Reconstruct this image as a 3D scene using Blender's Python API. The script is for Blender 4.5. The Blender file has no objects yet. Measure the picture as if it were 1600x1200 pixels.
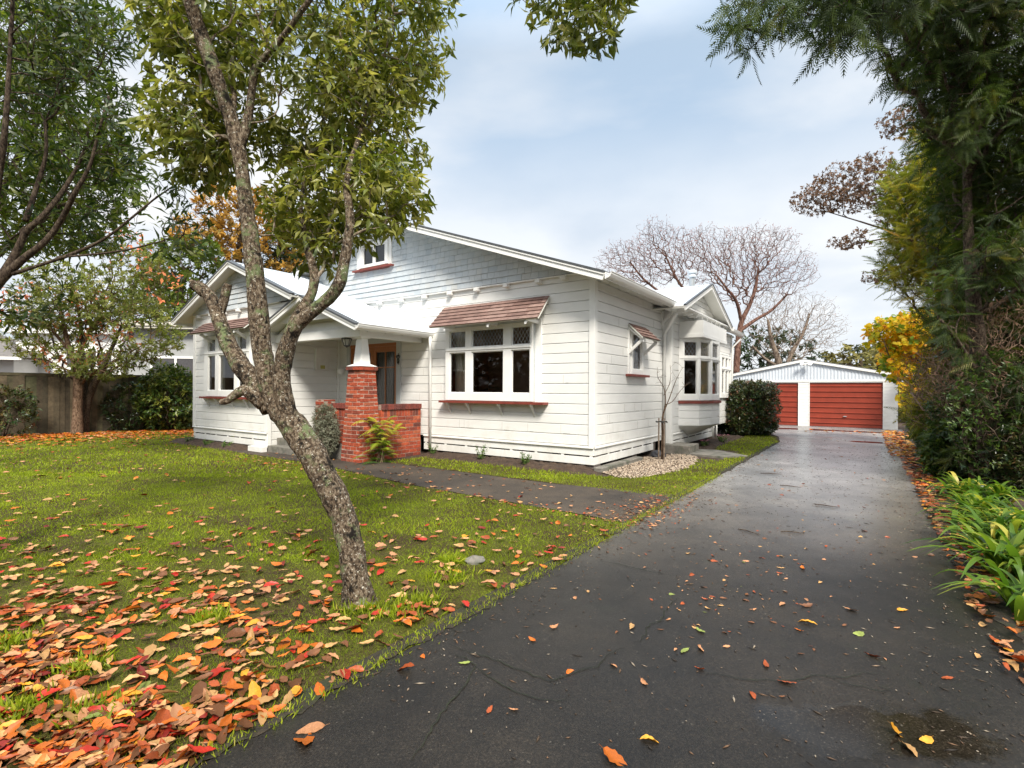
import bpy, math, random
import numpy as np
from mathutils import Vector, noise as mnoise
random.seed(7); RNG = np.random.default_rng(11)
R = math.radians
scene = bpy.context.scene
COL = scene.collection

# ------------------------------------------------------------------ camera
cam_d = bpy.data.cameras.new('camera'); cam = bpy.data.objects.new('camera', cam_d); COL.objects.link(cam)
cam_d.lens = 18.0; cam_d.sensor_width = 36.0; cam_d.shift_y = 0.00625
cam_d.clip_start = 0.05; cam_d.clip_end = 2000
cam.location = (0, 0, 1.5); cam.rotation_euler = (math.pi/2, -0.006, 0)
scene.camera = cam

# ------------------------------------------------------------------ light
SUN_EL, SUN_AZ = R(46), R(169)      # azimuth measured from +Y towards +X
world = bpy.data.worlds.new('World'); scene.world = world; world.use_nodes = True
SKY_STRENGTH = 0.10
def build_world():
    nt = world.node_tree; N = nt.nodes; L = nt.links; N.clear()
    out = N.new('ShaderNodeOutputWorld'); bg = N.new('ShaderNodeBackground'); bg.inputs['Strength'].default_value = SKY_STRENGTH
    sky = N.new('ShaderNodeTexSky'); sky.sky_type = 'NISHITA'; sky.sun_disc = False
    sky.sun_elevation = SUN_EL; sky.sun_rotation = SUN_AZ
    sky.air_density = 1.0; sky.dust_density = 1.5
    tc = N.new('ShaderNodeTexCoord'); sep = N.new('ShaderNodeSeparateXYZ'); L.new(tc.outputs['Generated'], sep.inputs[0])
    zz = N.new('ShaderNodeMath'); zz.operation = 'MAXIMUM'; zz.inputs[1].default_value = 0.0; L.new(sep.outputs['Z'], zz.inputs[0])
    za = N.new('ShaderNodeMath'); za.operation = 'ADD'; za.inputs[1].default_value = 0.22; L.new(zz.outputs[0], za.inputs[0])
    dx = N.new('ShaderNodeMath'); dx.operation = 'DIVIDE'; L.new(sep.outputs['X'], dx.inputs[0]); L.new(za.outputs[0], dx.inputs[1])
    dy = N.new('ShaderNodeMath'); dy.operation = 'DIVIDE'; L.new(sep.outputs['Y'], dy.inputs[0]); L.new(za.outputs[0], dy.inputs[1])
    cmb = N.new('ShaderNodeCombineXYZ'); L.new(dx.outputs[0], cmb.inputs[0]); L.new(dy.outputs[0], cmb.inputs[1])
    cmb.inputs[2].default_value = 3.7
    n1 = N.new('ShaderNodeTexNoise'); n1.inputs['Scale'].default_value = 0.62; n1.inputs['Detail'].default_value = 7; n1.inputs['Roughness'].default_value = 0.5
    n1.inputs['Distortion'].default_value = 0.3
    L.new(cmb.outputs[0], n1.inputs['Vector'])
    r1 = N.new('ShaderNodeValToRGB'); e = r1.color_ramp.elements
    e[0].position = 0.42; e[0].color = (0.12, 0.12, 0.12, 1); e[1].position = 0.58; e[1].color = (1, 1, 1, 1)
    L.new(n1.outputs['Fac'], r1.inputs['Fac'])
    # cloud colour: shade inside the cloud
    n2 = N.new('ShaderNodeTexNoise'); n2.inputs['Scale'].default_value = 1.7; n2.inputs['Detail'].default_value = 5
    L.new(cmb.outputs[0], n2.inputs['Vector'])
    r2 = N.new('ShaderNodeValToRGB'); e = r2.color_ramp.elements
    e[0].position = 0.35; e[0].color = (4.9, 5.15, 5.5, 1); e[1].position = 0.60; e[1].color = (6.5, 6.45, 6.4, 1)
    L.new(n2.outputs['Fac'], r2.inputs['Fac'])
    base = N.new('ShaderNodeMix'); base.data_type = 'RGBA'; base.inputs['Factor'].default_value = 0.62
    L.new(sky.outputs[0], base.inputs[6]); base.inputs[7].default_value = (3.45, 4.6, 5.75, 1)
    lo = N.new('ShaderNodeMapRange'); lo.interpolation_type = 'SMOOTHSTEP'; lo.inputs['From Min'].default_value = .55; lo.inputs['From Max'].default_value = .22; lo.inputs['To Max'].default_value = .78; L.new(sep.outputs['Z'], lo.inputs['Value'])
    mxm = N.new('ShaderNodeMath'); mxm.operation = 'MAXIMUM'; L.new(r1.outputs[0], mxm.inputs[0]); L.new(lo.outputs[0], mxm.inputs[1])
    mix = N.new('ShaderNodeMix'); mix.data_type = 'RGBA'
    L.new(mxm.outputs[0], mix.inputs['Factor']); L.new(base.outputs[2], mix.inputs[6]); L.new(r2.outputs[0], mix.inputs[7])
    # overcast dome: brighter overhead than low down
    mr = N.new('ShaderNodeMapRange'); mr.inputs['From Min'].default_value = 0.55; mr.inputs['From Max'].default_value = 1.0
    mr.inputs['To Min'].default_value = 1.0; mr.inputs['To Max'].default_value = 3.1; L.new(sep.outputs['Z'], mr.inputs['Value'])
    vm = N.new('ShaderNodeVectorMath'); vm.operation = 'SCALE'; L.new(mix.outputs[2], vm.inputs[0]); L.new(mr.outputs[0], vm.inputs['Scale'])
    L.new(vm.outputs[0], bg.inputs['Color']); L.new(bg.outputs[0], out.inputs[0])
build_world()
sun_d = bpy.data.lights.new('sun', 'SUN'); sun_d.energy = 3.5; sun_d.angle = R(14); sun_d.color = (1.0, 0.93, 0.82)
sun = bpy.data.objects.new('sun', sun_d); COL.objects.link(sun)
sdir = Vector((math.sin(SUN_AZ)*math.cos(SUN_EL), math.cos(SUN_AZ)*math.cos(SUN_EL), math.sin(SUN_EL)))
sun.rotation_euler = sdir.to_track_quat('Z', 'Y').to_euler()
vs = scene.view_settings; vs.view_transform = 'Standard'; vs.look = 'None'; vs.gamma = 1.0; vs.use_curve_mapping = False
vs.exposure = 0.78

# ------------------------------------------------------------------ frames of reference
CX, CY, FPX, ROLL, EYE = 800., 610., 800., 0.006, 1.5
def at(px, py, depth):               # photograph pixel + distance -> point of the world
    a = px-CX; b = py-CY
    return np.array([(a+ROLL*b)/FPX*depth, depth, EYE-(b-ROLL*a)/FPX*depth])
HC = np.array([1.52, 9.49, 0.]); HU = np.array([.8207, -.5714, 0.]); HV = np.array([.5714, .8207, 0.])
HROT = math.atan2(HU[1], HU[0])
def hw(u, v, z=0.): return HC + u*HU + v*HV + np.array([0, 0, z])
def to_uv(x, y):
    dx = x-HC[0]; dy = y-HC[1]
    return dx*HU[0]+dy*HU[1], dx*HV[0]+dy*HV[1]
def proj(x, y, z):
    xc = x/y*FPX; yc = (z-EYE)/y*FPX
    return CX+xc+ROLL*yc, CY-yc+ROLL*xc

# ------------------------------------------------------------------ materials
def new_mat(name):
    m = bpy.data.materials.new(name); m.use_nodes = True
    return m, m.node_tree, m.node_tree.nodes, m.node_tree.links, m.node_tree.nodes['Principled BSDF']
def ramp(N, stops, interp='LINEAR'):
    r = N.new('ShaderNodeValToRGB'); cr = r.color_ramp; cr.interpolation = interp
    while len(cr.elements) < len(stops): cr.elements.new(0.5)
    for e, (p, c) in zip(cr.elements, stops):
        e.position = p; e.color = (c[0], c[1], c[2], 1)
    return r
def pmat(name, c1, c2=None, scale=4., rough=.6, bump=0., bscale=60., metal=0., spec=.5, stretch=(1,1,1), detail=5, dirt=None, dist=.01, pos=(.35,.65)):
    m, nt, N, L, b = new_mat(name)
    b.inputs['Roughness'].default_value = rough; b.inputs['Metallic'].default_value = metal
    b.inputs['Specular IOR Level'].default_value = spec
    tc = N.new('ShaderNodeTexCoord'); mp = N.new('ShaderNodeMapping'); mp.inputs['Scale'].default_value = stretch
    L.new(tc.outputs['Object'], mp.inputs[0])
    if c2 is None: c2 = c1
    n = N.new('ShaderNodeTexNoise'); n.inputs['Scale'].default_value = scale; n.inputs['Detail'].default_value = detail; n.inputs['Roughness'].default_value = .6
    L.new(mp.outputs[0], n.inputs['Vector'])
    r = ramp(N, [(pos[0], c1), (pos[1], c2)]); L.new(n.outputs['Fac'], r.inputs['Fac'])
    col = r.outputs[0]
    if dirt:                          # (colour, scale, lo, hi): weather stains with a shape of their own
        n3 = N.new('ShaderNodeTexNoise'); n3.inputs['Scale'].default_value = dirt[1]; n3.inputs['Detail'].default_value = 8; n3.inputs['Roughness'].default_value = .7
        L.new(mp.outputs[0], n3.inputs['Vector'])
        mr = N.new('ShaderNodeMapRange'); mr.inputs['From Min'].default_value = dirt[2]; mr.inputs['From Max'].default_value = dirt[3]
        L.new(n3.outputs['Fac'], mr.inputs['Value'])
        mx = N.new('ShaderNodeMix'); mx.data_type = 'RGBA'; L.new(mr.outputs[0], mx.inputs['Factor']); L.new(col, mx.inputs[6]); mx.inputs[7].default_value = (*dirt[0], 1)
        col = mx.outputs[2]
    L.new(col, b.inputs['Base Color'])
    if bump:
        n2 = N.new('ShaderNodeTexNoise'); n2.inputs['Scale'].default_value = bscale; n2.inputs['Detail'].default_value = 6
        L.new(mp.outputs[0], n2.inputs['Vector'])
        bp = N.new('ShaderNodeBump'); bp.inputs['Strength'].default_value = bump; bp.inputs['Distance'].default_value = dist
        L.new(n2.outputs['Fac'], bp.inputs['Height']); L.new(bp.outputs[0], b.inputs['Normal'])
    return m
def rmat(name, cols, rough=.6, trans=0., bump=0., bscale=80, spec=.4, nvar=None, tcol=None):
    """colour taken per piece from the face attribute rnd"""
    m, nt, N, L, b = new_mat(name)
    b.inputs['Roughness'].default_value = rough; b.inputs['Specular IOR Level'].default_value = spec
    a = N.new('ShaderNodeAttribute'); a.attribute_name = 'rnd'
    k = len(cols); r = ramp(N, [(i/(k-1) if k > 1 else 0, c) for i, c in enumerate(cols)]); L.new(a.outputs['Fac'], r.inputs['Fac'])
    col = r.outputs[0]
    tc = N.new('ShaderNodeTexCoord')
    if nvar:                          # (scale, dark colour factor)
        n = N.new('ShaderNodeTexNoise'); n.inputs['Scale'].default_value = nvar[0]; n.inputs['Detail'].default_value = 6; n.inputs['Roughness'].default_value = .7
        L.new(tc.outputs['Object'], n.inputs['Vector'])
        mr = N.new('ShaderNodeMapRange'); mr.inputs['From Min'].default_value = .35; mr.inputs['From Max'].default_value = .65
        mr.inputs['To Min'].default_value = nvar[1]; mr.inputs['To Max'].default_value = nvar[2] if len(nvar) > 2 else 1.15
        L.new(n.outputs['Fac'], mr.inputs['Value'])
        vm = N.new('ShaderNodeVectorMath'); vm.operation = 'SCALE'; L.new(col, vm.inputs[0]); L.new(mr.outputs[0], vm.inputs['Scale']); col = vm.outputs[0]
    L.new(col, b.inputs['Base Color'])
    if bump:
        n2 = N.new('ShaderNodeTexNoise'); n2.inputs['Scale'].default_value = bscale; n2.inputs['Detail'].default_value = 5
        L.new(tc.outputs['Object'], n2.inputs['Vector'])
        bp = N.new('ShaderNodeBump'); bp.inputs['Strength'].default_value = bump; bp.inputs['Distance'].default_value = .008
        L.new(n2.outputs['Fac'], bp.inputs['Height']); L.new(bp.outputs[0], b.inputs['Normal'])
    if trans:
        t = N.new('ShaderNodeBsdfTranslucent'); ms = N.new('ShaderNodeMixShader'); ms.inputs[0].default_value = trans
        vm2 = N.new('ShaderNodeVectorMath'); vm2.operation = 'MULTIPLY'; L.new(col, vm2.inputs[0]); vm2.inputs[1].default_value = tcol or (1.5, 1.5, .9)
        L.new(vm2.outputs[0], t.inputs['Color']); L.new(b.outputs[0], ms.inputs[1]); L.new(t.outputs[0], ms.inputs[2])
        L.new(ms.outputs[0], N['Material Output'].inputs['Surface'])
    return m
def glass_mat(name, tint=(.93,.95,.94)):
    m, nt, N, L, b = new_mat(name); N.remove(b)
    tr = N.new('ShaderNodeBsdfTransparent'); tr.inputs[0].default_value = (*tint, 1)
    gl = N.new('ShaderNodeBsdfGlossy'); gl.inputs['Roughness'].default_value = .015; gl.inputs['Color'].default_value = (.9, .9, .9, 1)
    fr = N.new('ShaderNodeFresnel'); fr.inputs['IOR'].default_value = 1.5
    ms = N.new('ShaderNodeMixShader'); L.new(fr.outputs[0], ms.inputs[0]); L.new(tr.outputs[0], ms.inputs[1]); L.new(gl.outputs[0], ms.inputs[2])
    L.new(ms.outputs[0], N['Material Output'].inputs['Surface']); return m

M = {}
M['white'] = pmat('white_paint', (.80,.80,.78), (.74,.74,.72), 1.6, .45, .25, 35, stretch=(1,1,3), dirt=((.55,.55,.48), 5, .66, .85))
def add_splash(m):
    nt = m.node_tree; N = nt.nodes; L = nt.links; b = N['Principled BSDF']; src = b.inputs['Base Color'].links[0].from_socket
    tc = N.new('ShaderNodeTexCoord'); sp = N.new('ShaderNodeSeparateXYZ'); L.new(tc.outputs['Object'], sp.inputs[0])
    n = N.new('ShaderNodeTexNoise'); n.inputs['Scale'].default_value = 2.2; n.inputs['Detail'].default_value = 9; n.inputs['Roughness'].default_value = .75; mp = N.new('ShaderNodeMapping'); mp.inputs['Scale'].default_value = (1.3, 1.3, 1.1); L.new(tc.outputs['Object'], mp.inputs[0]); L.new(mp.outputs[0], n.inputs['Vector'])
    a = N.new('ShaderNodeMapRange'); a.inputs['From Min'].default_value = 1.3; a.inputs['From Max'].default_value = .1; a.inputs['To Min'].default_value = 0; a.inputs['To Max'].default_value = .30; L.new(sp.outputs['Z'], a.inputs['Value'])
    s = N.new('ShaderNodeMath'); s.operation = 'ADD'; L.new(a.outputs[0], s.inputs[0]); L.new(n.outputs['Fac'], s.inputs[1])
    f = N.new('ShaderNodeMapRange'); f.inputs['From Min'].default_value = .66; f.inputs['From Max'].default_value = .98; f.inputs['To Max'].default_value = .32; L.new(s.outputs[0], f.inputs['Value'])
    mx = N.new('ShaderNodeMix'); mx.data_type = 'RGBA'; L.new(f.outputs[0], mx.inputs['Factor']); L.new(src, mx.inputs[6]); mx.inputs[7].default_value = (.40,.37,.28,1); L.new(mx.outputs[2], b.inputs['Base Color'])
M['trim'] = pmat('white_trim', (.82,.82,.80), (.77,.77,.75), 3, .42, .1, 50)
add_splash(M['white']); add_splash(M['trim'])
M['grey_trim'] = pmat('pale_grey_trim', (.52,.55,.55), (.47,.50,.50), 3, .5, .1, 50)
M['soffit'] = pmat('soffit_paint', (.74,.74,.70), (.68,.68,.63), 2, .6)
M['red_sill'] = pmat('red_sill_paint', (.22,.045,.03), (.16,.03,.022), 8, .5, .2, 60)
M['dark_edge'] = pmat('dark_flashing', (.05,.055,.06), (.08,.085,.09), 6, .5)
M['roof_white'] = pmat('white_roof_metal', (.56,.61,.66), (.49,.535,.575), 1.3, .38, dirt=((.42,.44,.42), 3, .62, .85))
M['galv'] = pmat('galvanised', (.55,.58,.6), (.45,.48,.5), 8, .35, metal=.6)
M['shingle'] = rmat('grey_white_shingle', [(.44,.49,.535), (.49,.535,.57), (.53,.565,.59), (.53,.55,.55)], .7, bump=.3, bscale=60, nvar=(2.2, .88, 1.05))
M['awning'] = rmat('red_brown_shingle', [(.15,.088,.074), (.215,.133,.112), (.275,.185,.158), (.175,.106,.088)], .75, bump=.5, bscale=50, nvar=(9, .75, 1.2))
M['brick'] = rmat('red_brick', [(.24,.045,.022), (.34,.06,.027), (.42,.085,.035), (.36,.065,.03), (.13,.04,.03), (.46,.12,.055)], .82, bump=.9, bscale=45, nvar=(22, .6, 1.25))
M['dark_brick'] = rmat('dark_red_brick', [(.10,.03,.025), (.16,.045,.035), (.22,.05,.035), (.12,.05,.045)], .82, bump=.8, bscale=45, nvar=(22, .6, 1.25))
M['mortar'] = pmat('mortar', (.42,.32,.26), (.27,.19,.15), 20, .9, .5, 80)
M['wood'] = pmat('varnished_wood', (.42,.16,.045), (.30,.10,.03), 12, .35, .1, 30, stretch=(6,6,1))
M['glass'] = glass_mat('window_glass')
M['screen'] = pmat('dark_screen', (.09,.085,.09), (.06,.06,.065), 20, .35)
M['blind'] = pmat('grey_blind', (.13,.14,.17), (.10,.11,.135), 20, .5)
M['lead'] = pmat('lead_strip', (.42,.42,.42), None, 5, .4, metal=.3)
M['iron'] = pmat('black_iron', (.02,.02,.02), (.035,.035,.03), 20, .45)
M['room'] = pmat('room_wall', (.66,.42,.30), (.5,.30,.20), 3, .8)
M['room_pale'] = pmat('room_wall_pale', (.4,.36,.28), (.3,.27,.2), 3, .8)
M['curtain'] = pmat('cream_curtain', (.62,.55,.42), (.5,.44,.34), 4, .9, stretch=(14,14,.3))
M['red_door'] = pmat('red_steel_door', (.29,.046,.024), (.23,.037,.02), 2.5, .42, .08, 20, dirt=((.22,.05,.03), 4, .58, .8))
M['corr'] = pmat('pale_blue_steel', (.60,.65,.71), (.54,.59,.65), 2, .5, dirt=((.35,.38,.4), 6, .6, .85))
M['concrete'] = pmat('old_concrete', (.22,.20,.17), (.12,.115,.10), 6, .85, .5, 60, dirt=((.07,.08,.05), 5, .5, .7))
M['pile'] = pmat('concrete_block', (.15,.125,.11), (.09,.075,.065), 10, .9, .5, 60)
M['rock'] = pmat('dark_rock', (.03,.033,.04), (.06,.06,.07), 8, .7, .6, 30)
M['fence'] = rmat('weathered_paling', [(.036,.028,.017), (.072,.055,.033), (.055,.056,.026), (.105,.080,.048), (.028,.025,.015)], .9, bump=.6, bscale=60, nvar=(5, .6, 1.3))
M['stucco'] = pmat('grey_stucco', (.36,.37,.37), (.30,.31,.31), 2, .85, .3, 80)
M['tile'] = pmat('dark_roof_tile', (.10,.09,.085), (.16,.145,.13), 9, .8, .6, 12)
M['plastic'] = pmat('white_plastic', (.8,.8,.78), None, 5, .3)
M['yellow_tag'] = pmat('yellow_tag', (.45,.42,.12), None, 5, .5)

# ------------------------------------------------------------------ object helpers
def tag(o, label=None, cat=None, group=None, kind=None):
    if label: o['label'] = label
    if cat: o['category'] = cat
    if group: o['group'] = group
    if kind: o['kind'] = kind
    return o
def thing(name, label, cat, loc=(0,0,0), rotz=0, group=None):
    o = bpy.data.objects.new(name, None); COL.objects.link(o); o.empty_display_size = .2
    o.location = tuple(loc); o.rotation_euler = (0, 0, rotz); return tag(o, label, cat, group)
def npmesh(name, verts, faces, mat, parent=None, rnd=None, smooth=False, loc=None):
    """faces: (M,k) array or list of such arrays"""
    if not isinstance(faces, list): faces = [faces]
    faces = [np.asarray(f, dtype=np.int32) for f in faces if len(f)]
    me = bpy.data.meshes.new(name); v = np.asarray(verts, dtype=np.float32)
    me.vertices.add(len(v)); me.vertices.foreach_set('co', v.ravel())
    lv = np.concatenate([f.ravel() for f in faces]); tot = np.concatenate([np.full(len(f), f.shape[1], dtype=np.int32) for f in faces])
    st = np.concatenate([[0], np.cumsum(tot)[:-1]]).astype(np.int32)
    me.loops.add(len(lv)); me.loops.foreach_set('vertex_index', lv)
    me.polygons.add(len(tot)); me.polygons.foreach_set('loop_start', st); me.polygons.foreach_set('loop_total', tot)
    if smooth: me.polygons.foreach_set('use_smooth', np.ones(len(tot), dtype=bool))
    if rnd is not None:
        a = me.attributes.new('rnd', 'FLOAT', 'FACE'); a.data.foreach_set('value', np.asarray(rnd, dtype=np.float32))
    me.update(calc_edges=True); me.materials.append(mat)
    o = bpy.data.objects.new(name, me); COL.objects.link(o)
    if loc is not None: o.location = tuple(loc)
    if parent: o.parent = parent
    return o
class MB:
    def __init__(s): s.v = []; s.f = []; s.r = []
    def add(s, verts, faces, r=0.5):
        b = len(s.v); s.v += [tuple(map(float, p)) for p in verts]; s.f += [tuple(b+i for i in f) for f in faces]; s.r += [r]*len(faces)
    def hexa(s, p, r=.5):            # 8 corners, bottom loop 0-3 then top loop 4-7
        s.add(p, [(0,3,2,1), (4,5,6,7), (0,1,5,4), (1,2,6,5), (2,3,7,6), (3,0,4,7)], r)
    def box(s, x0, x1, y0, y1, z0, z1, r=.5):
        s.hexa([(x0,y0,z0),(x1,y0,z0),(x1,y1,z0),(x0,y1,z0),(x0,y0,z1),(x1,y0,z1),(x1,y1,z1),(x0,y1,z1)], r)
    def obox(s, o, a, b, c, r=.5):
        o, a, b, c = (np.array(q, float) for q in (o, a, b, c))
        s.hexa([o, o+a, o+a+b, o+b, o+c, o+a+c, o+a+b+c, o+b+c], r)
    def quad(s, a, b, c, d, r=.5): s.add([a, b, c, d], [(0,1,2,3)], r)
    def tube(s, pts, rad, n=8, r=.5, cap=True):
        V, F = tube_arrays(pts, rad, n, cap); s.add(V, F, r)
    def lathe(s, c, prof, n=16, r=.5):   # prof: (radius, z)
        V = []; F = []
        for (q, z) in prof:
            for k in range(n):
                t = 2*math.pi*k/n; V.append((c[0]+q*math.cos(t), c[1]+q*math.sin(t), c[2]+z))
        for i in range(len(prof)-1):
            for k in range(n):
                F.append((i*n+k, i*n+(k+1) % n, (i+1)*n+(k+1) % n, (i+1)*n+k))
        s.add(V, F, r)
    def build(s, name, mat, parent=None, smooth=False, bevel=0, loc=None, mat2=None):
        me = bpy.data.meshes.new(name); me.from_pydata(s.v, [], s.f); me.update()
        a = me.attributes.new('rnd', 'FLOAT', 'FACE'); a.data.foreach_set('value', np.array(s.r, dtype=np.float32))
        if smooth: me.polygons.foreach_set('use_smooth', np.ones(len(me.polygons), dtype=bool))
        me.materials.append(mat); o = bpy.data.objects.new(name, me); COL.objects.link(o)
        if mat2: me.materials.append(mat2); me.polygons.foreach_set('material_index', np.array([1 if q > 1.5 else 0 for q in s.r], dtype=np.int32))
        if parent: o.parent = parent
        if loc is not None: o.location = tuple(loc)
        if bevel:
            m = o.modifiers.new('bevel', 'BEVEL'); m.width = bevel; m.segments = 2; m.limit_method = 'ANGLE'
        return o
def tube_arrays(pts, rad, n=8, cap=True):
    pts = [np.array(p, float) for p in pts]; k = len(pts)
    if np.isscalar(rad): rad = [rad]*k
    V = []; F = []; up = None
    for i in range(k):
        d = pts[min(i+1, k-1)]-pts[max(i-1, 0)]; l = np.linalg.norm(d); d = d/l if l > 1e-9 else np.array([0, 0, 1.])
        if up is None:
            t = np.array([1, 0, 0.]) if abs(d[0]) < .7 else np.array([0, 1., 0]); up = np.cross(d, t)
        up = up-d*np.dot(up, d); up /= max(np.linalg.norm(up), 1e-9); sd = np.cross(d, up)
        for j in range(n):
            t = 2*math.pi*j/n; V.append(pts[i]+rad[i]*(math.cos(t)*up+math.sin(t)*sd))
    for i in range(k-1):
        for j in range(n):
            F.append((i*n+j, i*n+(j+1) % n, (i+1)*n+(j+1) % n, (i+1)*n+j))
    if cap and n >= 3: F.append(tuple(range(n-1, -1, -1))); F.append(tuple((k-1)*n+j for j in range(n)))
    return V, F

# ------------------------------------------------------------------ the ground, measured along the house's own axes (u, v)
def edge_noise(t, a=.05, s=1.3, seed=0.): return a*(mnoise.noise(Vector((t*s, seed, 0)))+.5*mnoise.noise(Vector((t*s*4, seed+9, 0))))
def sheet(name, uv, z, mat, kind='structure', dens=.25, amp=.03, seed=0., sub=False):
    pts = []
    for i in range(len(uv)):
        a = np.array(uv[i], float); b = np.array(uv[(i+1) % len(uv)], float); n = max(1, int(np.linalg.norm(b-a)/dens))
        for k in range(n):
            p = a+(b-a)*k/n; p = p+np.array([edge_noise(p[0]+p[1], amp, 2.1, seed), edge_noise(p[0]-p[1], amp, 2.1, seed+5)]); pts.append(hw(p[0], p[1], z))
    mb = MB(); mb.add(pts, [tuple(range(len(pts)))]); o = mb.build(name, mat); tag(o, kind=kind); return o
def ground_mat():
    m, nt, N, L, b = new_mat('soil'); b.inputs['Roughness'].default_value = .95
    tc = N.new('ShaderNodeTexCoord'); n = N.new('ShaderNodeTexNoise'); n.inputs['Scale'].default_value = 9; n.inputs['Detail'].default_value = 9; n.inputs['Roughness'].default_value = .7
    L.new(tc.outputs['Object'], n.inputs['Vector']); r = ramp(N, [(.3, (.020,.012,.008)), (.55, (.055,.033,.020)), (.75, (.10,.065,.04))]); L.new(n.outputs['Fac'], r.inputs['Fac'])
    L.new(r.outputs[0], b.inputs['Base Color']); bp = N.new('ShaderNodeBump'); bp.inputs['Distance'].default_value = .04; bp.inputs['Strength'].default_value = .9
    L.new(n.outputs['Fac'], bp.inputs['Height']); L.new(bp.outputs[0], b.inputs['Normal']); return m
M['soil'] = ground_mat()
def lawn_mat():
    m, nt, N, L, b = new_mat('mossy_turf'); b.inputs['Roughness'].default_value = .95; b.inputs['Specular IOR Level'].default_value = .15
    tc = N.new('ShaderNodeTexCoord')
    def nz(s, d=6, ro=.6):
        n = N.new('ShaderNodeTexNoise'); n.inputs['Scale'].default_value = s; n.inputs['Detail'].default_value = d; n.inputs['Roughness'].default_value = ro; L.new(tc.outputs['Object'], n.inputs['Vector']); return n
    a = nz(60, 5, .7); r1 = ramp(N, [(.3, (.035,.040,.007)), (.5, (.11,.125,.014)), (.7, (.22,.21,.03))]); L.new(a.outputs['Fac'], r1.inputs['Fac'])
    c = nz(1.1, 8, .65); r2 = ramp(N, [(.36, (0,0,0)), (.56, (1,1,1))]); L.new(c.outputs['Fac'], r2.inputs['Fac'])
    mx = N.new('ShaderNodeMix'); mx.data_type = 'RGBA'; L.new(r2.outputs[0], mx.inputs['Factor']); L.new(r1.outputs[0], mx.inputs[6])
    d = nz(40, 6, .7); r3 = ramp(N, [(.35, (.035,.022,.010)), (.65, (.10,.075,.03))]); L.new(d.outputs['Fac'], r3.inputs['Fac']); L.new(r3.outputs[0], mx.inputs[7])
    L.new(mx.outputs[2], b.inputs['Base Color'])
    bp = N.new('ShaderNodeBump'); bp.inputs['Distance'].default_value = .03; L.new(a.outputs['Fac'], bp.inputs['Height']); L.new(bp.outputs[0], b.inputs['Normal']); return m
M['turf'] = lawn_mat()
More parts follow.
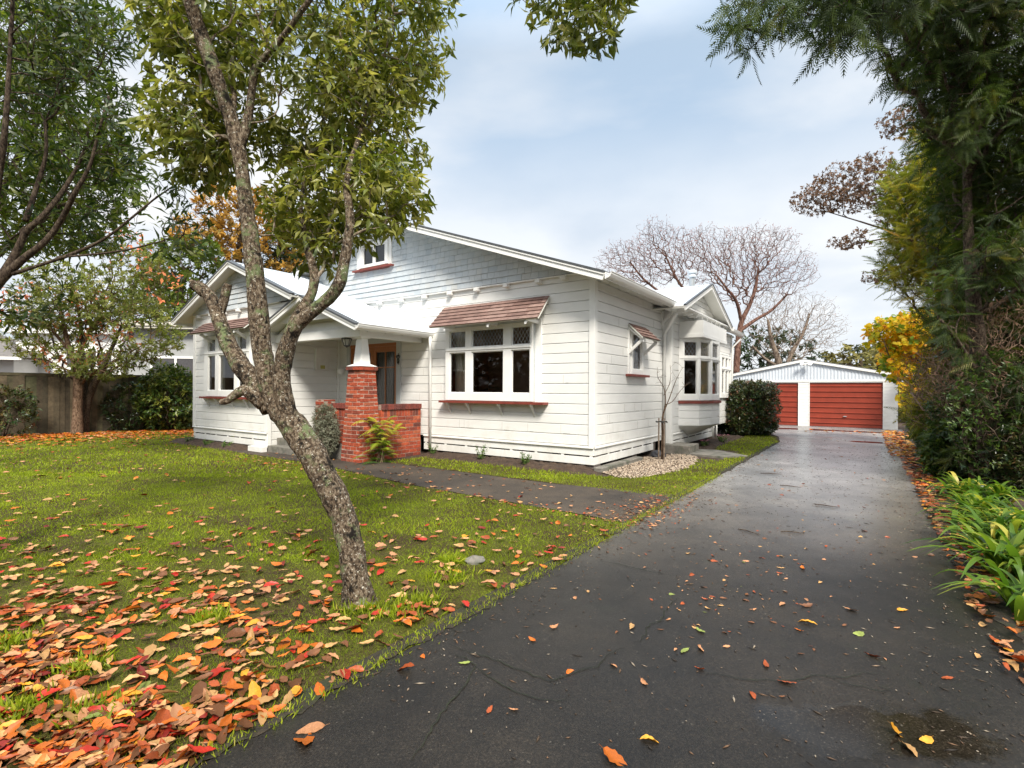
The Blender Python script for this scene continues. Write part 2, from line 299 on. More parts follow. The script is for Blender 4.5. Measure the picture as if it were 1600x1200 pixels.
def asphalt_mat(name, dark, light, wet=True):
    m, nt, N, L, b = new_mat(name)
    tc = N.new('ShaderNodeTexCoord')
    def nz(s, d=6, ro=.6, st=None):
        n = N.new('ShaderNodeTexNoise'); n.inputs['Scale'].default_value = s; n.inputs['Detail'].default_value = d; n.inputs['Roughness'].default_value = ro
        if st:
            mp = N.new('ShaderNodeMapping'); mp.inputs['Scale'].default_value = st; L.new(tc.outputs['Object'], mp.inputs[0]); L.new(mp.outputs[0], n.inputs['Vector'])
        else: L.new(tc.outputs['Object'], n.inputs['Vector'])
        return n
    g = nz(95, 8, .85); r1 = ramp(N, [(.36, dark), (.54, light), (.66, tuple(min(1, 3.2*q) for q in light))]); L.new(g.outputs['Fac'], r1.inputs['Fac'])
    big = nz(.9, 10, .72); r2 = ramp(N, [(.35, (.5,.5,.5)), (.5, (1.,.985,.96)), (.68, (1.7,1.63,1.5))]); L.new(big.outputs['Fac'], r2.inputs['Fac'])
    mx = N.new('ShaderNodeMix'); mx.data_type = 'RGBA'; mx.blend_type = 'MULTIPLY'; mx.inputs['Factor'].default_value = 1; L.new(r1.outputs[0], mx.inputs[6]); L.new(r2.outputs[0], mx.inputs[7])
    # grit and lichen specks
    sp = nz(46, 3, .5); r3 = ramp(N, [(.70, (0,0,0)), (.73, (.7,.7,.7))]); L.new(sp.outputs['Fac'], r3.inputs['Fac'])
    mx2 = N.new('ShaderNodeMix'); mx2.data_type = 'RGBA'; L.new(r3.outputs[0], mx2.inputs['Factor']); L.new(mx.outputs[2], mx2.inputs[6]); mx2.inputs[7].default_value = (.16,.14,.11,1)
    # moss patches
    ms = nz(1.6, 9, .7); r4 = ramp(N, [(.60, (0,0,0)), (.74, (.55,.55,.55))]); L.new(ms.outputs['Fac'], r4.inputs['Fac'])
    mx3 = N.new('ShaderNodeMix'); mx3.data_type = 'RGBA'; L.new(r4.outputs[0], mx3.inputs['Factor']); L.new(mx2.outputs[2], mx3.inputs[6]); mx3.inputs[7].default_value = (.030,.034,.012,1)
    L.new(mx3.outputs[2], b.inputs['Base Color'])
    if wet:
        w = nz(.7, 8, .65); r5 = ramp(N, [(.36, (.34,.34,.34)), (.62, (.55,.55,.55))]); L.new(w.outputs['Fac'], r5.inputs['Fac'])
        b.inputs['Specular IOR Level'].default_value = .36
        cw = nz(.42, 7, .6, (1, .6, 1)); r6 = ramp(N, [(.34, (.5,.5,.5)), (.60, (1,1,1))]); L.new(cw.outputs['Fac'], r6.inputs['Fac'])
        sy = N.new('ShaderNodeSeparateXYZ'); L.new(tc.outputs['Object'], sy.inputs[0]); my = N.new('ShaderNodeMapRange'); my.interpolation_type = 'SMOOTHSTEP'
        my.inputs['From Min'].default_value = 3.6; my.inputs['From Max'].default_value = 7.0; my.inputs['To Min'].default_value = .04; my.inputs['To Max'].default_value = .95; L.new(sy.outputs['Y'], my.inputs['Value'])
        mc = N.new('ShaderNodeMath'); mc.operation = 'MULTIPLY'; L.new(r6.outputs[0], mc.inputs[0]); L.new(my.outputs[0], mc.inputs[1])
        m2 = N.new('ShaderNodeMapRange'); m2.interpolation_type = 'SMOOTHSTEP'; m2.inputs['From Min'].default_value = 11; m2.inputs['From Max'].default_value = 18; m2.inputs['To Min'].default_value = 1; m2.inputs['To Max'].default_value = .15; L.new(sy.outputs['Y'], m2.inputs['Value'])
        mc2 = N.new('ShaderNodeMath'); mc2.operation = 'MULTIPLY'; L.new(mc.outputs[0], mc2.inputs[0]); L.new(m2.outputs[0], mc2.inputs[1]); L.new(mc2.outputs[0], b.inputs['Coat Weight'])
        # wet sky sheen painted into the base colour, paler towards the garage
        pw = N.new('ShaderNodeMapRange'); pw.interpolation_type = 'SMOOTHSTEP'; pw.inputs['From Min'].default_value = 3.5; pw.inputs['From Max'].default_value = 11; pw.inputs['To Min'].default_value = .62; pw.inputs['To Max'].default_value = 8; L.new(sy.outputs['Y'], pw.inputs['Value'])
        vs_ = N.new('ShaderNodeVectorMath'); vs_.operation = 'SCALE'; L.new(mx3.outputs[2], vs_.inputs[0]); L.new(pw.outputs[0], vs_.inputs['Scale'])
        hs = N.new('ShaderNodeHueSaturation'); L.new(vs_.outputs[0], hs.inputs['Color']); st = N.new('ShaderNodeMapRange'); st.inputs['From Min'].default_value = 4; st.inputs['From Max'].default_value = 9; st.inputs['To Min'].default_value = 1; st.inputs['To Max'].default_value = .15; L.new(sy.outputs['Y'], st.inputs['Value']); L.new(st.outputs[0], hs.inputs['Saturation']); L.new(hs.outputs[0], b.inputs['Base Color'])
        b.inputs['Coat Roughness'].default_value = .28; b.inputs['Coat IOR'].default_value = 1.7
        gg = nz(60, 3, .6); bc = N.new('ShaderNodeBump'); bc.inputs['Distance'].default_value = .0012; bc.inputs['Strength'].default_value = .15; L.new(gg.outputs['Fac'], bc.inputs['Height']); L.new(bc.outputs[0], b.inputs['Coat Normal'])
        # a shallow wet hollow near the right front corner of the driveway
        mpw = N.new('ShaderNodeMapping'); mpw.vector_type = 'POINT'; mpw.inputs['Location'].default_value = (-1.62, -2.25, 0); L.new(tc.outputs['Object'], mpw.inputs[0])
        mps = N.new('ShaderNodeMapping'); mps.vector_type = 'POINT'; mps.inputs['Rotation'].default_value = (0, 0, R(22)); mps.inputs['Scale'].default_value = (1.25, 3.2, 0); L.new(mpw.outputs[0], mps.inputs[0])
        ln = N.new('ShaderNodeVectorMath'); ln.operation = 'LENGTH'; L.new(mps.outputs[0], ln.inputs[0])
        wn = nz(3.5, 6, .6); ws = N.new('ShaderNodeMath'); ws.operation = 'MULTIPLY_ADD'; ws.inputs[1].default_value = 1.1; L.new(wn.outputs['Fac'], ws.inputs[0]); L.new(ln.outputs['Value'], ws.inputs[2])
        wm = N.new('ShaderNodeMapRange'); wm.inputs['From Min'].default_value = 1.28; wm.inputs['From Max'].default_value = 1.05; L.new(ws.outputs[0], wm.inputs['Value'])
        rm = N.new('ShaderNodeMix'); rm.data_type = 'FLOAT'; L.new(wm.outputs[0], rm.inputs[0]); L.new(r5.outputs[0], rm.inputs[2]); rm.inputs[3].default_value = .06; L.new(rm.outputs[0], b.inputs['Roughness'])
        wb = N.new('ShaderNodeMath'); wb.operation = 'MULTIPLY_ADD'; wb.inputs[1].default_value = -.85; wb.inputs[2].default_value = .9; L.new(wm.outputs[0], wb.inputs[0])
    else: b.inputs['Roughness'].default_value = .85
    bp = N.new('ShaderNodeBump'); bp.inputs['Distance'].default_value = .003; bp.inputs['Strength'].default_value = .55; L.new(g.outputs['Fac'], bp.inputs['Height'])
    if wet: L.new(wb.outputs[0], bp.inputs['Strength'])
    L.new(bp.outputs[0], b.inputs['Normal']); return m
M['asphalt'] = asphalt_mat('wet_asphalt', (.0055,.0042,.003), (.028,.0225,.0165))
M['path'] = asphalt_mat('old_path', (.014,.010,.007), (.048,.036,.025), False)
def puddle_mat():
    m, nt, N, L, b = new_mat('puddle_water'); b.inputs['Base Color'].default_value = (.008,.007,.006,1); b.inputs['Roughness'].default_value = .04; b.inputs['IOR'].default_value = 1.33
    tc = N.new('ShaderNodeTexCoord'); n = N.new('ShaderNodeTexNoise'); n.inputs['Scale'].default_value = 26; n.inputs['Detail'].default_value = 3; L.new(tc.outputs['Object'], n.inputs['Vector'])
    bp = N.new('ShaderNodeBump'); bp.inputs['Distance'].default_value = .001; bp.inputs['Strength'].default_value = .35; L.new(n.outputs['Fac'], bp.inputs['Height']); L.new(bp.outputs[0], b.inputs['Normal']); return m
M['puddle'] = puddle_mat()
M['gravel'] = rmat('pale_pebble', [(.22,.16,.11), (.42,.33,.24), (.55,.46,.36), (.30,.22,.16)], .8)

def path_vmin(u): return np.interp(u, [-9, -8.3, -4.7, -1.7, 2.2], [-2.3, -2.45, -2.53, -2.97, -3.15])
def is_lawn(u, v):
    front = (v < path_vmin(u)-.03) & (u < 1.98) & (u > -17.) & (v > -13)
    left = (u < -8.5) & (v < -2.42) & (u > -17.)
    side = (u < -11.7) & (u > -17.) & (v < 3)
    strip = (v > -1.48) & (v < -.38) & (u > -4.0) & (u < 1.98)
    right = (v > -.5) & (v < 12.) & (u > .95+.0*v) & (u < 1.98-np.clip(v-8.5, 0, 9)*.25)
    grav = ((u-.62)/.62)**2+((v-1.6)/1.95)**2 < 1
    near = (v > -.38) & (v < 2.4) & (u > .45) & (u < 1.98) & ~grav
    rr = right & (~grav) & ~((v > 3.0) & (v < 5.1) & (u < 1.55))
    inner = (v > 5.6) & (v < 10.5) & (u > .8) & (u <= 1.2)
    return front | left | side | strip | rr | near | inner
def soft_poly(name, uv, z, mat, **k): return sheet(name, uv, z, mat, **k)
g = MB(); g.quad((-300,-120,0),(300,-120,0),(300,400,0),(-300,400,0)); tag(g.build('ground', M['soil']), kind='structure')
soft_poly('lawn', [(-17,-13),(2.0,-13),(2.0,-3.15),(-1.7,-2.97),(-4.7,-2.53),(-8.3,-2.42),(-11.7,-2.42),(-11.7,3),(-17,3)], .006, M['turf'], seed=1)
soft_poly('lawn', [(-4.0,-1.48),(2.0,-1.48),(2.0,8.5),(1.7,10.2),(1.1,12),(.8,12),(.8,5.4),(1.55,5.1),(1.55,3.0),(1.5,1.6),(.75,-.4),(-4.0,-.4)], .006, M['turf'], seed=2)
soft_poly('path', [(-8.4,-2.45),(-4.7,-2.5),(-1.7,-2.95),(2.15,-3.15),(2.15,-1.2),(-.1,-1.55),(-4.1,-1.5),(-4.4,-1.5),(-4.4,-1.9),(-5.95,-1.9),(-5.95,-.4),(-7.5,-.4),(-7.5,-2.0),(-8.4,-2.05)], .010, M['path'], seed=3)
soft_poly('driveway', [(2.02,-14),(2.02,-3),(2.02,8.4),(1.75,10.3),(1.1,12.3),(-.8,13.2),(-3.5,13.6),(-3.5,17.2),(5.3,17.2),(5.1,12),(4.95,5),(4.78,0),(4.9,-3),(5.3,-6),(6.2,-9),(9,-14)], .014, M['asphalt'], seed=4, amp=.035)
def crack(pts, w, z=.019, name='driveway_crack'):
    out = []; P = [np.array(at2(*p)) for p in pts]
    for i in range(len(P)-1):
        n = max(2, int(np.linalg.norm(P[i+1]-P[i])/.03))
        for k in range(n):
            q = P[i]+(P[i+1]-P[i])*k/n
            d = (P[i+1]-P[i])/np.linalg.norm(P[i+1]-P[i]); nrm = np.array([-d[1], d[0]])
            s = .035*mnoise.noise(Vector((q[0]*6, q[1]*6, 3)))+.018*mnoise.noise(Vector((q[0]*25, q[1]*25, 5))); out.append((q+nrm*s, nrm))
    mb = MB(); n = len(out)
    for i in range(n-1):
        t0 = math.sin(math.pi*(i/(n-1)))**.5; t1 = math.sin(math.pi*((i+1)/(n-1)))**.5
        w0 = w*t0*(.5+.9*abs(mnoise.noise(Vector((i*.4, 1, 1))))); w1 = w*t1*(.5+.9*abs(mnoise.noise(Vector(((i+1)*.4, 1, 1)))))
        a, na = out[i]; b, nb = out[i+1]
        mb.quad((*(a-na*w0), z), (*(b-nb*w1), z), (*(b+nb*w1), z), (*(a+na*w0), z))
    tag(mb.build(name, M['crack']), kind='structure')
def at2(px, py):
    a = px-CX; b = py-CY; yc = (b-ROLL*a); Y = EYE*FPX/yc
    return ((a+ROLL*b)/FPX*Y, Y)
M['crack'] = pmat('crack_dirt', (.005,.006,.003), (.014,.018,.006), 30, .95)
crack([(640,1198),(690,1120),(730,1080),(742,1045),(700,1020)], .007)
crack([(700,1010),(780,1040),(860,1070),(930,1045),(985,1010)], .006)
crack([(985,1010),(1040,965),(1060,935)], .006)
crack([(742,1045),(800,1085),(870,1102),(900,1090)], .005)
crack([(1090,1058),(1200,1070),(1290,1062),(1350,1058),(1400,1060)], .005)
crack([(1290,1062),(1350,1080),(1390,1085),(1352,1072)], .004)
crack([(930,878),(1000,892),(1060,905)], .006)
def blob_sheet(name, cx, cy, rx, ry, z, mat, seed, rot=0.):
    pts = []
    for k in range(72):
        t = 2*math.pi*k/72; q = 1+.45*mnoise.noise(Vector((math.cos(t)*1.5, math.sin(t)*1.5, seed)))+.12*mnoise.noise(Vector((math.cos(t)*6, math.sin(t)*6, seed)))
        x = rx*q*math.cos(t); y = ry*q*math.sin(t); pts.append((cx+x*math.cos(rot)-y*math.sin(rot), cy+x*math.sin(rot)+y*math.cos(rot), z))
    mb = MB(); mb.add(pts, [tuple(range(72))]); o = mb.build(name, mat); tag(o, kind='structure'); return o
p = hw(2.6, 14.8); blob_sheet('puddle', p[0], p[1], 2.3, .38, .0185, M['puddle'], 8, HROT-.03)
p = hw(4.2, 10.0); blob_sheet('puddle', p[0], p[1], .55, .25, .0185, M['puddle'], 18, HROT)

# dirt and moss washed along the driveway's edges
M['edge_dirt'] = pmat('mossy_dirt', (.008,.006,.004), (.040,.028,.015), 26, .95, .9, 50, dirt=((.022,.026,.007), 7, .5, .62), dist=.02)
def strip(name, side, v0, v1, z):
    n = int((v1-v0)/.04); L_ = []; Rr = []
    for i in range(n+1):
        v = v0+(v1-v0)*i/n; nz1 = mnoise.noise(Vector((v*1.4, side, 1))); nz2 = mnoise.noise(Vector((v*6, side, 2))); nz3 = mnoise.noise(Vector((v*20, side, 3)))
        if side < 0: a = 1.90; b = 2.025+.05*nz1+.05*nz2+.045*nz3
        else: a = 4.78-.10*nz1-.07*nz2-.04*nz3+(.10 if v > 2 else 0)+max(0, -3-v)*.11; b = a+.75+max(0, -3-v)*.1
        L_.append(tuple(hw(a, v, z))); Rr.append(tuple(hw(b, v, z)))
    mb = MB(); mb.add(L_+Rr, [(i, i+1, n+1+i+1, n+1+i) for i in range(n)]); tag(mb.build(name, M['edge_dirt']), kind='structure')
strip('soil_edge', -1, -8.6, 8.0, .0168); strip('soil_edge', 1, -8.0, 15, .0172)
# the raised garden bed along the walls
def bed(pts_fn, n, m, name='garden_bed'):
    V = []; 
    for i in range(n+1):
        for j in range(m+1):
            u, v, h = pts_fn(i/n, j/m); q = mnoise.noise(Vector((u*3, v*3, 1)))*.5+mnoise.noise(Vector((u*11, v*11, 4)))*.35+mnoise.noise(Vector((u*30, v*30, 4)))*.15; V.append(tuple(hw(u, v, max(-.02, h*(1+.7*q)))))
    mb = MB(); mb.add(V, [(i*(m+1)+j, (i+1)*(m+1)+j, (i+1)*(m+1)+j+1, i*(m+1)+j+1) for i in range(n) for j in range(m)]); tag(mb.build(name, M['soil'], smooth=True), kind='structure')
bell = lambda t: math.sin(math.pi*min(1, t*1.25))**.6 if t < .8 else 0.
bed(lambda a, b: (-4.25+4.4*a, -.50+.05*mnoise.noise(Vector((a*9,0,0)))+.75*b, .095*min(1, b*3)*min(1, (1-a)*12)*min(1, a*20)), 150, 26)
bed(lambda a, b: (-11.7+3.5*a, -2.50+.05*mnoise.noise(Vector((a*9,3,0)))+.75*b, .10*min(1, b*3)*min(1, (1-a)*12)), 130, 26)
bed(lambda a, b: (.24+.62*a, 4.9+5.0*b, .075*min(1, (1-a)*4)*min(1, b*8)*min(1, (1-b)*8)), 22, 130)
# ------------------------------------------------------------------ the house (local axes: x = u, y = v)
house = thing('bungalow', 'white weatherboard bungalow with brick porch pier and red window sills', 'house', HC, HROT)
PITCH = .1945
class Fr:                            # a wall plane: origin, direction along, outward normal
    def __init__(s, o, S, N): s.o = np.array(o, float); s.S = np.array(S, float)/np.linalg.norm(S); s.N = np.array(N, float)/np.linalg.norm(N)
    def p(s, a, z, d=0.): q = s.o+a*s.S+d*s.N; return (q[0], q[1], s.o[2]+z)
    def box(s, mb, a0, a1, z0, z1, d0, d1, r=.5):
        P = s.p; mb.hexa([P(a0,z0,d1),P(a1,z0,d1),P(a1,z0,d0),P(a0,z0,d0),P(a0,z1,d1),P(a1,z1,d1),P(a1,z1,d0),P(a0,z1,d0)], r)
def boards(mb, F, a0f, a1f, z0, z1, openings=(), pitch=PITCH, zref=.66, gh=.0125, gd=.022):
    """rusticated boards: flat faces with a sunk dark joint; a0f/a1f may be functions of z"""
    fa = a0f if callable(a0f) else (lambda z: a0f); fb = a1f if callable(a1f) else (lambda z: a1f)
    k = math.floor((z0-zref)/pitch)
    while zref+k*pitch < z1-1e-6:
        b = zref+k*pitch; t = b+pitch
        wob = .0015*math.sin(k*3.1)
        prof = [(b, -gd), (b+gh, -gd), (b+gh+.002, wob), (t-.012, wob), (t-.001, -.003+wob), (t, -gd)]
        cuts = sorted(set([z0, z1]+[q for o in openings for q in (o[2], o[3])]))
        lv = [(z, d) for z, d in prof]
        for z in cuts:
            for i in range(len(prof)-1):
                if prof[i][0]+1e-5 < z < prof[i+1][0]-1e-5:
                    q = (z-prof[i][0])/(prof[i+1][0]-prof[i][0]); lv.append((z, prof[i][1]+q*(prof[i+1][1]-prof[i][1])))
        lv.sort(key=lambda q: q[0])
        for i in range(len(lv)-1):
            (za, da), (zb, db) = lv[i], lv[i+1]
            if zb <= z0+1e-6 or za >= z1-1e-6: continue
            zm = (za+zb)/2
            segs = [(None, None)]
            ops = sorted([(o[0], o[1]) for o in openings if o[2] < zm < o[3]])
            cur = 'S'; lo = None; spans = []
            edges = [('s', None)]
            left = None
            for (oa, ob) in ops: spans.append((left, oa)); left = ob
            spans.append((left, None))
            for (s0, s1) in spans:
                A0 = fa(za) if s0 is None else s0; A1 = fa(zb) if s0 is None else s0
                B0 = fb(za) if s1 is None else s1; B1 = fb(zb) if s1 is None else s1
                if B0-A0 < 1e-4 and B1-A1 < 1e-4: continue
                mb.quad(F.p(A0, za, da), F.p(max(B0, A0), za, da), F.p(max(B1, A1), zb, db), F.p(A1, zb, db))
        k += 1
FRONT = Fr((0,0,0), (1,0,0), (0,-1,0)); WING = Fr((0,-1.99,0), (1,0,0), (0,-1,0))
SIDE = Fr((0,0,0), (0,1,0), (1,0,0)); SIDE2 = Fr((.2,0,0), (0,1,0), (1,0,0)); WSIDE = Fr((-7.55,0,0), (0,-1,0), (1,0,0))
APX, APZ, SLP = -5.85, 5.79, .355
# butt joints and a few cracks between board lengths, part of each wall's mesh
def joints(mb, F, a0, a1, z0, z1, n, avoid=()):
    for _ in range(n):
        k = random.randrange(int((z1-z0)/PITCH)); zb = .66+PITCH*(math.floor((z0-.66)/PITCH)+1+k); a = random.uniform(a0, a1)
        if any(p-.1 < a < q+.1 and s-.2 < zb < t+.05 for (p, q, s, t) in avoid) or zb+PITCH > z1: continue
        F.box(mb, a, a+.0025, zb+.018, zb+PITCH-.014, -.004, .0022, 2)
        if random.random() < .5: F.box(mb, a+.05, a+.05+random.uniform(.05,.22), zb+.0175, zb+.0215, -.004, .0024, 2)
M['joint'] = pmat('open_joint', (.20,.19,.16), (.40,.38,.33), 12, .9)
# walls
mb = MB(); boards(mb, FRONT, -7.55, -.09, .45, 3.72, [(-3.56,-1.28,1.30,2.86), (-7.12,-5.2,.3,2.62)]); joints(mb, FRONT, -7.0, -.3, .5, 3.6, 46, [(-3.7,-.95,1.0,3.4), (-7.2,-5.1,.3,2.8)]); mb.build('front_wall', M['white'], house, mat2=M['joint'])
mb = MB(); boards(mb, WING, -11.22, -7.64, .45, 3.52, [(-10.42,-8.12,1.30,2.88)]); joints(mb, WING, -11.1, -7.7, .5, 3.4, 14, [(-10.6,-7.8,1.0,3.3)]); mb.build('wing_front_wall', M['white'], house, mat2=M['joint'])
mb = MB(); boards(mb, WSIDE, .05, 1.9, .10, 4.0); mb.build('wing_side_wall', M['white'], house)
mb = MB(); boards(mb, SIDE, .09, 3.86, .45, 3.52, [(1.70,2.42,1.88,2.80)]); joints(mb, SIDE, .2, 3.7, .5, 3.4, 20, [(1.5,2.65,1.75,3.0)]); mb.build('side_wall', M['white'], house, mat2=M['joint'])
mb = MB(); boards(mb, SIDE2, 3.98, 10.55, .45, 3.5, [(4.5,7.0,1.2,2.95), (8.75,10.2,1.3,2.7)]); mb.build('rear_side_wall', M['white'], house)
mb = MB(); mb.box(-11.3, -11.27, -1.97, 10.6, .1, 3.5); mb.box(-11.27, .2, 10.58, 10.6, .1, 3.5); mb.build('back_wall', M['white'], house)
# base: ledge, plinth board, slot, lower board
def base(F, a0, a1, name='plinth_board'):
    mb = MB(); F.box(mb, a0, a1, .425, .45, -.02, .035); F.box(mb, a0, a1, .29, .425, -.02, .004)
    mb.build(name, M['trim'], house, bevel=.003)
    mb = MB(); F.box(mb, a0, a1, .12, .262, -.02, .004); n = int((a1-a0)/.6)
    for k in range(n+1):
        q = a0+.06+(a1-a0-.12)*k/max(1, n); F.box(mb, q-.03, q+.03, .262, .29, -.02, .0)
    mb.build('base_board', M['trim'], house, bevel=.003)
base(FRONT, -4.35, .004); base(WING, -11.304, -7.546); base(SIDE, .008, 3.2); base(SIDE2, 4.0, 8.2)
mb = MB(); SIDE.box(mb, 3.2, 3.95, .425, .45, -.02, .03); SIDE.box(mb, 3.2, 3.95, .3, .425, -.02, .004); mb.build('plinth_board', M['trim'], house)
mb = MB()
for (a, b, c, d) in [(q-.13, q+.13, .03, .3) for q in (-.13, -1.05, -1.9, -2.75, -3.6)]+[(q-.12, q+.12, -1.95, -1.7) for q in (-11.1, -10, -9, -8)]+[(-.3, -.03, q-.13, q+.13) for q in (1.0, 2.1, 3.3)]:
    mb = MB(); mb.box(a, b, c, d, 0, .3); mb.build('foundation_pile', M['pile'], house)
# corner boards
mb = MB()
FRONT.box(mb, -.10, .022, .45, 3.66, -.02, .022); SIDE.box(mb, -.0, .10, .45, 3.56, -.02, .0218)
mb.build('corner_board', M['trim'], house, bevel=.004)
mb = MB(); WING.box(mb, -11.322, -11.2, .45, 3.5, -.02, .022); mb.build('corner_board', M['trim'], house, bevel=.004)
mb = MB(); WING.box(mb, -7.65, -7.528, .45, 3.5, -.02, .022); WSIDE.box(mb, 1.9, 1.99, .1, 3.5, -.02, .0218); mb.build('corner_board', M['trim'], house, bevel=.004)
mb = MB(); mb.box(-.02, .035, 3.84, 3.9, .45, 3.5); mb.box(.0, .222, 3.86, 4.0, .10, 3.5); mb.build('corner_board', M['trim'], house, bevel=.004)
mb = MB(); SIDE2.box(mb, 10.5, 10.62, .1, 3.5, -.02, .022); mb.build('corner_board', M['trim'], house, bevel=.004)
mb = MB(); mb.box(-7.55, -7.50, -.05, 0, .45, 3.1); mb.build('corner_board', M['trim'], house, bevel=.004)

# gable of shingles
def shingle_wall(F, a0f, a1f, z0, z1, row, name, holes=(), d=.05, wmin=.13, wmax=.24):
    mb = MB(); mb.add([F.p(a0f(z0), z0, d-.012), F.p(a1f(z0), z0, d-.012), F.p(a1f(z1), z1, d-.012), F.p(a0f(z1), z1, d-.012)], [(0,1,2,3)], .4) if not holes else None
    z = z0; k = 0
    while z < z1-.01:
        h = min(row, z1-z); a = a0f(z)+random.uniform(-.1, 0); e = a1f(z)
        while a < e:
            w = random.uniform(wmin, wmax); p, q = max(a, a0f(z)), min(a+w-.004, e)
            cut = any(p < hb and q > ha and z < hz1 and z+h > hz0 for (ha, hb, hz0, hz1) in holes)
            if q-p > .01:
                if cut:
                    for (ha, hb, hz0, hz1) in holes:
                        if p < ha < q: q2 = ha; p2 = p
                        elif p < hb < q: p2 = hb; q2 = q
                        else: continue
                        F.box(mb, p2, q2, z, z+h+.01, d-.03, d+.006)
                else:
                    t = .016+random.uniform(-.002, .003); P = F.p; dz = random.uniform(-.002, .002)
                    r = min(1, max(0, random.gauss(.5, .22)))
                    mb.hexa([P(p,z+dz,d+t),P(q,z+dz,d+t),P(q,z+dz,d-.02),P(p,z+dz,d-.02),P(p,z+h+.008,d-.004),P(q,z+h+.008,d-.004),P(q,z+h+.008,d-.02),P(p,z+h+.008,d-.02)], r)
            a += w
        z += h; k += 1
    return mb.build(name, M['shingle'], house)
def gl(z): return APX-(APZ-.1-z)/SLP
def gr(z): return APX+(APZ-.1-z)/SLP
shingle_wall(FRONT, lambda z: max(gl(z), -9.6), lambda z: min(gr(z), .02), 3.73, 5.6, .128, 'gable_shingles', holes=[(-6.62,-5.50,4.58,5.24)])
mb = MB(); FRONT.box(mb, -9.6, -6.62, 3.70, 4.6, -.06, .03); FRONT.box(mb, -5.5, -.55, 3.70, 3.85, -.06, .03)
mb.add([FRONT.p(-5.5,3.85,.025),FRONT.p(-.55,3.85,.025),FRONT.p(gr(5.24),5.24,.025),FRONT.p(-5.5,5.24,.025)], [(0,1,2,3)])
mb.add([FRONT.p(gl(4.6),4.6,.025),FRONT.p(-6.62,4.6,.025),FRONT.p(-6.62,5.24,.025),FRONT.p(gl(5.24),5.24,.025)], [(0,1,2,3)])
mb.add([FRONT.p(gl(5.24),5.24,.025),FRONT.p(gr(5.24),5.24,.025),FRONT.p(APX,APZ-.12,.025)], [(0,1,2)]); FRONT.box(mb, -6.62, -5.5, 4.3, 4.6, -.06, .028)
FRONT.box(mb, -6.62, -5.5, 3.85, 4.3, -.06, .026)
mb.build('gable_backing', M['soffit'], house)
mb = MB(); FRONT.box(mb, -9.6, -.02, 3.695, 3.722, -.02, .062); mb.build('gable_band', M['trim'], house, bevel=.003)
for u in (-5.85,-5.08,-4.30,-3.52,-2.75,-1.97,-1.19,-.62):
    mb = MB(); FRONT.box(mb, u-.055, u+.055, 3.625, 3.70, -.01, .115); mb.build('dentil', M['trim'], house, bevel=.008)
# wing gable
WA, WZ, WS = -8.74, 4.64, .4
shingle_wall(WING, lambda z: max(-11.3, WA-(WZ-.12-z)/WS), lambda z: WA+(WZ-.12-z)/WS, 3.52, 4.44, .128, 'wing_gable_shingles')
mb = MB(); WING.box(mb, -11.3, -7.0, 3.50, 3.52, -.02, .06); mb.build('gable_band', M['trim'], house, bevel=.003)
for u in (-10.9,-10.2,-9.5,-8.8,-8.1): 
    mb = MB(); WING.box(mb, u-.05, u+.05, 3.43, 3.50, -.01, .11); mb.build('dentil', M['trim'], house, bevel=.008)
mb = MB(); boards(mb, WING, -7.55, lambda z: WA+(WZ-.1-z)/WS, 3.0, 3.5); mb.build('wing_upper_wall', M['white'], house)

# roofs
def corr(mb, p00, p10, p01, nrm, pitch=.09, amp=.009, thick=.02):
    """corrugated sheet: p00->p10 across the ridges, p00->p01 along them"""
    p00, p10, p01 = (np.array(q, float) for q in (p00, p10, p01)); nrm = np.array(nrm, float); nrm /= np.linalg.norm(nrm)
    w = np.linalg.norm(p10-p00); n = int(w/pitch*6); V = []; F = []
    for i in range(n+1):
        q = i/n; h = amp*math.cos(q*w/pitch*2*math.pi)
        V += [p00+(p10-p00)*q+nrm*h, p01+(p10-p00)*q+nrm*h]
    for i in range(n): F.append((2*i, 2*i+2, 2*i+3, 2*i+1))
    mb.add(V, F)
def slope_panel(name, eave0, eave1, ridge0, mat_top=None, soff=.05):
    e0, e1, r0 = (np.array(q, float) for q in (eave0, eave1, ridge0)); nrm = np.cross(e1-e0, r0-e0); nrm /= np.linalg.norm(nrm)
    if nrm[2] < 0: nrm = -nrm
    mb = MB(); corr(mb, e0, e1, r0, nrm); mb.build(name, M['roof_white'], house, smooth=True)
    mb = MB(); mb.obox(e0-nrm*soff, e1-e0, r0-e0, nrm*(soff-.014)); mb.build('soffit', M['soffit'], house)
zE = lambda u: APZ-SLP*abs(u-APX)
slope_panel('main_roof', (.47,-.5,zE(.47)-.02), (.47,10.9,zE(.47)-.02), (APX,-.5,APZ-.02))
slope_panel('main_roof', (-12.15,-.5,zE(-12.15)-.02), (-12.15,10.9,zE(-12.15)-.02), (APX,-.5,APZ-.02))
wz = lambda u: WZ-WS*abs(u-WA)
slope_panel('porch_roof', (-4.15,-2.1,wz(-4.15)-.02), (-4.15,.0,wz(-4.15)-.02), (-6.05,-2.1,wz(-6.05)-.02))
slope_panel('wing_roof', (-6.05,-2.3,wz(-6.05)-.02), (-6.05,2.2,wz(-6.05)-.02), (WA,-2.3,WZ-.02))
slope_panel('wing_roof', (-11.84,-2.3,wz(-11.84)-.02), (-11.84,2.2,wz(-11.84)-.02), (WA,-2.3,WZ-.02))
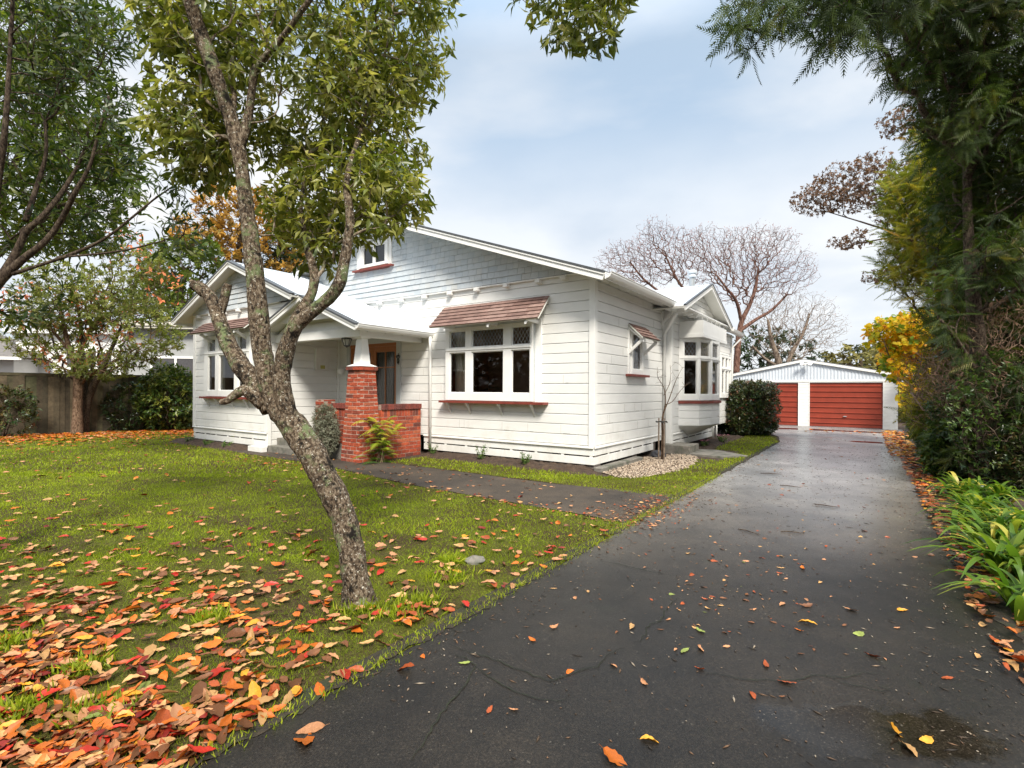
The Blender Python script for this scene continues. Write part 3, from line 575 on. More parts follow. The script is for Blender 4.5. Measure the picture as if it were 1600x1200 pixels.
# porch gable, left slope (runs in front of the wing)
PA, PZ, PS = -6.05, 3.56, .40
slope_panel('porch_roof', (-8.0,-2.1,PZ-PS*1.95-.03), (-8.0,-2.0,PZ-PS*1.95-.03), (PA,-2.1,PZ-.03))
slope_panel('porch_roof', (-7.55,-2.0,PZ-PS*1.5-.05), (-7.55,-.0,PZ-PS*1.5-.05), (PA,-2.0,PZ-.05))
def rake(v, a0, z0, a1, z1, h=.15, t=.035, name='bargeboard', n0=0):
    """two-step white barge with a dark flashing on top"""
    d = np.array([a1-a0, 0, z1-z0]); L_ = np.linalg.norm(d); d /= L_; up = np.array([-d[2], 0, d[0]]); up = up if up[2] > 0 else -up
    o = np.array([a0, v, z0])
    mb = MB(); mb.obox(o-up*h, d*L_, (0,-t,0), up*(h*.62)); mb.obox(o-up*(h*.38), d*L_, (0,-t-.02,0), up*(h*.38-.022)); mb.build(name, M['trim'], house, bevel=.003)
    mb = MB(); mb.obox(o-up*.020, d*L_, (0,-t-.03,0), up*.034); mb.obox(o+up*.004, d*L_, (0,.12,0), up*.01); mb.build('flashing', M['dark_edge'], house)
rake(-.5, .45, zE(.45)+.0, APX, APZ); rake(-.5, -12.15, zE(-12.15), APX, APZ)
rake(-2.3, -11.84, wz(-11.84), WA, WZ, .14); rake(-2.3, -6.05, wz(-6.05), WA, WZ, .14)
rake(-2.1, -4.13, wz(-4.13), PA, PZ, .13); rake(-2.12, -8.0, PZ-PS*1.95, PA, PZ, .13)
# eaves: gutter, fascia, rafter ends
def gutter(p0, p1, out, name='gutter', r=.055):
    p0 = np.array(p0, float); p1 = np.array(p1, float); out = np.array(out, float)
    prof = [(0,-.10),(.03,-.105),(.075,-.085),(.10,-.04),(.105,.0),(.115,.004),(.115,-.006),(.098,-.006)]
    mb = MB(); V = []
    for p in (p0, p1): V += [p+out*a+np.array([0,0,b]) for a, b in prof]
    n = len(prof); mb.add(V, [(i, i+1, n+i+1, n+i) for i in range(n-1)]+[tuple(range(n-1,-1,-1)), tuple(range(n,2*n))])
    mb.obox(p0+np.array([0,0,-.12]), p1-p0, -out*.02, (0,0,.12)); mb.build(name, M['trim'], house)
ez = zE(.45)-.005
gutter((.46,-.52,ez), (.46,3.12,ez), (1,0,0)); gutter((.46,7.85,ez), (.46,10.95,ez), (1,0,0))
gutter((-4.16,-2.12,wz(-4.16)-.0), (-4.16,.02,wz(-4.16)-.0), (1,0,0)); gutter((-11.86,-2.3,wz(-11.84)), (-11.86,1.5,wz(-11.84)), (-1,0,0))
for k in range(8):
    v = -.25+k*.48; mb = MB(); mb.obox((-.02,v,3.56), (.40,0,-.14), (0,.05,0), (0,0,.09)); mb.build('rafter_end', M['trim'], house)
for k in range(4):
    v = -1.75+k*.48; mb = MB(); mb.obox((-4.5,v,2.77), (.28,0,-.10), (0,.05,0), (0,0,.08)); mb.build('rafter_end', M['trim'], house)
mb = MB(); mb.obox((-.01,0,3.42), (0,3.9,0), (.03,0,0), (0,0,.13)); mb.build('frieze_board', M['soffit'], house)
# eave lining (sloping underside at the side wall)
# downpipes
def pipe(name, pts, r=.034, mat='trim'):
    mb = MB(); mb.tube(pts, r, 10); return mb.build(name, M[mat], house, smooth=True)
pipe('downpipe', [(-4.10,-.08,2.72),(-4.10,-.07,2.5),(-4.10,-.06,.12)])
pipe('downpipe', [(.50,3.30,3.34),(.47,3.32,3.27),(.12,3.74,2.98),(.075,3.78,2.9),(.075,3.78,.12)], .036)
pipe('downpipe', [(.50,10.6,3.34),(.3,10.3,3.05),(.26,10.3,.1)], .034)
pipe('waste_pipe', [(.28,7.75,.9),(.28,7.75,.0)], .03)
pipe('waste_pipe', [(.28,8.15,.6),(.28,8.15,.0)], .025)
# brackets beside the corner under the eave
mb = MB(); mb.obox((.0,3.72,3.05), (.05,0,0), (0,.05,0), (0,0,.4)); mb.obox((.0,3.70,3.1), (.28,0,.3), (0,.05,0), (0,0,.07)); mb.build('eave_bracket', M['trim'], house)

# windows
def window(F, s0, s1, z0, z1, cols, zl, zu, proud, lead=(0,1,2), muntin=False, name='window', frame_mat='trim', cheeks=True):
    mb = MB(); d0, d1 = proud-.07, proud
    xs = [s0]+[q for c in cols for q in c]+[s1]
    rows = [r for r in (zl, zu) if r]
    for i in range(0, len(xs), 2): F.box(mb, xs[i], xs[i+1], z0, z1, d0, d1)
    for (a, b) in cols:
        zz = [z0]+[q for r in rows for q in r]+[z1]
        for i in range(0, len(zz), 2): F.box(mb, a, b, zz[i], zz[i+1], d0, d1-.003)
    for (a, b) in cols:                                    # sash rebates
        for (p, q) in rows:
            w = .018
            F.box(mb, a, a+w, p, q, d0+.004, d1-.028); F.box(mb, b-w, b, p, q, d0+.004, d1-.028)
            F.box(mb, a+w, b-w, p, p+w, d0+.004, d1-.030); F.box(mb, a+w, b-w, q-w, q, d0+.004, d1-.030)
    if zl and zu:                                          # transom moulding and mullion beads
        F.box(mb, s0+.02, s1-.02, (zl[1]+zu[0])/2-.012, (zl[1]+zu[0])/2+.012, d1, d1+.014)
    w = mb.build(name, M[frame_mat], house, bevel=.003)
    if cheeks:
        mb = MB(); F.box(mb, s0-.005, s0+.02, z0, z1, -.02, d0); F.box(mb, s1-.02, s1+.005, z0, z1, -.02, d0); F.box(mb, s0, s1, z0-.02, z0, -.02, d0); F.box(mb, s0, s1, z1, z1+.02, -.02, d1)
        mb.build('casing', M['grey_trim'], w)
    for (a, b) in cols:
        for (p, q) in rows:
            mb = MB(); mb.quad(F.p(a,p,d0+.018),F.p(b,p,d0+.018),F.p(b,q,d0+.018),F.p(a,q,d0+.018)); mb.build('pane', M['glass'], w)
    if zu and lead:
        mb = MB()
        for ci, (a, b) in enumerate(cols):
            if ci not in lead: continue
            p, q = zu; W = b-a; H_ = q-p; sl = 1.55; step = .085
            n = int((W+H_/sl)/step)+2
            for sgn in (1, -1):
                for k in range(-1, n+1):
                    # line s = k*step +- (z/sl)
                    t0 = 0; t1 = H_
                    if sgn == 1: f = lambda t, k=k: k*step-H_/sl+t/sl
                    else: f = lambda t, k=k: k*step-t/sl
                    ts = [0, H_]
                    lo, hi = 0., H_
                    if sgn == 1:
                        lo = max(lo, (H_/sl-k*step)*sl); hi = min(hi, (W+H_/sl-k*step)*sl)
                    else:
                        lo = max(lo, (k*step-W)*sl); hi = min(hi, k*step*sl)
                    if hi-lo < .02: continue
                    A = F.p(a+f(lo), p+lo, d0+.020); B = F.p(a+f(hi), p+hi, d0+.020)
                    mb.tube([A, B], .0045, 4, cap=False)
        mb.build('leadwork', M['lead'], w)
    return w
def sill(F, s0, s1, z, d, brackets, parent, h=.05):
    mb = MB(); F.box(mb, s0, s1, z-h, z, .0, d); mb.build('sill', M['red_sill'], parent, bevel=.004)
    for q in brackets:
        mb = MB(); P = F.p; t = .022
        mb.hexa([P(q-t,z-h-.20,.0),P(q+t,z-h-.20,.0),P(q+t,z-h-.26,-.0),P(q-t,z-h-.26,-.0),P(q-t,z-h,d-.02),P(q+t,z-h,d-.02),P(q+t,z-h,d-.085),P(q-t,z-h,d-.085)])
        mb.build('sill_bracket', M['trim'], parent)
def awning(F, s0, s1, z_top, z_bot, d_bot, rows, bracket_at, d_top=.03, wmin=.25, wmax=.7, spread=.03, bdepth=.45):
    L0 = np.array(F.p(s0+spread, z_top, d_top)); Rr = np.array(F.p(s1-spread, z_top, d_top)); B0 = np.array(F.p(s0, z_bot, d_bot)); B1 = np.array(F.p(s1, z_bot, d_bot))
    nrm = np.cross(Rr-L0, B0-L0); nrm /= np.linalg.norm(nrm)
    if nrm[2] < 0: nrm = -nrm
    aw = MB(); aw.hexa([B0-nrm*.03, B1-nrm*.03, Rr-nrm*.03, L0-nrm*.03, B0-nrm*.008, B1-nrm*.008, Rr-nrm*.008, L0-nrm*.008]); W = aw.build('awning', M['soffit'], house)
    mb = MB()
    for k in range(rows):
        t0 = k/rows; t1 = (k+1)/rows
        a0 = L0+(B0-L0)*t0; a1 = Rr+(B1-Rr)*t0; b0 = L0+(B0-L0)*(t1+.02); b1 = Rr+(B1-Rr)*(t1+.02)
        q = 0.; Wd = np.linalg.norm(b1-b0)
        while q < 1:
            e = min(1, q+random.uniform(wmin, wmax)/Wd); g_ = .003/Wd; j = random.uniform(-.003, .003)
            c0 = a0+(a1-a0)*q; c1 = a0+(a1-a0)*(e-g_); d0_ = b0+(b1-b0)*q+(B0-L0)*j; d1_ = b0+(b1-b0)*(e-g_)+(B0-L0)*j
            mb.hexa([d0_+nrm*.006, d1_+nrm*.006, c1-nrm*.006, c0-nrm*.006, d0_+nrm*.026, d1_+nrm*.026, c1+nrm*.004, c0+nrm*.004], random.random()); q = e
    mb.build('shingles', M['awning'], W)
    for q in bracket_at:
        mb = MB(); P = F.p; t = .022; f = .86
        zt = z_top+(z_bot-z_top)*f-.045; dt = d_top+(d_bot-d_top)*f
        mb.hexa([P(q-t,zt-bdepth,.0),P(q+t,zt-bdepth,.0),P(q+t,zt-bdepth-.07,.0),P(q-t,zt-bdepth-.07,.0),P(q-t,zt+.01,dt),P(q+t,zt+.01,dt),P(q+t,zt-.05,dt+.03),P(q-t,zt-.05,dt+.03)])
        mb.obox(P(q-t, z_top-.05, .0), np.array(P(q+t,z_top-.05,0))-np.array(P(q-t,z_top-.05,0)), np.array(P(q-t,z_bot-.05,d_bot-.02))-np.array(P(q-t,z_top-.05,.0)), (0,0,-.045))
        mb.build('awning_bracket', M['trim'], W)
    return W
# big front window
w1 = window(FRONT, -3.56, -1.28, 1.28, 2.86, [(-3.45,-2.99),(-2.82,-1.98),(-1.78,-1.33)], (1.44,2.32), (2.42,2.79), .15)
mb = MB(); FRONT.box(mb, -3.66, -3.56, 1.26, 2.88, -.01, .024); mb.build('architrave', M['trim'], w1, bevel=.003)
mb = MB(); FRONT.box(mb, -1.28, -1.14, 1.26, 2.95, -.01, .024); mb.build('architrave', M['trim'], w1, bevel=.003)
sill(FRONT, -3.72, -.98, 1.27, .20, (-3.52,-2.95,-2.1,-1.3), w1)
awning(FRONT, -3.72, -.92, 3.36, 2.87, .50, 6, (-3.30,-2.13,-1.22), bdepth=.0)
# wing window
w2 = window(WING, -10.42, -8.12, 1.30, 2.88, [(-10.24,-9.83),(-9.64,-8.86),(-8.68,-8.28)], (1.45,2.37), (2.47,2.80), .13)
mb = MB(); WING.box(mb, -10.52, -10.42, 1.28, 2.9, -.01, .024); mb.build('architrave', M['trim'], w2, bevel=.003)
mb = MB(); WING.box(mb, -8.12, -8.0, 1.28, 2.95, -.01, .024); mb.build('architrave', M['trim'], w2, bevel=.003)
sill(WING, -10.6, -7.9, 1.29, .18, (-10.4,-9.85,-9.1,-8.4), w2)
awning(WING, -10.62, -7.86, 3.26, 2.94, .42, 5, (-10.1,-9.2,-8.35), bdepth=.22)
# attic window
F2 = Fr((0,-.0,0), (1,0,0), (0,-1,0))
w3 = window(F2, -6.60, -5.52, 4.60, 5.22, [(-6.47,-6.07),(-6.03,-5.63)], (4.67,5.13), None, .11)
mb = MB(); F2.box(mb, -6.71, -6.60, 4.56, 5.27, .0, .085); mb.build('architrave', M['trim'], w3, bevel=.003)
mb = MB(); F2.box(mb, -5.52, -5.41, 4.56, 5.27, .0, .085); mb.build('architrave', M['trim'], w3, bevel=.003)
mb = MB(); F2.box(mb, -6.71, -5.41, 5.27, 5.36, .0, .085); mb.build('architrave', M['trim'], w3, bevel=.003)
mb = MB(); F2.box(mb, -6.80, -5.34, 4.52, 4.56, .0, .17); mb.build('sill', M['red_sill'], w3, bevel=.004)
mb = MB(); F2.box(mb, -6.58, -5.54, 4.62, 5.2, .0, .02); mb.build('blind', M['blind'], w3)
# small side window
w4 = window(SIDE, 1.72, 2.40, 1.86, 2.80, [(1.80,2.32)], (1.97,2.74), None, .05)
mb = MB(); F = SIDE
for q in (1.93, 2.06, 2.19): mb.tube([F.p(q,1.98,.0),F.p(q,2.73,.0)], .0045, 4)
for q in (2.1, 2.45): mb.tube([F.p(1.8,q,.0),F.p(1.93,q+.1,.0),F.p(2.06,q-.05,.0),F.p(2.19,q+.1,.0),F.p(2.32,q,.0)], .0045, 4)
mb.build('leadwork', M['lead'], w4)
mb = MB(); F.box(mb, 1.62, 1.72, 1.86, 2.86, -.01, .024); mb.build('architrave', M['trim'], w4, bevel=.003)
mb = MB(); F.box(mb, 2.40, 2.50, 1.86, 2.86, -.01, .024); mb.build('architrave', M['trim'], w4, bevel=.003)
mb = MB(); F.box(mb, 1.62, 2.50, 2.80, 2.88, -.01, .022); mb.build('architrave', M['trim'], w4, bevel=.003)
mb = MB(); F.box(mb, 1.50, 2.62, 1.81, 1.86, .0, .12); mb.build('sill', M['red_sill'], w4, bevel=.004)
awning(SIDE, 1.56, 2.56, 2.93, 2.62, .36, 4, (1.64,2.48), wmin=.15, wmax=.35, bdepth=.28)
# rear side window behind the bay
window(SIDE2, 8.75, 10.2, 1.3, 2.7, [(8.85,9.25),(9.35,9.75),(9.83,10.1)], (1.45,2.2), (2.3,2.62), .08, lead=())
# bow window: five facets
pts = [(.2,4.5),(.64,4.76),(.80,5.36),(.82,6.12),(.68,6.76),(.2,7.02)]
bow_lines = MB()
for i in range(5):
    a = np.array([*pts[i], 0.]); b = np.array([*pts[i+1], 0.]); S = b-a; L_ = np.linalg.norm(S); S /= L_; Nn = np.array([S[1], -S[0], 0.])
    Fb = Fr(a, S, Nn)
    mw = .055 if L_ > .6 else .045
    if i in (0, 4): cols = [(.13, L_-.06)]
    else: cols = [(.07, L_-.07)]
    wn = window(Fb, 0, L_, 1.27, 2.86, cols, (1.42,2.30), (2.40,2.78), .0, cheeks=False)
    mb = MB(); Fb.box(mb, -.02, L_+.02, 1.19, 1.255, -.10, .05); mb.build('sill', M['red_sill'], wn, bevel=.004)
    mb = MB(); boards(mb, Fb, 0, L_, .62, 1.19, pitch=.19, zref=.62); mb.build('apron', M['white'], wn)
mb = MB(); P5 = [(p[0], p[1], .62) for p in pts]; mb.add(P5+[(.2,5.2,.33),(.2,6.4,.33)], [(0,1,6),(1,2,6),(2,3,7,6),(3,4,7),(4,5,7)]); mb.add([(p[0],p[1],2.86) for p in pts], [(0,1,2,3,4,5)]); mb.build('bow_underside', M['soffit'], house)
mb = MB(); mb.obox((.2,5.3,.30), (.05,0,0), (0,.06,0), (0,0,.3)); mb.obox((.22,5.3,.36), (.40,0,.27), (0,.06,0), (0,0,.05)); mb.build('bow_bracket', M['trim'], house)
# hood over the bow, side gable
mb = MB(); mb.box(.2, .80, 4.5, 7.02, 2.87, 3.28); mb.build('hood', M['trim'], house, bevel=.004)
mb = MB(); mb.box(.2, .815, 4.485, 7.04, 2.86, 2.955); mb.build('hood_fascia', M['trim'], house, bevel=.004)
GV, GZ, GS = 5.45, 4.34, .365; GU = .74; GH = 2.42
FG = Fr((.45,0,0), (0,1,0), (1,0,0))
mb = MB(); boards(mb, FG, lambda z: GV-(GZ-.1-z)/GS, lambda z: GV+(GZ-.1-z)/GS, 3.5, 4.22, pitch=.14, zref=3.5); mb.build('side_gable_wall', M['white'], house)
mb = MB(); mb.box(.2, .52, GV-2.3, GV+2.3, 3.44, 3.5); mb.build('gable_band', M['trim'], house)
for k in range(9):
    v = GV-1.9+k*.47; mb = MB(); mb.box(.45, .66, v-.06, v+.06, 3.36, 3.43); mb.build('dentil', M['trim'], house)
mb = MB(); mb.box(.5, .74, GV-2.42, GV+2.5, 3.43, 3.455); mb.build('gable_ledge', M['trim'], house)
zr = GZ-GH*GS
slope_panel('side_gable_roof', (-2.2,GV-GH,zr-.02), (GU,GV-GH,zr-.02), (-2.2,GV,GZ-.02))
slope_panel('side_gable_roof', (-2.2,GV+GH,zr-.02), (GU,GV+GH,zr-.02), (-2.2,GV,GZ-.02))
def rake_side(v0, z0, v1, z1, h=.13):
    d = np.array([0, v1-v0, z1-z0]); L_ = np.linalg.norm(d); d /= L_; up = np.array([0, -d[2], d[1]]); up = up if up[2] > 0 else -up
    o = np.array([GU, v0, z0]); mb = MB(); mb.obox(o-up*h, d*L_, (.035,0,0), up*(h*.6)); mb.obox(o-up*(h*.4), d*L_, (.05,0,0), up*(h*.4-.022)); mb.build('bargeboard', M['trim'], house, bevel=.003)
    mb = MB(); mb.obox(o-up*.02, d*L_, (.06,0,0), up*.034); mb.build('flashing', M['dark_edge'], house)
rake_side(GV-GH, zr, GV, GZ); rake_side(GV+GH, zr, GV, GZ)
gutter((.15,GV+GH+.02,zr-.0), (GU+.08,GV+GH+.02,zr-.0), (0,1,0))
mb = MB(); mb.obox((-2.25,GV-.09,GZ-.045), (3.0,0,0), (0,.09,.035), (0,0,.012)); mb.obox((-2.25,GV+.0,GZ-.01), (3.0,0,0), (0,.09,-.035), (0,0,.012)); mb.build('ridge_cap', M['roof_white'], house)
mb = MB(); mb.obox((WA-.09,-2.34,WZ-.045), (0,4.0,0), (.09,0,.037), (0,0,.012)); mb.obox((WA,-2.34,WZ-.008), (0,4.0,0), (.09,0,-.037), (0,0,.012)); mb.build('ridge_cap', M['roof_white'], house)
# ceiling/soffit under the whole roof
mb = MB(); mb.box(-11.25, -.05, .1, 10.5, 3.3, 3.34); mb.build('ceiling', M['soffit'], house)
# flue
fl = MB(); fl.lathe((-.15,6.9,3.75), [(.085,0),(.085,1.14)], 18); flue = fl.build('flue', M['galv'], house, smooth=True)
fl = MB(); fl.lathe((-.15,6.9,4.88), [(.085,0),(.13,.015),(.13,.06),(.10,.08),(.10,.12),(.135,.13),(.135,.20),(.10,.225),(.0,.23)], 18); fl.build('flue_cowl', M['roof_white'], flue)
# rooms
def room(u0, u1, v0, v1, mat='room', open_side='front'):
    mb = MB(); z0, z1 = .5, 3.25
    mb.quad((u0,v0,z0),(u1,v0,z0),(u1,v1,z0),(u0,v1,z0)); mb.quad((u0,v0,z1),(u1,v0,z1),(u1,v1,z1),(u0,v1,z1))
    if open_side != 'back': mb.quad((u0,v1,z0),(u1,v1,z0),(u1,v1,z1),(u0,v1,z1))
    mb.quad((u0,v0,z0),(u0,v1,z0),(u0,v1,z1),(u0,v0,z1))
    if open_side == 'front': mb.quad((u1,v0,z0),(u1,v1,z0),(u1,v1,z1),(u1,v0,z1))
    if open_side == 'side': mb.quad((u0,v0,z0),(u1,v0,z0),(u1,v0,z1),(u0,v0,z1))
    mb.build('room', M[mat], house)
room(-4.0, -.15, .04, 2.0); room(-11.15, -7.75, -1.94, .2); room(-7.4, -4.6, .06, 3.2)
room(-3.2, -.05, 3.4, 8.4, open_side='side'); room(-1.2, -.04, 1.3, 3.2, open_side='side'); room(-2.5, .1, 8.5, 10.4, 'room_pale', open_side='side')
def curtain(u0, v0, u1, v1, z0=.9, z1=3.0, amp=.03, mat='curtain'):
    a = np.array([u0, v0]); b = np.array([u1, v1]); L_ = np.linalg.norm(b-a); n = int(L_/.02)+2; d = (b-a)/L_; nr = np.array([-d[1], d[0]]); mb = MB(); V = []
    for i in range(n):
        q = a+(b-a)*i/(n-1)+nr*amp*math.sin(i/(n-1)*L_/.09*math.pi*2); V += [(q[0], q[1], z0), (q[0], q[1], z1)]
    mb.add(V, [(2*i, 2*i+2, 2*i+3, 2*i+1) for i in range(n-1)]); mb.build('curtain', M[mat], house, smooth=True)
curtain(-3.5,.12,-3.22,.16); curtain(-8.7,-1.84,-8.5,-1.84); curtain(-10.3,-1.84,-9.9,-1.84); curtain(-1.42,.12,-1.3,.12); curtain(-8.45,-1.84,-8.2,-1.84)
curtain(.62,5.0,.74,5.35, amp=.015)
# inner wood panelling and a brick chimney breast seen through the front window
mb = MB(); mb.box(-3.98, -3.93, .35, 1.5, .5, 2.25); mb.build('wood_panelling', M['wood'], house)

# ------------------------------------------------------------------ porch
mb = MB(); boards(mb, Fr((0,-1.75,0), (1,0,0), (0,-1,0)), lambda z: PA-(PZ-.12-z)/PS if PA-(PZ-.12-z)/PS > -7.55 else -7.55, lambda z: min(-4.45, PA+(PZ-.12-z)/PS), 2.78, 3.42, zref=2.78, pitch=.2); mb.build('porch_pediment', M['white'], house)
mb = MB(); mb.box(-7.55, -4.42, -1.80, -1.62, 2.60, 2.79); mb.box(-4.56, -4.42, -1.62, -.02, 2.60, 2.79); mb.build('porch_beam', M['trim'], house, bevel=.004)
mb = MB(); mb.box(-7.54, -4.45, -1.7, -.02, 2.80, 2.82); mb.build('porch_ceiling', M['soffit'], house)
mb = MB(); mb.box(-7.54, -4.45, -1.75, -.0, .0, .32); mb.build('porch_floor', M['concrete'], house)
# door
mb = MB(); d0, d1 = -.02, .03
FRONT.box(mb, -7.18, -7.05, .32, 2.66, -.03, d1); FRONT.box(mb, -5.28, -5.13, .32, 2.66, -.03, d1); FRONT.box(mb, -7.18, -5.13, 2.66, 2.80, -.03, d1); mb.build('door_architrave', M['grey_trim'], house, bevel=.003)
def door(a0, a1, handle_side):
    mb = MB(); F = Fr((0,.01,0), (1,0,0), (0,-1,0)); z0, z1 = .34, 2.58; st = .10
    F.box(mb, a0, a0+st, z0, z1, -.04, .0); F.box(mb, a1-st, a1, z0, z1, -.04, .0); F.box(mb, a0+st, a1-st, z0, z0+.22, -.04, -.001); F.box(mb, a0+st, a1-st, z1-.14, z1, -.04, -.001)
    mid = a0+st+(a1-a0-2*st)*.5
    F.box(mb, mid-.018, mid+.018, z0+.22, z1-.14, -.03, -.004); F.box(mb, a0+st, a1-st, 2.04, 2.07, -.031, -.006)
    d = mb.build('door', M['wood'], house, bevel=.003)
    mb = MB(); mb.quad(F.p(a0+st,z0+.2,-.02),F.p(a1-st,z0+.2,-.02),F.p(a1-st,z1-.14,-.02),F.p(a0+st,z1-.14,-.02)); mb.build('pane', M['glass'], d)
    if handle_side:
        mb = MB(); q = a0+.05; F.box(mb, q-.02, q+.02, 1.28, 1.44, .0, .012); mb.tube([F.p(q,1.38,.01),F.p(q,1.38,.05),F.p(q+.08,1.38,.055)], .009, 8); mb.build('handle', M['galv'], d)
door(-7.05, -6.17, 0); door(-6.16, -5.28, 1)
mb = MB(); FRONT.box(mb, -7.05, -5.28, 2.58, 2.66, -.03, .012); mb.build('door_head', M['wood'], house, bevel=.003)
curtain(-7.0, .12, -5.3, .12, .4, 2.6, .012, 'screen')
mb = MB(); FRONT.box(mb, -7.12, -5.2, .3, .34, -.05, .05); mb.build('door_sill', M['wood'], house)
# brickwork
def brick_block(mb, cx, cy, w_of_z, d_of_z, z0, z1, ch=.083, bl=.225, r=None, jit=.004):
    z = z0; k = 0
    while z < z1-.02:
        h = min(ch-.014, z1-z); W, D = w_of_z(z), d_of_z(z); bd = .1
        for side in range(4):
            long_ = (side % 2 == 0) == (k % 2 == 0)
            Ls = (W if side % 2 == 0 else D); Lr = Ls if long_ else Ls-2*bd
            n = max(1, round(Lr/bl)); off = 0
            e = [-Lr/2+Lr*i/n for i in range(n+1)]
            for i in range(n):
                a, b = e[i]+.0065, e[i+1]-.0065; j = random.uniform(-jit, jit)
                face = (D if side % 2 == 0 else W)/2+j; inn = (D if side % 2 == 0 else W)/2-bd+.004
                zz0, zz1 = z+random.uniform(-.002, .002), z+h+random.uniform(-.002, .002)
                if side == 0: q = (cx+a, cx+b, cy-face, cy-inn)
                elif side == 2: q = (cx+a, cx+b, cy+inn, cy+face)
                elif side == 1: q = (cx+inn, cx+face, cy+a, cy+b)
                else: q = (cx-face, cx-inn, cy+a, cy+b)
                mb.box(*q, zz0, zz1, random.random() if r is None else r)
        z += ch; k += 1
def pier(cx, cy, w0, w1, h, cap, name='brick_pier'):
    mb = MB(); brick_block(mb, cx, cy, lambda z: w0+(w1-w0)*z/h, lambda z: w0+(w1-w0)*z/h, 0, h-.001)
    p = mb.build(name, M['brick'], house, bevel=.004)
    mb = MB(); a, b = w0/2-.006, w1/2-.006
    mb.hexa([(cx-a,cy-a,0),(cx+a,cy-a,0),(cx+a,cy+a,0),(cx-a,cy+a,0),(cx-b,cy-b,h),(cx+b,cy-b,h),(cx+b,cy+b,h),(cx-b,cy+b,h)]); mb.build('mortar', M['mortar'], p)
    if cap:
        mb = MB(); brick_block(mb, cx, cy, lambda z: w1+.07, lambda z: w1+.07, h+.001, h+.085); mb.box(cx-w1/2-.02, cx+w1/2+.02, cy-w1/2-.02, cy+w1/2+.02, h, h+.075, .8); mb.build('cap_course', M['brick'], p, bevel=.004)
    return p
PX, PY = -4.60, -1.60
p = pier(PX, PY, .60, .40, 1.90, True)
mb = MB(); t = .225; mb.hexa([(PX-t,PY-t,1.985),(PX+t,PY-t,1.985),(PX+t,PY+t,1.985),(PX-t,PY+t,1.985),(PX-.14,PY-.14,2.03),(PX+.14,PY-.14,2.03),(PX+.14,PY+.14,2.03),(PX-.14,PY+.14,2.03)]); mb.build('cap_weathering', M['trim'], house)
mb = MB(); a, b = .125, .08; mb.hexa([(PX-a,PY-a,2.02),(PX+a,PY-a,2.02),(PX+a,PY+a,2.02),(PX-a,PY+a,2.02),(PX-b,PY-b,2.60),(PX+b,PY-b,2.60),(PX+b,PY+b,2.60),(PX-b,PY+b,2.60)]); mb.build('column', M['trim'], house, bevel=.006)
mb = MB(); mb.box(PX-.15, PX+.15, PY-.15, PY+.10, 2.575, 2.602); mb.build('column_capital', M['trim'], house)
pier(-5.68, -1.72, .30, .30, 1.27, False, 'low_brick_pier')
def low_wall(x0, x1, y0, y1, h):
    cx, cy = (x0+x1)/2, (y0+y1)/2; W, D = x1-x0, y1-y0
    mb = MB(); z = 0; k = 0; alongx = W > D; L_ = max(W, D); T = min(W, D)
    hz = h-.115-.2
    while z < hz-.02:
        n = max(1, round(L_/.23)); off = (k % 2)*.5
        es = [0]+[min(1, max(0, (i+off)/n)) for i in range(0 if off else 1, n)]+[1]
        for i in range(len(es)-1):
            if es[i+1]-es[i] < .02: continue
            a = -L_/2+L_*es[i]+.004; b = -L_/2+L_*es[i+1]-.004; j = random.uniform(-.003, .003)
            if alongx: mb.box(cx+a, cx+b, cy-T/2-j, cy+T/2+j, z, z+.072, random.random())
            else: mb.box(cx-T/2-j, cx+T/2+j, cy+a, cy+b, z, z+.072, random.random())
        z += .083; k += 1
    n = max(2, round(L_/.083))                       # a soldier course under the coping
    for i in range(n):
        a = -L_/2+L_*i/n+.004; b = -L_/2+L_*(i+1)/n-.004
        if alongx: mb.box(cx+a, cx+b, cy-T/2, cy+T/2, z, h-.12, random.random())
        else: mb.box(cx-T/2, cx+T/2, cy+a, cy+b, z, h-.12, random.random())
    w = mb.build('low_brick_wall', M['brick'], house, bevel=.003)
    mb = MB(); mb.box(cx-W/2+.005, cx+W/2-.005, cy-D/2+.005, cy+D/2-.005, 0, h-.115); mb.box(cx-W/2+.0, cx+W/2-.0, cy-D/2, cy+D/2, h-.119, h-.006); mb.build('mortar', M['mortar'], w)
    mb = MB()
    for i in range(n):
        a = -L_/2+L_*i/n+.004; b = -L_/2+L_*(i+1)/n-.004; o = .03
        if alongx: mb.box(cx+a, cx+b, cy-T/2-o, cy+T/2+o, h-.112, h+random.uniform(-.003, .003), random.random())
        else: mb.box(cx-T/2-o, cx+T/2+o, cy+a, cy+b, h-.112, h+random.uniform(-.003, .003), random.random())
    mb.build('coping', M['dark_brick'], w, bevel=.003)
low_wall(-4.56, -4.34, -1.30, -.12, 1.18); low_wall(-5.53, -4.88, -1.66, -1.44, 1.20)
mb = MB(); mb.box(-7.52, -5.9, -2.0, -1.74, 0, .16); mb.build('porch_step', M['concrete'], house, bevel=.01)
st = MB(); st.box(-8.1, -7.5, -2.16, -2.02, 0, .13); st.build('wall_skirt', M['trim'], house, bevel=.003)
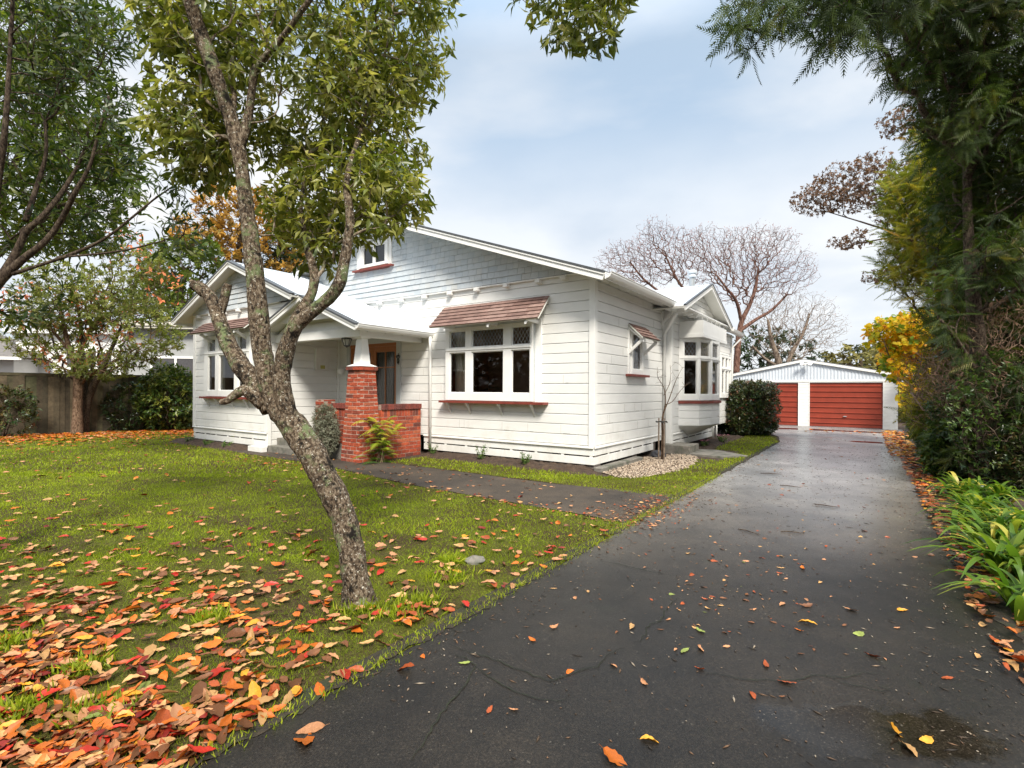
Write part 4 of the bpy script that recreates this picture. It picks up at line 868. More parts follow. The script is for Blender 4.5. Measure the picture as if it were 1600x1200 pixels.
# fixtures on the house
lan = MB(); c = (-4.98, -1.70, 2.44)
lan.tube([(c[0],c[1],2.60),(c[0],c[1],2.66)], .012, 8); lan.lathe(c, [(.03,.22),(.06,.19),(.115,.14),(.115,.13),(.0,.13)], 6); 
for k in range(6):
    t = 2*math.pi*k/6; lan.tube([(c[0]+.10*math.cos(t),c[1]+.10*math.sin(t),c[2]+.13),(c[0]+.06*math.cos(t),c[1]+.06*math.sin(t),c[2]+.0)], .007, 5)
lan.lathe(c, [(.068,.0),(.06,-.02),(.02,-.035),(.0,-.05)], 6)
lantern_t = thing('porch_lantern', 'black six-sided lantern hanging under the porch beam', 'lantern', hw(c[0],c[1],c[2]), HROT)
o = lan.build('lantern_frame', M['iron'], lantern_t); o.location = (-c[0], -c[1], -c[2])
lg = MB(); lg.lathe((0,0,0), [(.055,.0),(.094,.13)], 6); lg.build('lantern_glass', pmat('lantern_glass', (.35,.34,.30), None, 5, .2), lantern_t)
gb = MB(); gb.lathe((0,0,0), [(.0,-.11),(.05,-.10),(.085,-.06),(.095,.0),(.085,.05),(.05,.075),(.0,.08)], 20)
gt = thing('globe_light', 'round white light on the porch wall beside the front door', 'wall light', hw(-7.33, -.10, 2.0), HROT)
gb.build('globe', M['plastic'], gt, smooth=True); m_ = MB(); m_.box(-.04,.04,.05,.1,-.04,.04); m_.build('wall_mount', M['trim'], gt)
mt = thing('meter_box', 'flat white meter box with a yellow label on the porch side wall', 'meter box', hw(-7.55, -.55, 2.0), HROT)
m_ = MB(); m_.box(.005,.09,-.20,.20,0,.56); m_.build('box', M['trim'], mt, bevel=.006); m_ = MB(); m_.box(.09,.096,-.07,.06,.03,.12); m_.build('label_plate', M['yellow_tag'], mt)
orn = thing('wall_ornament', 'small black iron scroll fixed to the wall right of the front door', 'ornament', hw(-5.20,-.03,2.25), HROT)
m_ = MB()
for s in (-1, 1):
    m_.tube([(0,-.01,-.12),(s*.03,-.012,-.08),(s*.035,-.012,-.03),(s*.008,-.012,0),(s*.05,-.012,.03),(s*.06,-.012,.07),(s*.03,-.012,.09),(s*.015,-.012,.06)], .009, 6)
m_.tube([(0,0,-.14),(0,-.02,0),(0,0,.14)], .008, 6); m_.build('scroll', M['iron'], orn)

# ------------------------------------------------------------------ garage
garage = thing('garage', 'white double garage with two red roller doors at the end of the driveway', 'garage', hw(1.86, 17.11), HROT)
GF = Fr((0,0,0), (1,0,0), (0,-1,0))
gb_ = MB(); boards(gb_, GF, -2.86, 3.27, .0, 1.95, [(-2.86,-.21,-.1,1.91), (.20,2.81,-.1,1.91)], pitch=.13, zref=0, gh=.01, gd=.012); gb_.build('wall', M['white'], garage)
gb_ = MB(); gb_.box(3.25,3.27,0,6.5,0,2.2); gb_.box(-2.87,-2.85,0,6.5,0,2.2); gb_.box(-2.85,3.25,6.48,6.5,0,2.2); gb_.build('wall', M['white'], garage)
gb_ = MB(); GF.box(gb_, -2.87, 3.28, 1.95, 2.03, -.03, .02); GF.box(gb_, -.23,-.20,0,1.95,-.03,.012); GF.box(gb_, .18,.21,0,1.95,-.03,.012); GF.box(gb_, 2.80,2.83,0,1.95,-.03,.012); GF.box(gb_, 3.2,3.29,0,1.95,-.03,.016); gb_.build('trim', M['trim'], garage)
# corrugated gable panel
gb_ = MB(); n = 300; V = []
for i in range(n+1):
    x = -2.95+6.25*i/n; h = .008*math.sin(i*2*math.pi/6.0); top = 2.88-abs(x-.0)*.20; V += [(x, -.01+h, 2.02), (x, -.01+h, max(2.03, top))]
gb_.add(V, [(2*i, 2*i+2, 2*i+3, 2*i+1) for i in range(n)]); gb_.build('gable_panel', M['corr'], garage)
for s in (-1, 1):
    gb_ = MB(); e = 3.22 if s > 0 else 3.15
    gb_.obox((0,-.10,2.84), (s*e,0,-.205*e), (0,.03,0), (0,0,.10)); gb_.build('bargeboard', M['trim'], garage, bevel=.003)
    gb_ = MB(); corr(gb_, (s*e,-.12,2.95-.205*e), (s*e,6.7,2.95-.205*e), (0,-.12,2.95), (s*.2,0,1), amp=.012); gb_.build('roof', M['roof_white'], garage)
    gb_ = MB(); gb_.obox((0,-.10,2.83), (s*e,0,-.205*e), (0,.1,0), (0,0,.012)); gb_.build('soffit', M['soffit'], garage)
def rdoor(a0, a1):
    z = 0.0; prof = []
    y = 0.05
    while z < 1.9:
        prof += [(z, y), (z+.165, y), (z+.178, y-.03), (z+.195, y-.03), (z+.208, y)]; z += .225
    prof = [p_ for p_ in prof if p_[0] <= 1.9]+[(1.9, y)]
    V = []
    for (zz, yy) in prof: V += [(a0, yy, zz), (a1, yy, zz)]
    gb_ = MB(); gb_.add(V, [(2*i, 2*i+1, 2*i+3, 2*i+2) for i in range(len(prof)-1)]); d = gb_.build('roller_door', M['red_door'], garage)
    gb_ = MB(); gb_.box((a0+a1)/2-.05,(a0+a1)/2+.05,-.0,.05,.46,.50); gb_.tube([((a0+a1)/2-.07,-.02,.48),((a0+a1)/2+.07,-.02,.48)], .012, 6); gb_.build('handle', M['galv'], d)
    gb_ = MB(); gb_.box(a0, a1, .0, .06, 0, .03); gb_.build('bottom_rail', M['dark_edge'], d)
rdoor(.21, 2.80); rdoor(-2.84, -.23)
gb_ = MB(); gb_.box(-2.8, 3.2, .5, .52, 0, 2); gb_.build('inner_wall', M['screen'], garage)
fl_ = thing('floodlight', 'white twin floodlight fixed to the garage gable peak', 'light', hw(1.95, 16.92, 2.72), HROT)
for s in (-1, 1):
    m_ = MB(); m_.lathe((0,0,0), [(.0,-.08),(.05,-.07),(.085,.02),(.09,.06),(.0,.05)], 14); o = m_.build('lamp_head', M['plastic'], fl_); o.location = (s*.13, -.07, 0); o.rotation_euler = (R(60), 0, s*R(25))
m_ = MB(); m_.box(-.05,.05,-.02,.06,-.05,.05); m_.tube([(-.13,-.03,.0),(0,-.02,.02),(.13,-.03,.0)], .014, 6); m_.build('base', M['plastic'], fl_)

# ------------------------------------------------------------------ fence and neighbours
f0 = np.array([-19.5, 12.6]); f1 = np.array([-12.0, 19.5]); f2 = np.array([-8.2, 23.0])
fence = thing('paling_fence', 'tall dark weathered wooden paling fence along the left boundary', 'fence', (f0[0], f0[1], 0))
fb = MB(); d = (f2-f0); L_ = np.linalg.norm(d); d /= L_; nr = np.array([d[1], -d[0]]); s = 0
while s < L_:
    w = random.uniform(.13, .155); h = 1.93+.05*mnoise.noise(Vector((s*.3, 0, 0)))+random.uniform(-.012, .012); off = random.uniform(0, .035)
    a = d*s+nr*off; b = d*(s+w+.004)+nr*(off+.003)
    fb.hexa([(*a,0),(*b,0),(*(b-nr*.02),0),(*(a-nr*.02),0),(*a,h),(*b,h),(*(b-nr*.02),h),(*(a-nr*.02),h)], random.random()); s += w
fb.build('palings', M['fence'], fence)
for z in (.4, 1.75):
    fb = MB(); fb.obox((-nr[0]*.03,-nr[1]*.03,z), (*(d*L_),0), (*(-nr*.05),0), (0,0,.1)); fb.build('rail', M['fence'], fence)
fb = MB(); fb.obox((nr[0]*.03,nr[1]*.03,1.88), (*(d*L_),0), (*(-nr*.035),0), (0,0,.09), .35); fb.build('cap_rail', M['fence'], fence)
nb = thing('neighbour_house', 'grey and white flat-eaved house seen over the fence beside the bungalow', 'house', (-15.4, 25.0, 0))
A = math.atan2(.30, 1.0)
nb.rotation_euler = (0, 0, R(8))
m_ = MB(); m_.box(-3.1, 4.5, 0, 6, 0, 4.35); m_.build('wall', M['stucco'], nb)
m_ = MB(); m_.box(-7.6, -3.1, -.35, 6, 0, 4.0); m_.build('wall', M['white'], nb)
m_ = MB(); m_.box(-3.5, 4.9, -.5, 6.5, 4.35, 4.62); m_.box(-3.5, 4.9, -.56, -.5, 4.46, 4.66); m_.build('roof', pmat('cream_fascia', (.6,.58,.5), (.45,.43,.36), 3, .6), nb)
m_ = MB(); m_.box(-7.9, -3.5, -.7, 6, 4.0, 4.2); m_.build('roof', M['trim'], nb)
for (x0, x1, z0, z1, yy, ns) in ((-2.0,1.2,2.0,3.0,0,3), (-5.5,-3.5,1.6,3.2,-.35,3)):
    m_ = MB(); 
    for k in range(ns+1):
        q = x0+(x1-x0)*k/ns; m_.box(q-.05, q+.05, yy-.06, yy, z0, z1)
    for z in ((z0, z1) if ns == 3 and x0 > -3 else (z0, (z0+z1)/2, z1)): m_.box(x0, x1, yy-.055, yy+.0, z-.05, z+.05)
    wn = m_.build('window', M['trim'], nb); m_ = MB(); m_.quad((x0,yy-.03,z0),(x1,yy-.03,z0),(x1,yy-.03,z1),(x0,yy-.03,z1)); m_.build('pane', M['glass2'] if 'glass2' in M else M['screen'], wn)
nl = thing('cottage', 'low pale cottage with a dark shingle roof far left behind the fence', 'house', (-23.5, 21.0, 0)); nl.rotation_euler = (0,0,R(20))
m_ = MB(); m_.box(-5, 2.4, 0, 6, 0, 2.75); m_.build('wall', M['white'], nl)
m_ = MB(); m_.add([(-5.5,-.6,2.75),(2.9,-.6,2.75),(2.9,6.6,2.75),(-5.5,6.6,2.75),(-3,3,4.1),(.2,3,4.1)], [(0,1,5,4),(1,2,5),(2,3,4,5),(3,0,4),(0,3,2,1)]); m_.build('roof', M['tile'], nl)
m_ = MB(); m_.box(-5.55, 2.95, -.7, -.6, 2.65, 2.77); m_.build('gutter', M['trim'], nl)

# ------------------------------------------------------------------ little things by the side wall
def blk(name, label, cat, u0, u1, v0, v1, h, mat, bev=.015, **k):
    t = thing(name, label, cat, hw((u0+u1)/2, (v0+v1)/2), HROT, **k); m_ = MB(); W, D = (u1-u0)/2, (v1-v0)/2; m_.box(-W, W, -D, D, 0, h); o = m_.build('block', M[mat], t, bevel=bev)
    dm = o.modifiers.new('sub', 'SUBSURF'); dm.subdivision_type = 'SIMPLE'; dm.levels = dm.render_levels = 3
    tx = bpy.data.textures.new('rough', 'CLOUDS'); tx.noise_scale = .12; d_ = o.modifiers.new('disp', 'DISPLACE'); d_.texture = tx; d_.strength = .02; return t
blk('concrete_step', 'mossy concrete block step against the side wall near the sapling', 'step', .06, .75, 3.55, 4.35, .22, 'concrete')
blk('edging_stone', 'long worn concrete edging strip at the foot of the side wall', 'edging', .02, .20, -.05, 2.0, .09, 'concrete')
t = thing('concrete_path', 'narrow mossy concrete path from the driveway to the side step', 'path', hw(1.2, 4.0), HROT); m_ = MB(); m_.add([(-.6,-.45,0),(.3,-.55,0),(.72,.1,0),(-.1,.75,0),(-.65,.6,0)]+[(-.6,-.45,.05),(.3,-.55,.05),(.72,.1,.035),(-.1,.75,.05),(-.65,.6,.05)], [(0,1,6,5),(1,2,7,6),(2,3,8,7),(3,4,9,8),(4,0,5,9),(5,6,7,8,9)]); m_.build('slab', M['concrete'], t, bevel=.01)
def rock(name, label, loc, r, mat='rock'):
    V = []; F = []; n = 14
    for i in range(8):
        ph = math.pi*i/7
        for j in range(n):
            th = 2*math.pi*j/n; d = Vector((math.sin(ph)*math.cos(th), math.sin(ph)*math.sin(th), math.cos(ph))); q = 1+.35*mnoise.noise(d*1.8+Vector(tuple(loc))); V.append((d.x*r*q*1.2, d.y*r*q, d.z*r*q*.7+r*.45))
    for i in range(7):
        for j in range(n): F.append((i*n+j, (i+1)*n+j, (i+1)*n+(j+1) % n, i*n+(j+1) % n))
    m_ = MB(); m_.add(V, F); o = m_.build(name, M[mat], smooth=False); o.location = tuple(loc); tag(o, label, 'rock'); return o
rock('rock', 'dark round rock lying on the pebbles by the side wall', hw(.28, 2.75), .14)
rock('stone', 'grey stone half sunk in the lawn among fallen leaves', (-.31, 4.45, -.02), .075, 'concrete')
# pebbles
V = []; F = []; rn = []; cnt = 0
tmpl = np.array([(1,0,0),(0,1,0),(-1,0,0),(0,-1,0),(0,0,.8),(0,0,-.3)]); tf = [(0,1,4),(1,2,4),(2,3,4),(3,0,4),(1,0,5),(2,1,5),(3,2,5),(0,3,5)]
while cnt < 4200:
    u, v = random.uniform(.02,1.6), random.uniform(-.45,3.6)
    if ((u-.62)/.66)**2+((v-1.6)/2.0)**2 > 1+.25*mnoise.noise(Vector((u*3,v*3,0))): continue
    p = hw(u, v, .012+random.random()*.012); s = random.uniform(.009, .021); a = random.random()*6.28; ca, sa = math.cos(a), math.sin(a)
    for q in tmpl:
        x, y, z = q*np.array([s*random.uniform(1,1.5), s, s*.7]); V.append((p[0]+x*ca-y*sa, p[1]+x*sa+y*ca, p[2]+z))
    F += [tuple(cnt*6+i for i in f) for f in tf]; rn += [random.random()]*8; cnt += 1
o = npmesh('pebbles', V, np.array(F), M['gravel'], rnd=rn); tag(o, 'pale pebbles spread beside the side wall around the sapling', 'pebbles', kind='stuff')
# ------------------------------------------------------------------ vegetation tools
def unit(a): return a/np.maximum(np.linalg.norm(a, axis=-1, keepdims=True), 1e-9)
LEAF6 = (np.array([(0,0,0),(.5,0,-.035),(1,0,-.13),(.42,.5,.05),(.42,-.5,.05)]), np.array([(0,1,3),(1,2,3),(0,4,1),(4,2,1)]))
LEAF_OVAL = (np.array([(0,0,0),(.3,0,-.01),(.7,0,-.04),(1,0,-.12),(.25,.42,.04),(.65,.45,.03),(.25,-.42,.04),(.65,-.45,.03)]),
             np.array([(0,1,4),(1,5,4),(1,2,5),(2,3,5),(0,6,1),(1,6,7),(1,7,2),(2,7,3)]))
LEAF_NARROW = (np.array([(0,0,0),(.5,.5,.03),(1,0,-.15),(.5,-.5,.03)]), np.array([(0,3,1),(1,3,2)]))
def leaf_arrays(pos, d, n, length, width, tmpl):
    """pos, d (along the leaf), n (leaf normal): (K,3)"""
    T, F = tmpl; K = len(pos); d = unit(d); s = unit(np.cross(n, d)); n = np.cross(d, s)
    length = np.broadcast_to(length, (K,)); width = np.broadcast_to(width, (K,))
    V = pos[:, None, :]+(T[None, :, 0:1]*length[:, None, None])*d[:, None, :]+(T[None, :, 1:2]*width[:, None, None])*s[:, None, :]+(T[None, :, 2:3]*length[:, None, None])*n[:, None, :]
    Fa = (F[None]+(np.arange(K)*len(T))[:, None, None]).reshape(-1, F.shape[1])
    return V.reshape(-1, 3), Fa
def leaves(name, pos, d, n, length, width, mat, parent, tmpl=LEAF6, rnd=None, clump=None, off=None):
    V, F = leaf_arrays(pos, d, n, length, width, tmpl); K = len(pos)
    if rnd is None: rnd = RNG.random(K)
    if off is not None: V = V-np.array(off)
    return npmesh(name, V, F, mat, parent, rnd=np.repeat(np.clip(rnd, 0, 1), len(tmpl[1])))
def mst(init, ipar, pts, bf=.35):
    """greedy tree over attraction points: cost = distance + bf * path length back to the root"""
    P = [np.array(p, float) for p in init]; par = list(ipar); pl = [0.]*len(P)
    for i in range(1, len(P)):
        if par[i] >= 0: pl[i] = pl[par[i]]+np.linalg.norm(P[i]-P[par[i]])
    pts = np.array(pts, float); m = len(pts); A = np.array(P)
    D = np.linalg.norm(pts[:, None]-A[None], axis=2)+bf*np.array(pl)[None]
    bp = D.argmin(1); bc = D.min(1); done = np.zeros(m, bool); idx = np.zeros(m, int)
    for _ in range(m):
        c = np.where(done, 1e9, bc); k = int(c.argmin()); done[k] = True
        j = int(bp[k]); P.append(pts[k]); par.append(j); pl.append(pl[j]+np.linalg.norm(pts[k]-P[j])); i = len(P)-1
        nd = np.linalg.norm(pts-pts[k], axis=1)+bf*pl[i]; b = nd < bc; bc[b] = nd[b]; bp[b] = i
    return np.array(P), np.array(par)
def radii(P, par, tip, ex=2.3, fixed=None):
    n = len(P); r = np.zeros(n); acc = np.zeros(n)
    for i in range(n-1, -1, -1):
        r[i] = max(tip, acc[i]**(1/ex)) if acc[i] > 0 else tip
        if fixed is not None and i < len(fixed) and fixed[i]: r[i] = fixed[i]
        if par[i] >= 0: acc[par[i]] += r[i]**ex
    return r
def tree_tubes(mb, P, par, r, skip=0, sides=(4,10), thr=.02, wob=.0):
    n = len(P); kids = [[] for _ in range(n)]
    for i in range(n):
        if par[i] >= 0: kids[par[i]].append(i)
    stack = [0] if n else []; starts = [(0, None)]
    while starts:
        i, pre = starts.pop(); chain = ([pre] if pre is not None else [])+[i]
        while kids[chain[-1]]:
            ks = sorted(kids[chain[-1]], key=lambda q: -r[q]); cur = chain[-1]
            for q in ks[1:]: starts.append((q, cur))
            chain.append(ks[0])
        # the part of the chain beyond the hand-made limbs
        ch = chain
        while len(ch) > 1 and ch[1] < skip: ch = ch[1:]
        if len(ch) < 2: continue
        pts = [P[c] for c in ch]; rr = [r[c] for c in ch]
        if pre is not None or ch[0] < skip: rr[0] = min(rr[0], rr[1]*1.25)
        if wob:
            q = [pts[0]]; q2 = [rr[0]]
            for a in range(1, len(pts)):
                L_ = np.linalg.norm(pts[a]-pts[a-1]); q.append((pts[a]+pts[a-1])/2+RNG.normal(0, wob*L_, 3)); q2.append((rr[a]+rr[a-1])/2); q.append(pts[a]); q2.append(rr[a])
            pts, rr = q, q2
        mb.tube(pts, rr, sides[1] if max(rr) > thr else sides[0], cap=False)
def limb(pts, seg=.05):
    """smooth a hand-placed limb: [(xyz, radius)] -> dense points"""
    P = np.array([p for p, _ in pts], float); Rr = np.array([q for _, q in pts], float); out = []; ro = []
    n = len(P)
    for i in range(n-1):
        p0 = P[max(i-1, 0)]; p1 = P[i]; p2 = P[i+1]; p3 = P[min(i+2, n-1)]; k = max(2, int(np.linalg.norm(p2-p1)/seg))
        for j in range(k):
            t = j/k; out.append(.5*((2*p1)+(-p0+p2)*t+(2*p0-5*p1+4*p2-p3)*t*t+(-p0+3*p1-3*p2+p3)*t**3)); ro.append(Rr[i]+(Rr[i+1]-Rr[i])*t)
    out.append(P[-1]); ro.append(Rr[-1]); return out, ro
def bark_tube(mb, pts, rad, n=26, amp=.10, fs=9., knob=.0):
    V, F = tube_arrays(pts, rad, n); V = np.array(V)
    for i in range(len(pts)):
        c = np.array(pts[i])
        for j in range(n):
            v = V[i*n+j]; d = v-c
            q = 1+amp*(1.3*mnoise.noise(Vector((v[0]*fs,v[1]*fs,v[2]*fs*.55)))+.8*mnoise.noise(Vector(v*fs*3.1))+.5*mnoise.noise(Vector(v*fs*8)))+knob*max(0, mnoise.noise(Vector(v*fs*.5+np.array([4,4,4]))))
            V[i*n+j] = c+d*q
    mb.add(V, F)
def ellipsoid_pts(c, r, n, shell=.0):
    d = unit(RNG.normal(size=(n, 3))); q = RNG.random(n)**(1/3.); q = shell+(1-shell)*q
    return np.array(c)+d*q[:, None]*np.array(r)
def blobs(specs, n, shell=.0):
    """specs: (px, py, depth, rx_px, ry_px, rdepth, weight)"""
    w = np.array([s[6] for s in specs], float); w /= w.sum(); out = []
    for s, k in zip(specs, (w*n).astype(int)):
        c = at(s[0], s[1], s[2]); f = s[2]/FPX; out.append(ellipsoid_pts(c, (s[3]*f, s[5], s[4]*f), k, shell))
    return np.vstack(out)
def clump(P, s=1.7, lo=-.22, seed=0):
    k = np.array([mnoise.noise(Vector((p[0]*s+seed, p[1]*s, p[2]*s)))+.5*mnoise.noise(Vector((p[0]*s*2.7, p[1]*s*2.7, p[2]*s*2.7+seed))) for p in P]); return P[k > lo]
def thin(P, dmin):
    keep = []; cell = {}
    for p in P:
        k = tuple((p/dmin).astype(int)); ok = True
        for a in (-1,0,1):
            for b in (-1,0,1):
                for c in (-1,0,1):
                    for q in cell.get((k[0]+a,k[1]+b,k[2]+c), ()):
                        if np.sum((q-p)**2) < dmin*dmin: ok = False; break
                    if not ok: break
                if not ok: break
            if not ok: break
        if ok: cell.setdefault(k, []).append(p); keep.append(p)
    return np.array(keep)
def tips_dirs(P, par):
    n = len(P); has = np.zeros(n, bool); has[par[par >= 0]] = True; t = np.where(~has)[0]
    return t, unit(P[t]-P[np.maximum(par[t], 0)])
def whorls(pos, d, n, spread=(35, 85), droop=.25, jit=.01):
    """n leaves around each tip"""
    K = len(pos); d = unit(d); p = np.repeat(pos, n, 0); dd = np.repeat(d, n, 0); a = np.tile(np.arange(n)*2.4, K)+np.repeat(RNG.random(K)*6.28, n)
    t = np.cross(dd, np.array([.3, .2, .93])); t = unit(t); s = np.cross(dd, t)
    rad = t*np.cos(a)[:, None]+s*np.sin(a)[:, None]; th = np.radians(RNG.uniform(spread[0], spread[1], K*n))
    ld = dd*np.cos(th)[:, None]+rad*np.sin(th)[:, None]; ld[:, 2] -= droop*RNG.uniform(.3, 1.3, K*n); ld = unit(ld)
    nn = unit(dd*np.sin(th)[:, None]-rad*np.cos(th)[:, None]+np.array([0,0,.6])+RNG.normal(0, .25, (K*n, 3)))
    return p+RNG.normal(0, jit, p.shape), ld, nn
def bark_mat(name, dark, mid, pale, lichen=None, scale=14, rough=.9, lpos=(.55,.66), stretch=(1,1,.45)):
    m, nt, N, L, b = new_mat(name); b.inputs['Roughness'].default_value = rough; b.inputs['Specular IOR Level'].default_value = .2
    tc = N.new('ShaderNodeTexCoord'); mp = N.new('ShaderNodeMapping'); mp.inputs['Scale'].default_value = stretch; L.new(tc.outputs['Object'], mp.inputs[0])
    n = N.new('ShaderNodeTexNoise'); n.inputs['Scale'].default_value = scale*2; n.inputs['Detail'].default_value = 10; n.inputs['Roughness'].default_value = .75; L.new(mp.outputs[0], n.inputs['Vector'])
    r = ramp(N, [(.40, dark), (.49, mid), (.60, pale)]); L.new(n.outputs['Fac'], r.inputs['Fac']); col = r.outputs[0]
    if lichen:
        for (lc, sc, lo, hi, off) in lichen:
            mp2 = N.new('ShaderNodeMapping'); mp2.inputs['Location'].default_value = (off, off*.7, off*1.3); L.new(tc.outputs['Object'], mp2.inputs[0])
            q = N.new('ShaderNodeTexNoise'); q.inputs['Scale'].default_value = sc; q.inputs['Detail'].default_value = 9; q.inputs['Roughness'].default_value = .72; L.new(mp2.outputs[0], q.inputs['Vector'])
            mr = N.new('ShaderNodeMapRange'); mr.inputs['From Min'].default_value = lo; mr.inputs['From Max'].default_value = hi; L.new(q.outputs['Fac'], mr.inputs['Value'])
            mx = N.new('ShaderNodeMix'); mx.data_type = 'RGBA'; L.new(mr.outputs[0], mx.inputs['Factor']); L.new(col, mx.inputs[6]); mx.inputs[7].default_value = (*lc, 1); col = mx.outputs[2]
    L.new(col, b.inputs['Base Color'])
    bp = N.new('ShaderNodeBump'); bp.inputs['Distance'].default_value = .02; bp.inputs['Strength'].default_value = .9; L.new(n.outputs['Fac'], bp.inputs['Height']); L.new(bp.outputs[0], b.inputs['Normal'])
    return m
M['bark'] = bark_mat('lichen_bark', (.014,.010,.007), (.095,.066,.042), (.26,.21,.15), [((.15,.19,.085), 7, .54, .63, 0), ((.60,.57,.48), 55, .59, .62, 7), ((.010,.008,.006), 9, .53, .61, 3)], scale=28, stretch=(1,1,.6))
M['bark_up'] = bark_mat('smooth_lichen_bark', (.07,.05,.035), (.22,.17,.12), (.38,.32,.25), [((.20,.26,.13), 9, .50, .60, 2), ((.5,.48,.42), 40, .60, .67, 7)], scale=20)
M['bark_dark'] = bark_mat('dark_bark', (.018,.013,.010), (.06,.042,.03), (.13,.10,.07), scale=22)
M['bark_brown'] = bark_mat('brown_bark', (.05,.03,.018), (.13,.08,.05), (.23,.16,.11))
M['bark_red'] = bark_mat('reddish_bark', (.055,.028,.020), (.125,.065,.047), (.21,.125,.095), scale=5)
M['bark_pale'] = bark_mat('pale_bark', (.09,.065,.048), (.19,.145,.11), (.29,.24,.19), scale=5)
G = lambda *c: c
M['lf_pitto'] = rmat('olive_leaf', [(.06,.085,.012), (.11,.14,.018), (.19,.21,.035), (.30,.30,.07), (.45,.42,.15)], .36, .45, nvar=(1.1, .75, 1.2), spec=.5)
M['lf_dark'] = rmat('dark_narrow_leaf', [(.014,.034,.007), (.035,.065,.010), (.075,.105,.012), (.16,.18,.02)], .4, .42, nvar=(.9, .7, 1.25), spec=.5)
M['lf_backlit'] = rmat('yellow_green_leaf', [(.05,.09,.010), (.10,.14,.015), (.17,.19,.03)], .5, .45, nvar=(.8, .7, 1.2))
M['lf_olive'] = rmat('small_olive_leaf', [(.08,.10,.02), (.14,.17,.03), (.22,.24,.055), (.32,.30,.11)], .55, .45, nvar=(.7, .7, 1.2))
M['lf_orange'] = rmat('orange_leaf', [(.55,.16,.04), (.68,.25,.09), (.72,.2,.10), (.65,.36,.08)], .5, .4, tcol=(1.3,1.1,.9))
M['lf_rust'] = rmat('rusty_leaf', [(.26,.16,.03), (.38,.22,.035), (.50,.28,.04), (.22,.18,.035), (.52,.26,.04)], .6, .35, nvar=(.5, .65, 1.3), tcol=(1.3,1.1,.8))
M['lf_rhodo'] = rmat('rhododendron_leaf', [(.018,.045,.012), (.035,.075,.016), (.09,.13,.02), (.20,.21,.04)], .35, .25, nvar=(2.5, .7, 1.25))
M['lf_hedge'] = rmat('camellia_leaf', [(.010,.022,.006), (.02,.040,.010), (.04,.062,.014), (.09,.09,.03), (.14,.06,.03)], .30, .15, nvar=(3, .7, 1.3))
M['lf_ivy'] = rmat('climber_leaf', [(.018,.040,.009), (.040,.080,.013), (.075,.125,.020), (.13,.17,.04)], .4, .35, nvar=(2.5, .6, 1.3))
M['lf_conifer'] = rmat('conifer_spray', [(.014,.030,.005), (.026,.050,.007), (.048,.080,.009), (.085,.115,.013), (.14,.11,.03)], .6, .35, nvar=(.9, .6, 1.3))
M['lf_conifer2'] = rmat('olive_conifer_spray', [(.05,.085,.008), (.11,.15,.012), (.22,.23,.02), (.42,.34,.03), (.40,.22,.04)], .6, .42, nvar=(.8, .6, 1.3))
M['lf_yellow'] = rmat('autumn_maple_leaf', [(.16,.27,.02), (.36,.42,.02), (.78,.62,.03), (.82,.58,.03), (.78,.38,.04), (.70,.20,.05)], .5, .5, tcol=(1.25,1.15,.8))
M['lf_brown'] = rmat('small_brown_leaf', [(.10,.055,.035), (.16,.09,.055), (.22,.13,.08)], .7, .2)
M['lf_strap'] = rmat('strap_leaf', [(.035,.085,.010), (.065,.14,.014), (.12,.20,.02), (.24,.29,.03), (.5,.42,.08)], .4, .4, spec=.35)
M['lf_dist'] = rmat('distant_leaf', [(.020,.040,.014), (.035,.06,.02), (.06,.085,.028)], .7, .2, nvar=(.3, .6, 1.3))
M['lf_dist2'] = rmat('distant_olive_leaf', [(.09,.085,.02), (.15,.13,.03), (.20,.18,.05), (.12,.12,.03)], .7, .3, nvar=(.4, .7, 1.2))
M['twig'] = pmat('dead_twig', (.13,.075,.045), (.26,.175,.12), 6, .9)
M['lavender'] = rmat('grey_green_leaf', [(.08,.085,.06), (.17,.18,.125), (.24,.25,.18), (.11,.08,.06)], .8, .2)
M['fern'] = rmat('fern_frond', [(.05,.13,.012), (.13,.24,.02), (.32,.34,.03), (.48,.38,.05), (.35,.15,.03)], .5, .35)

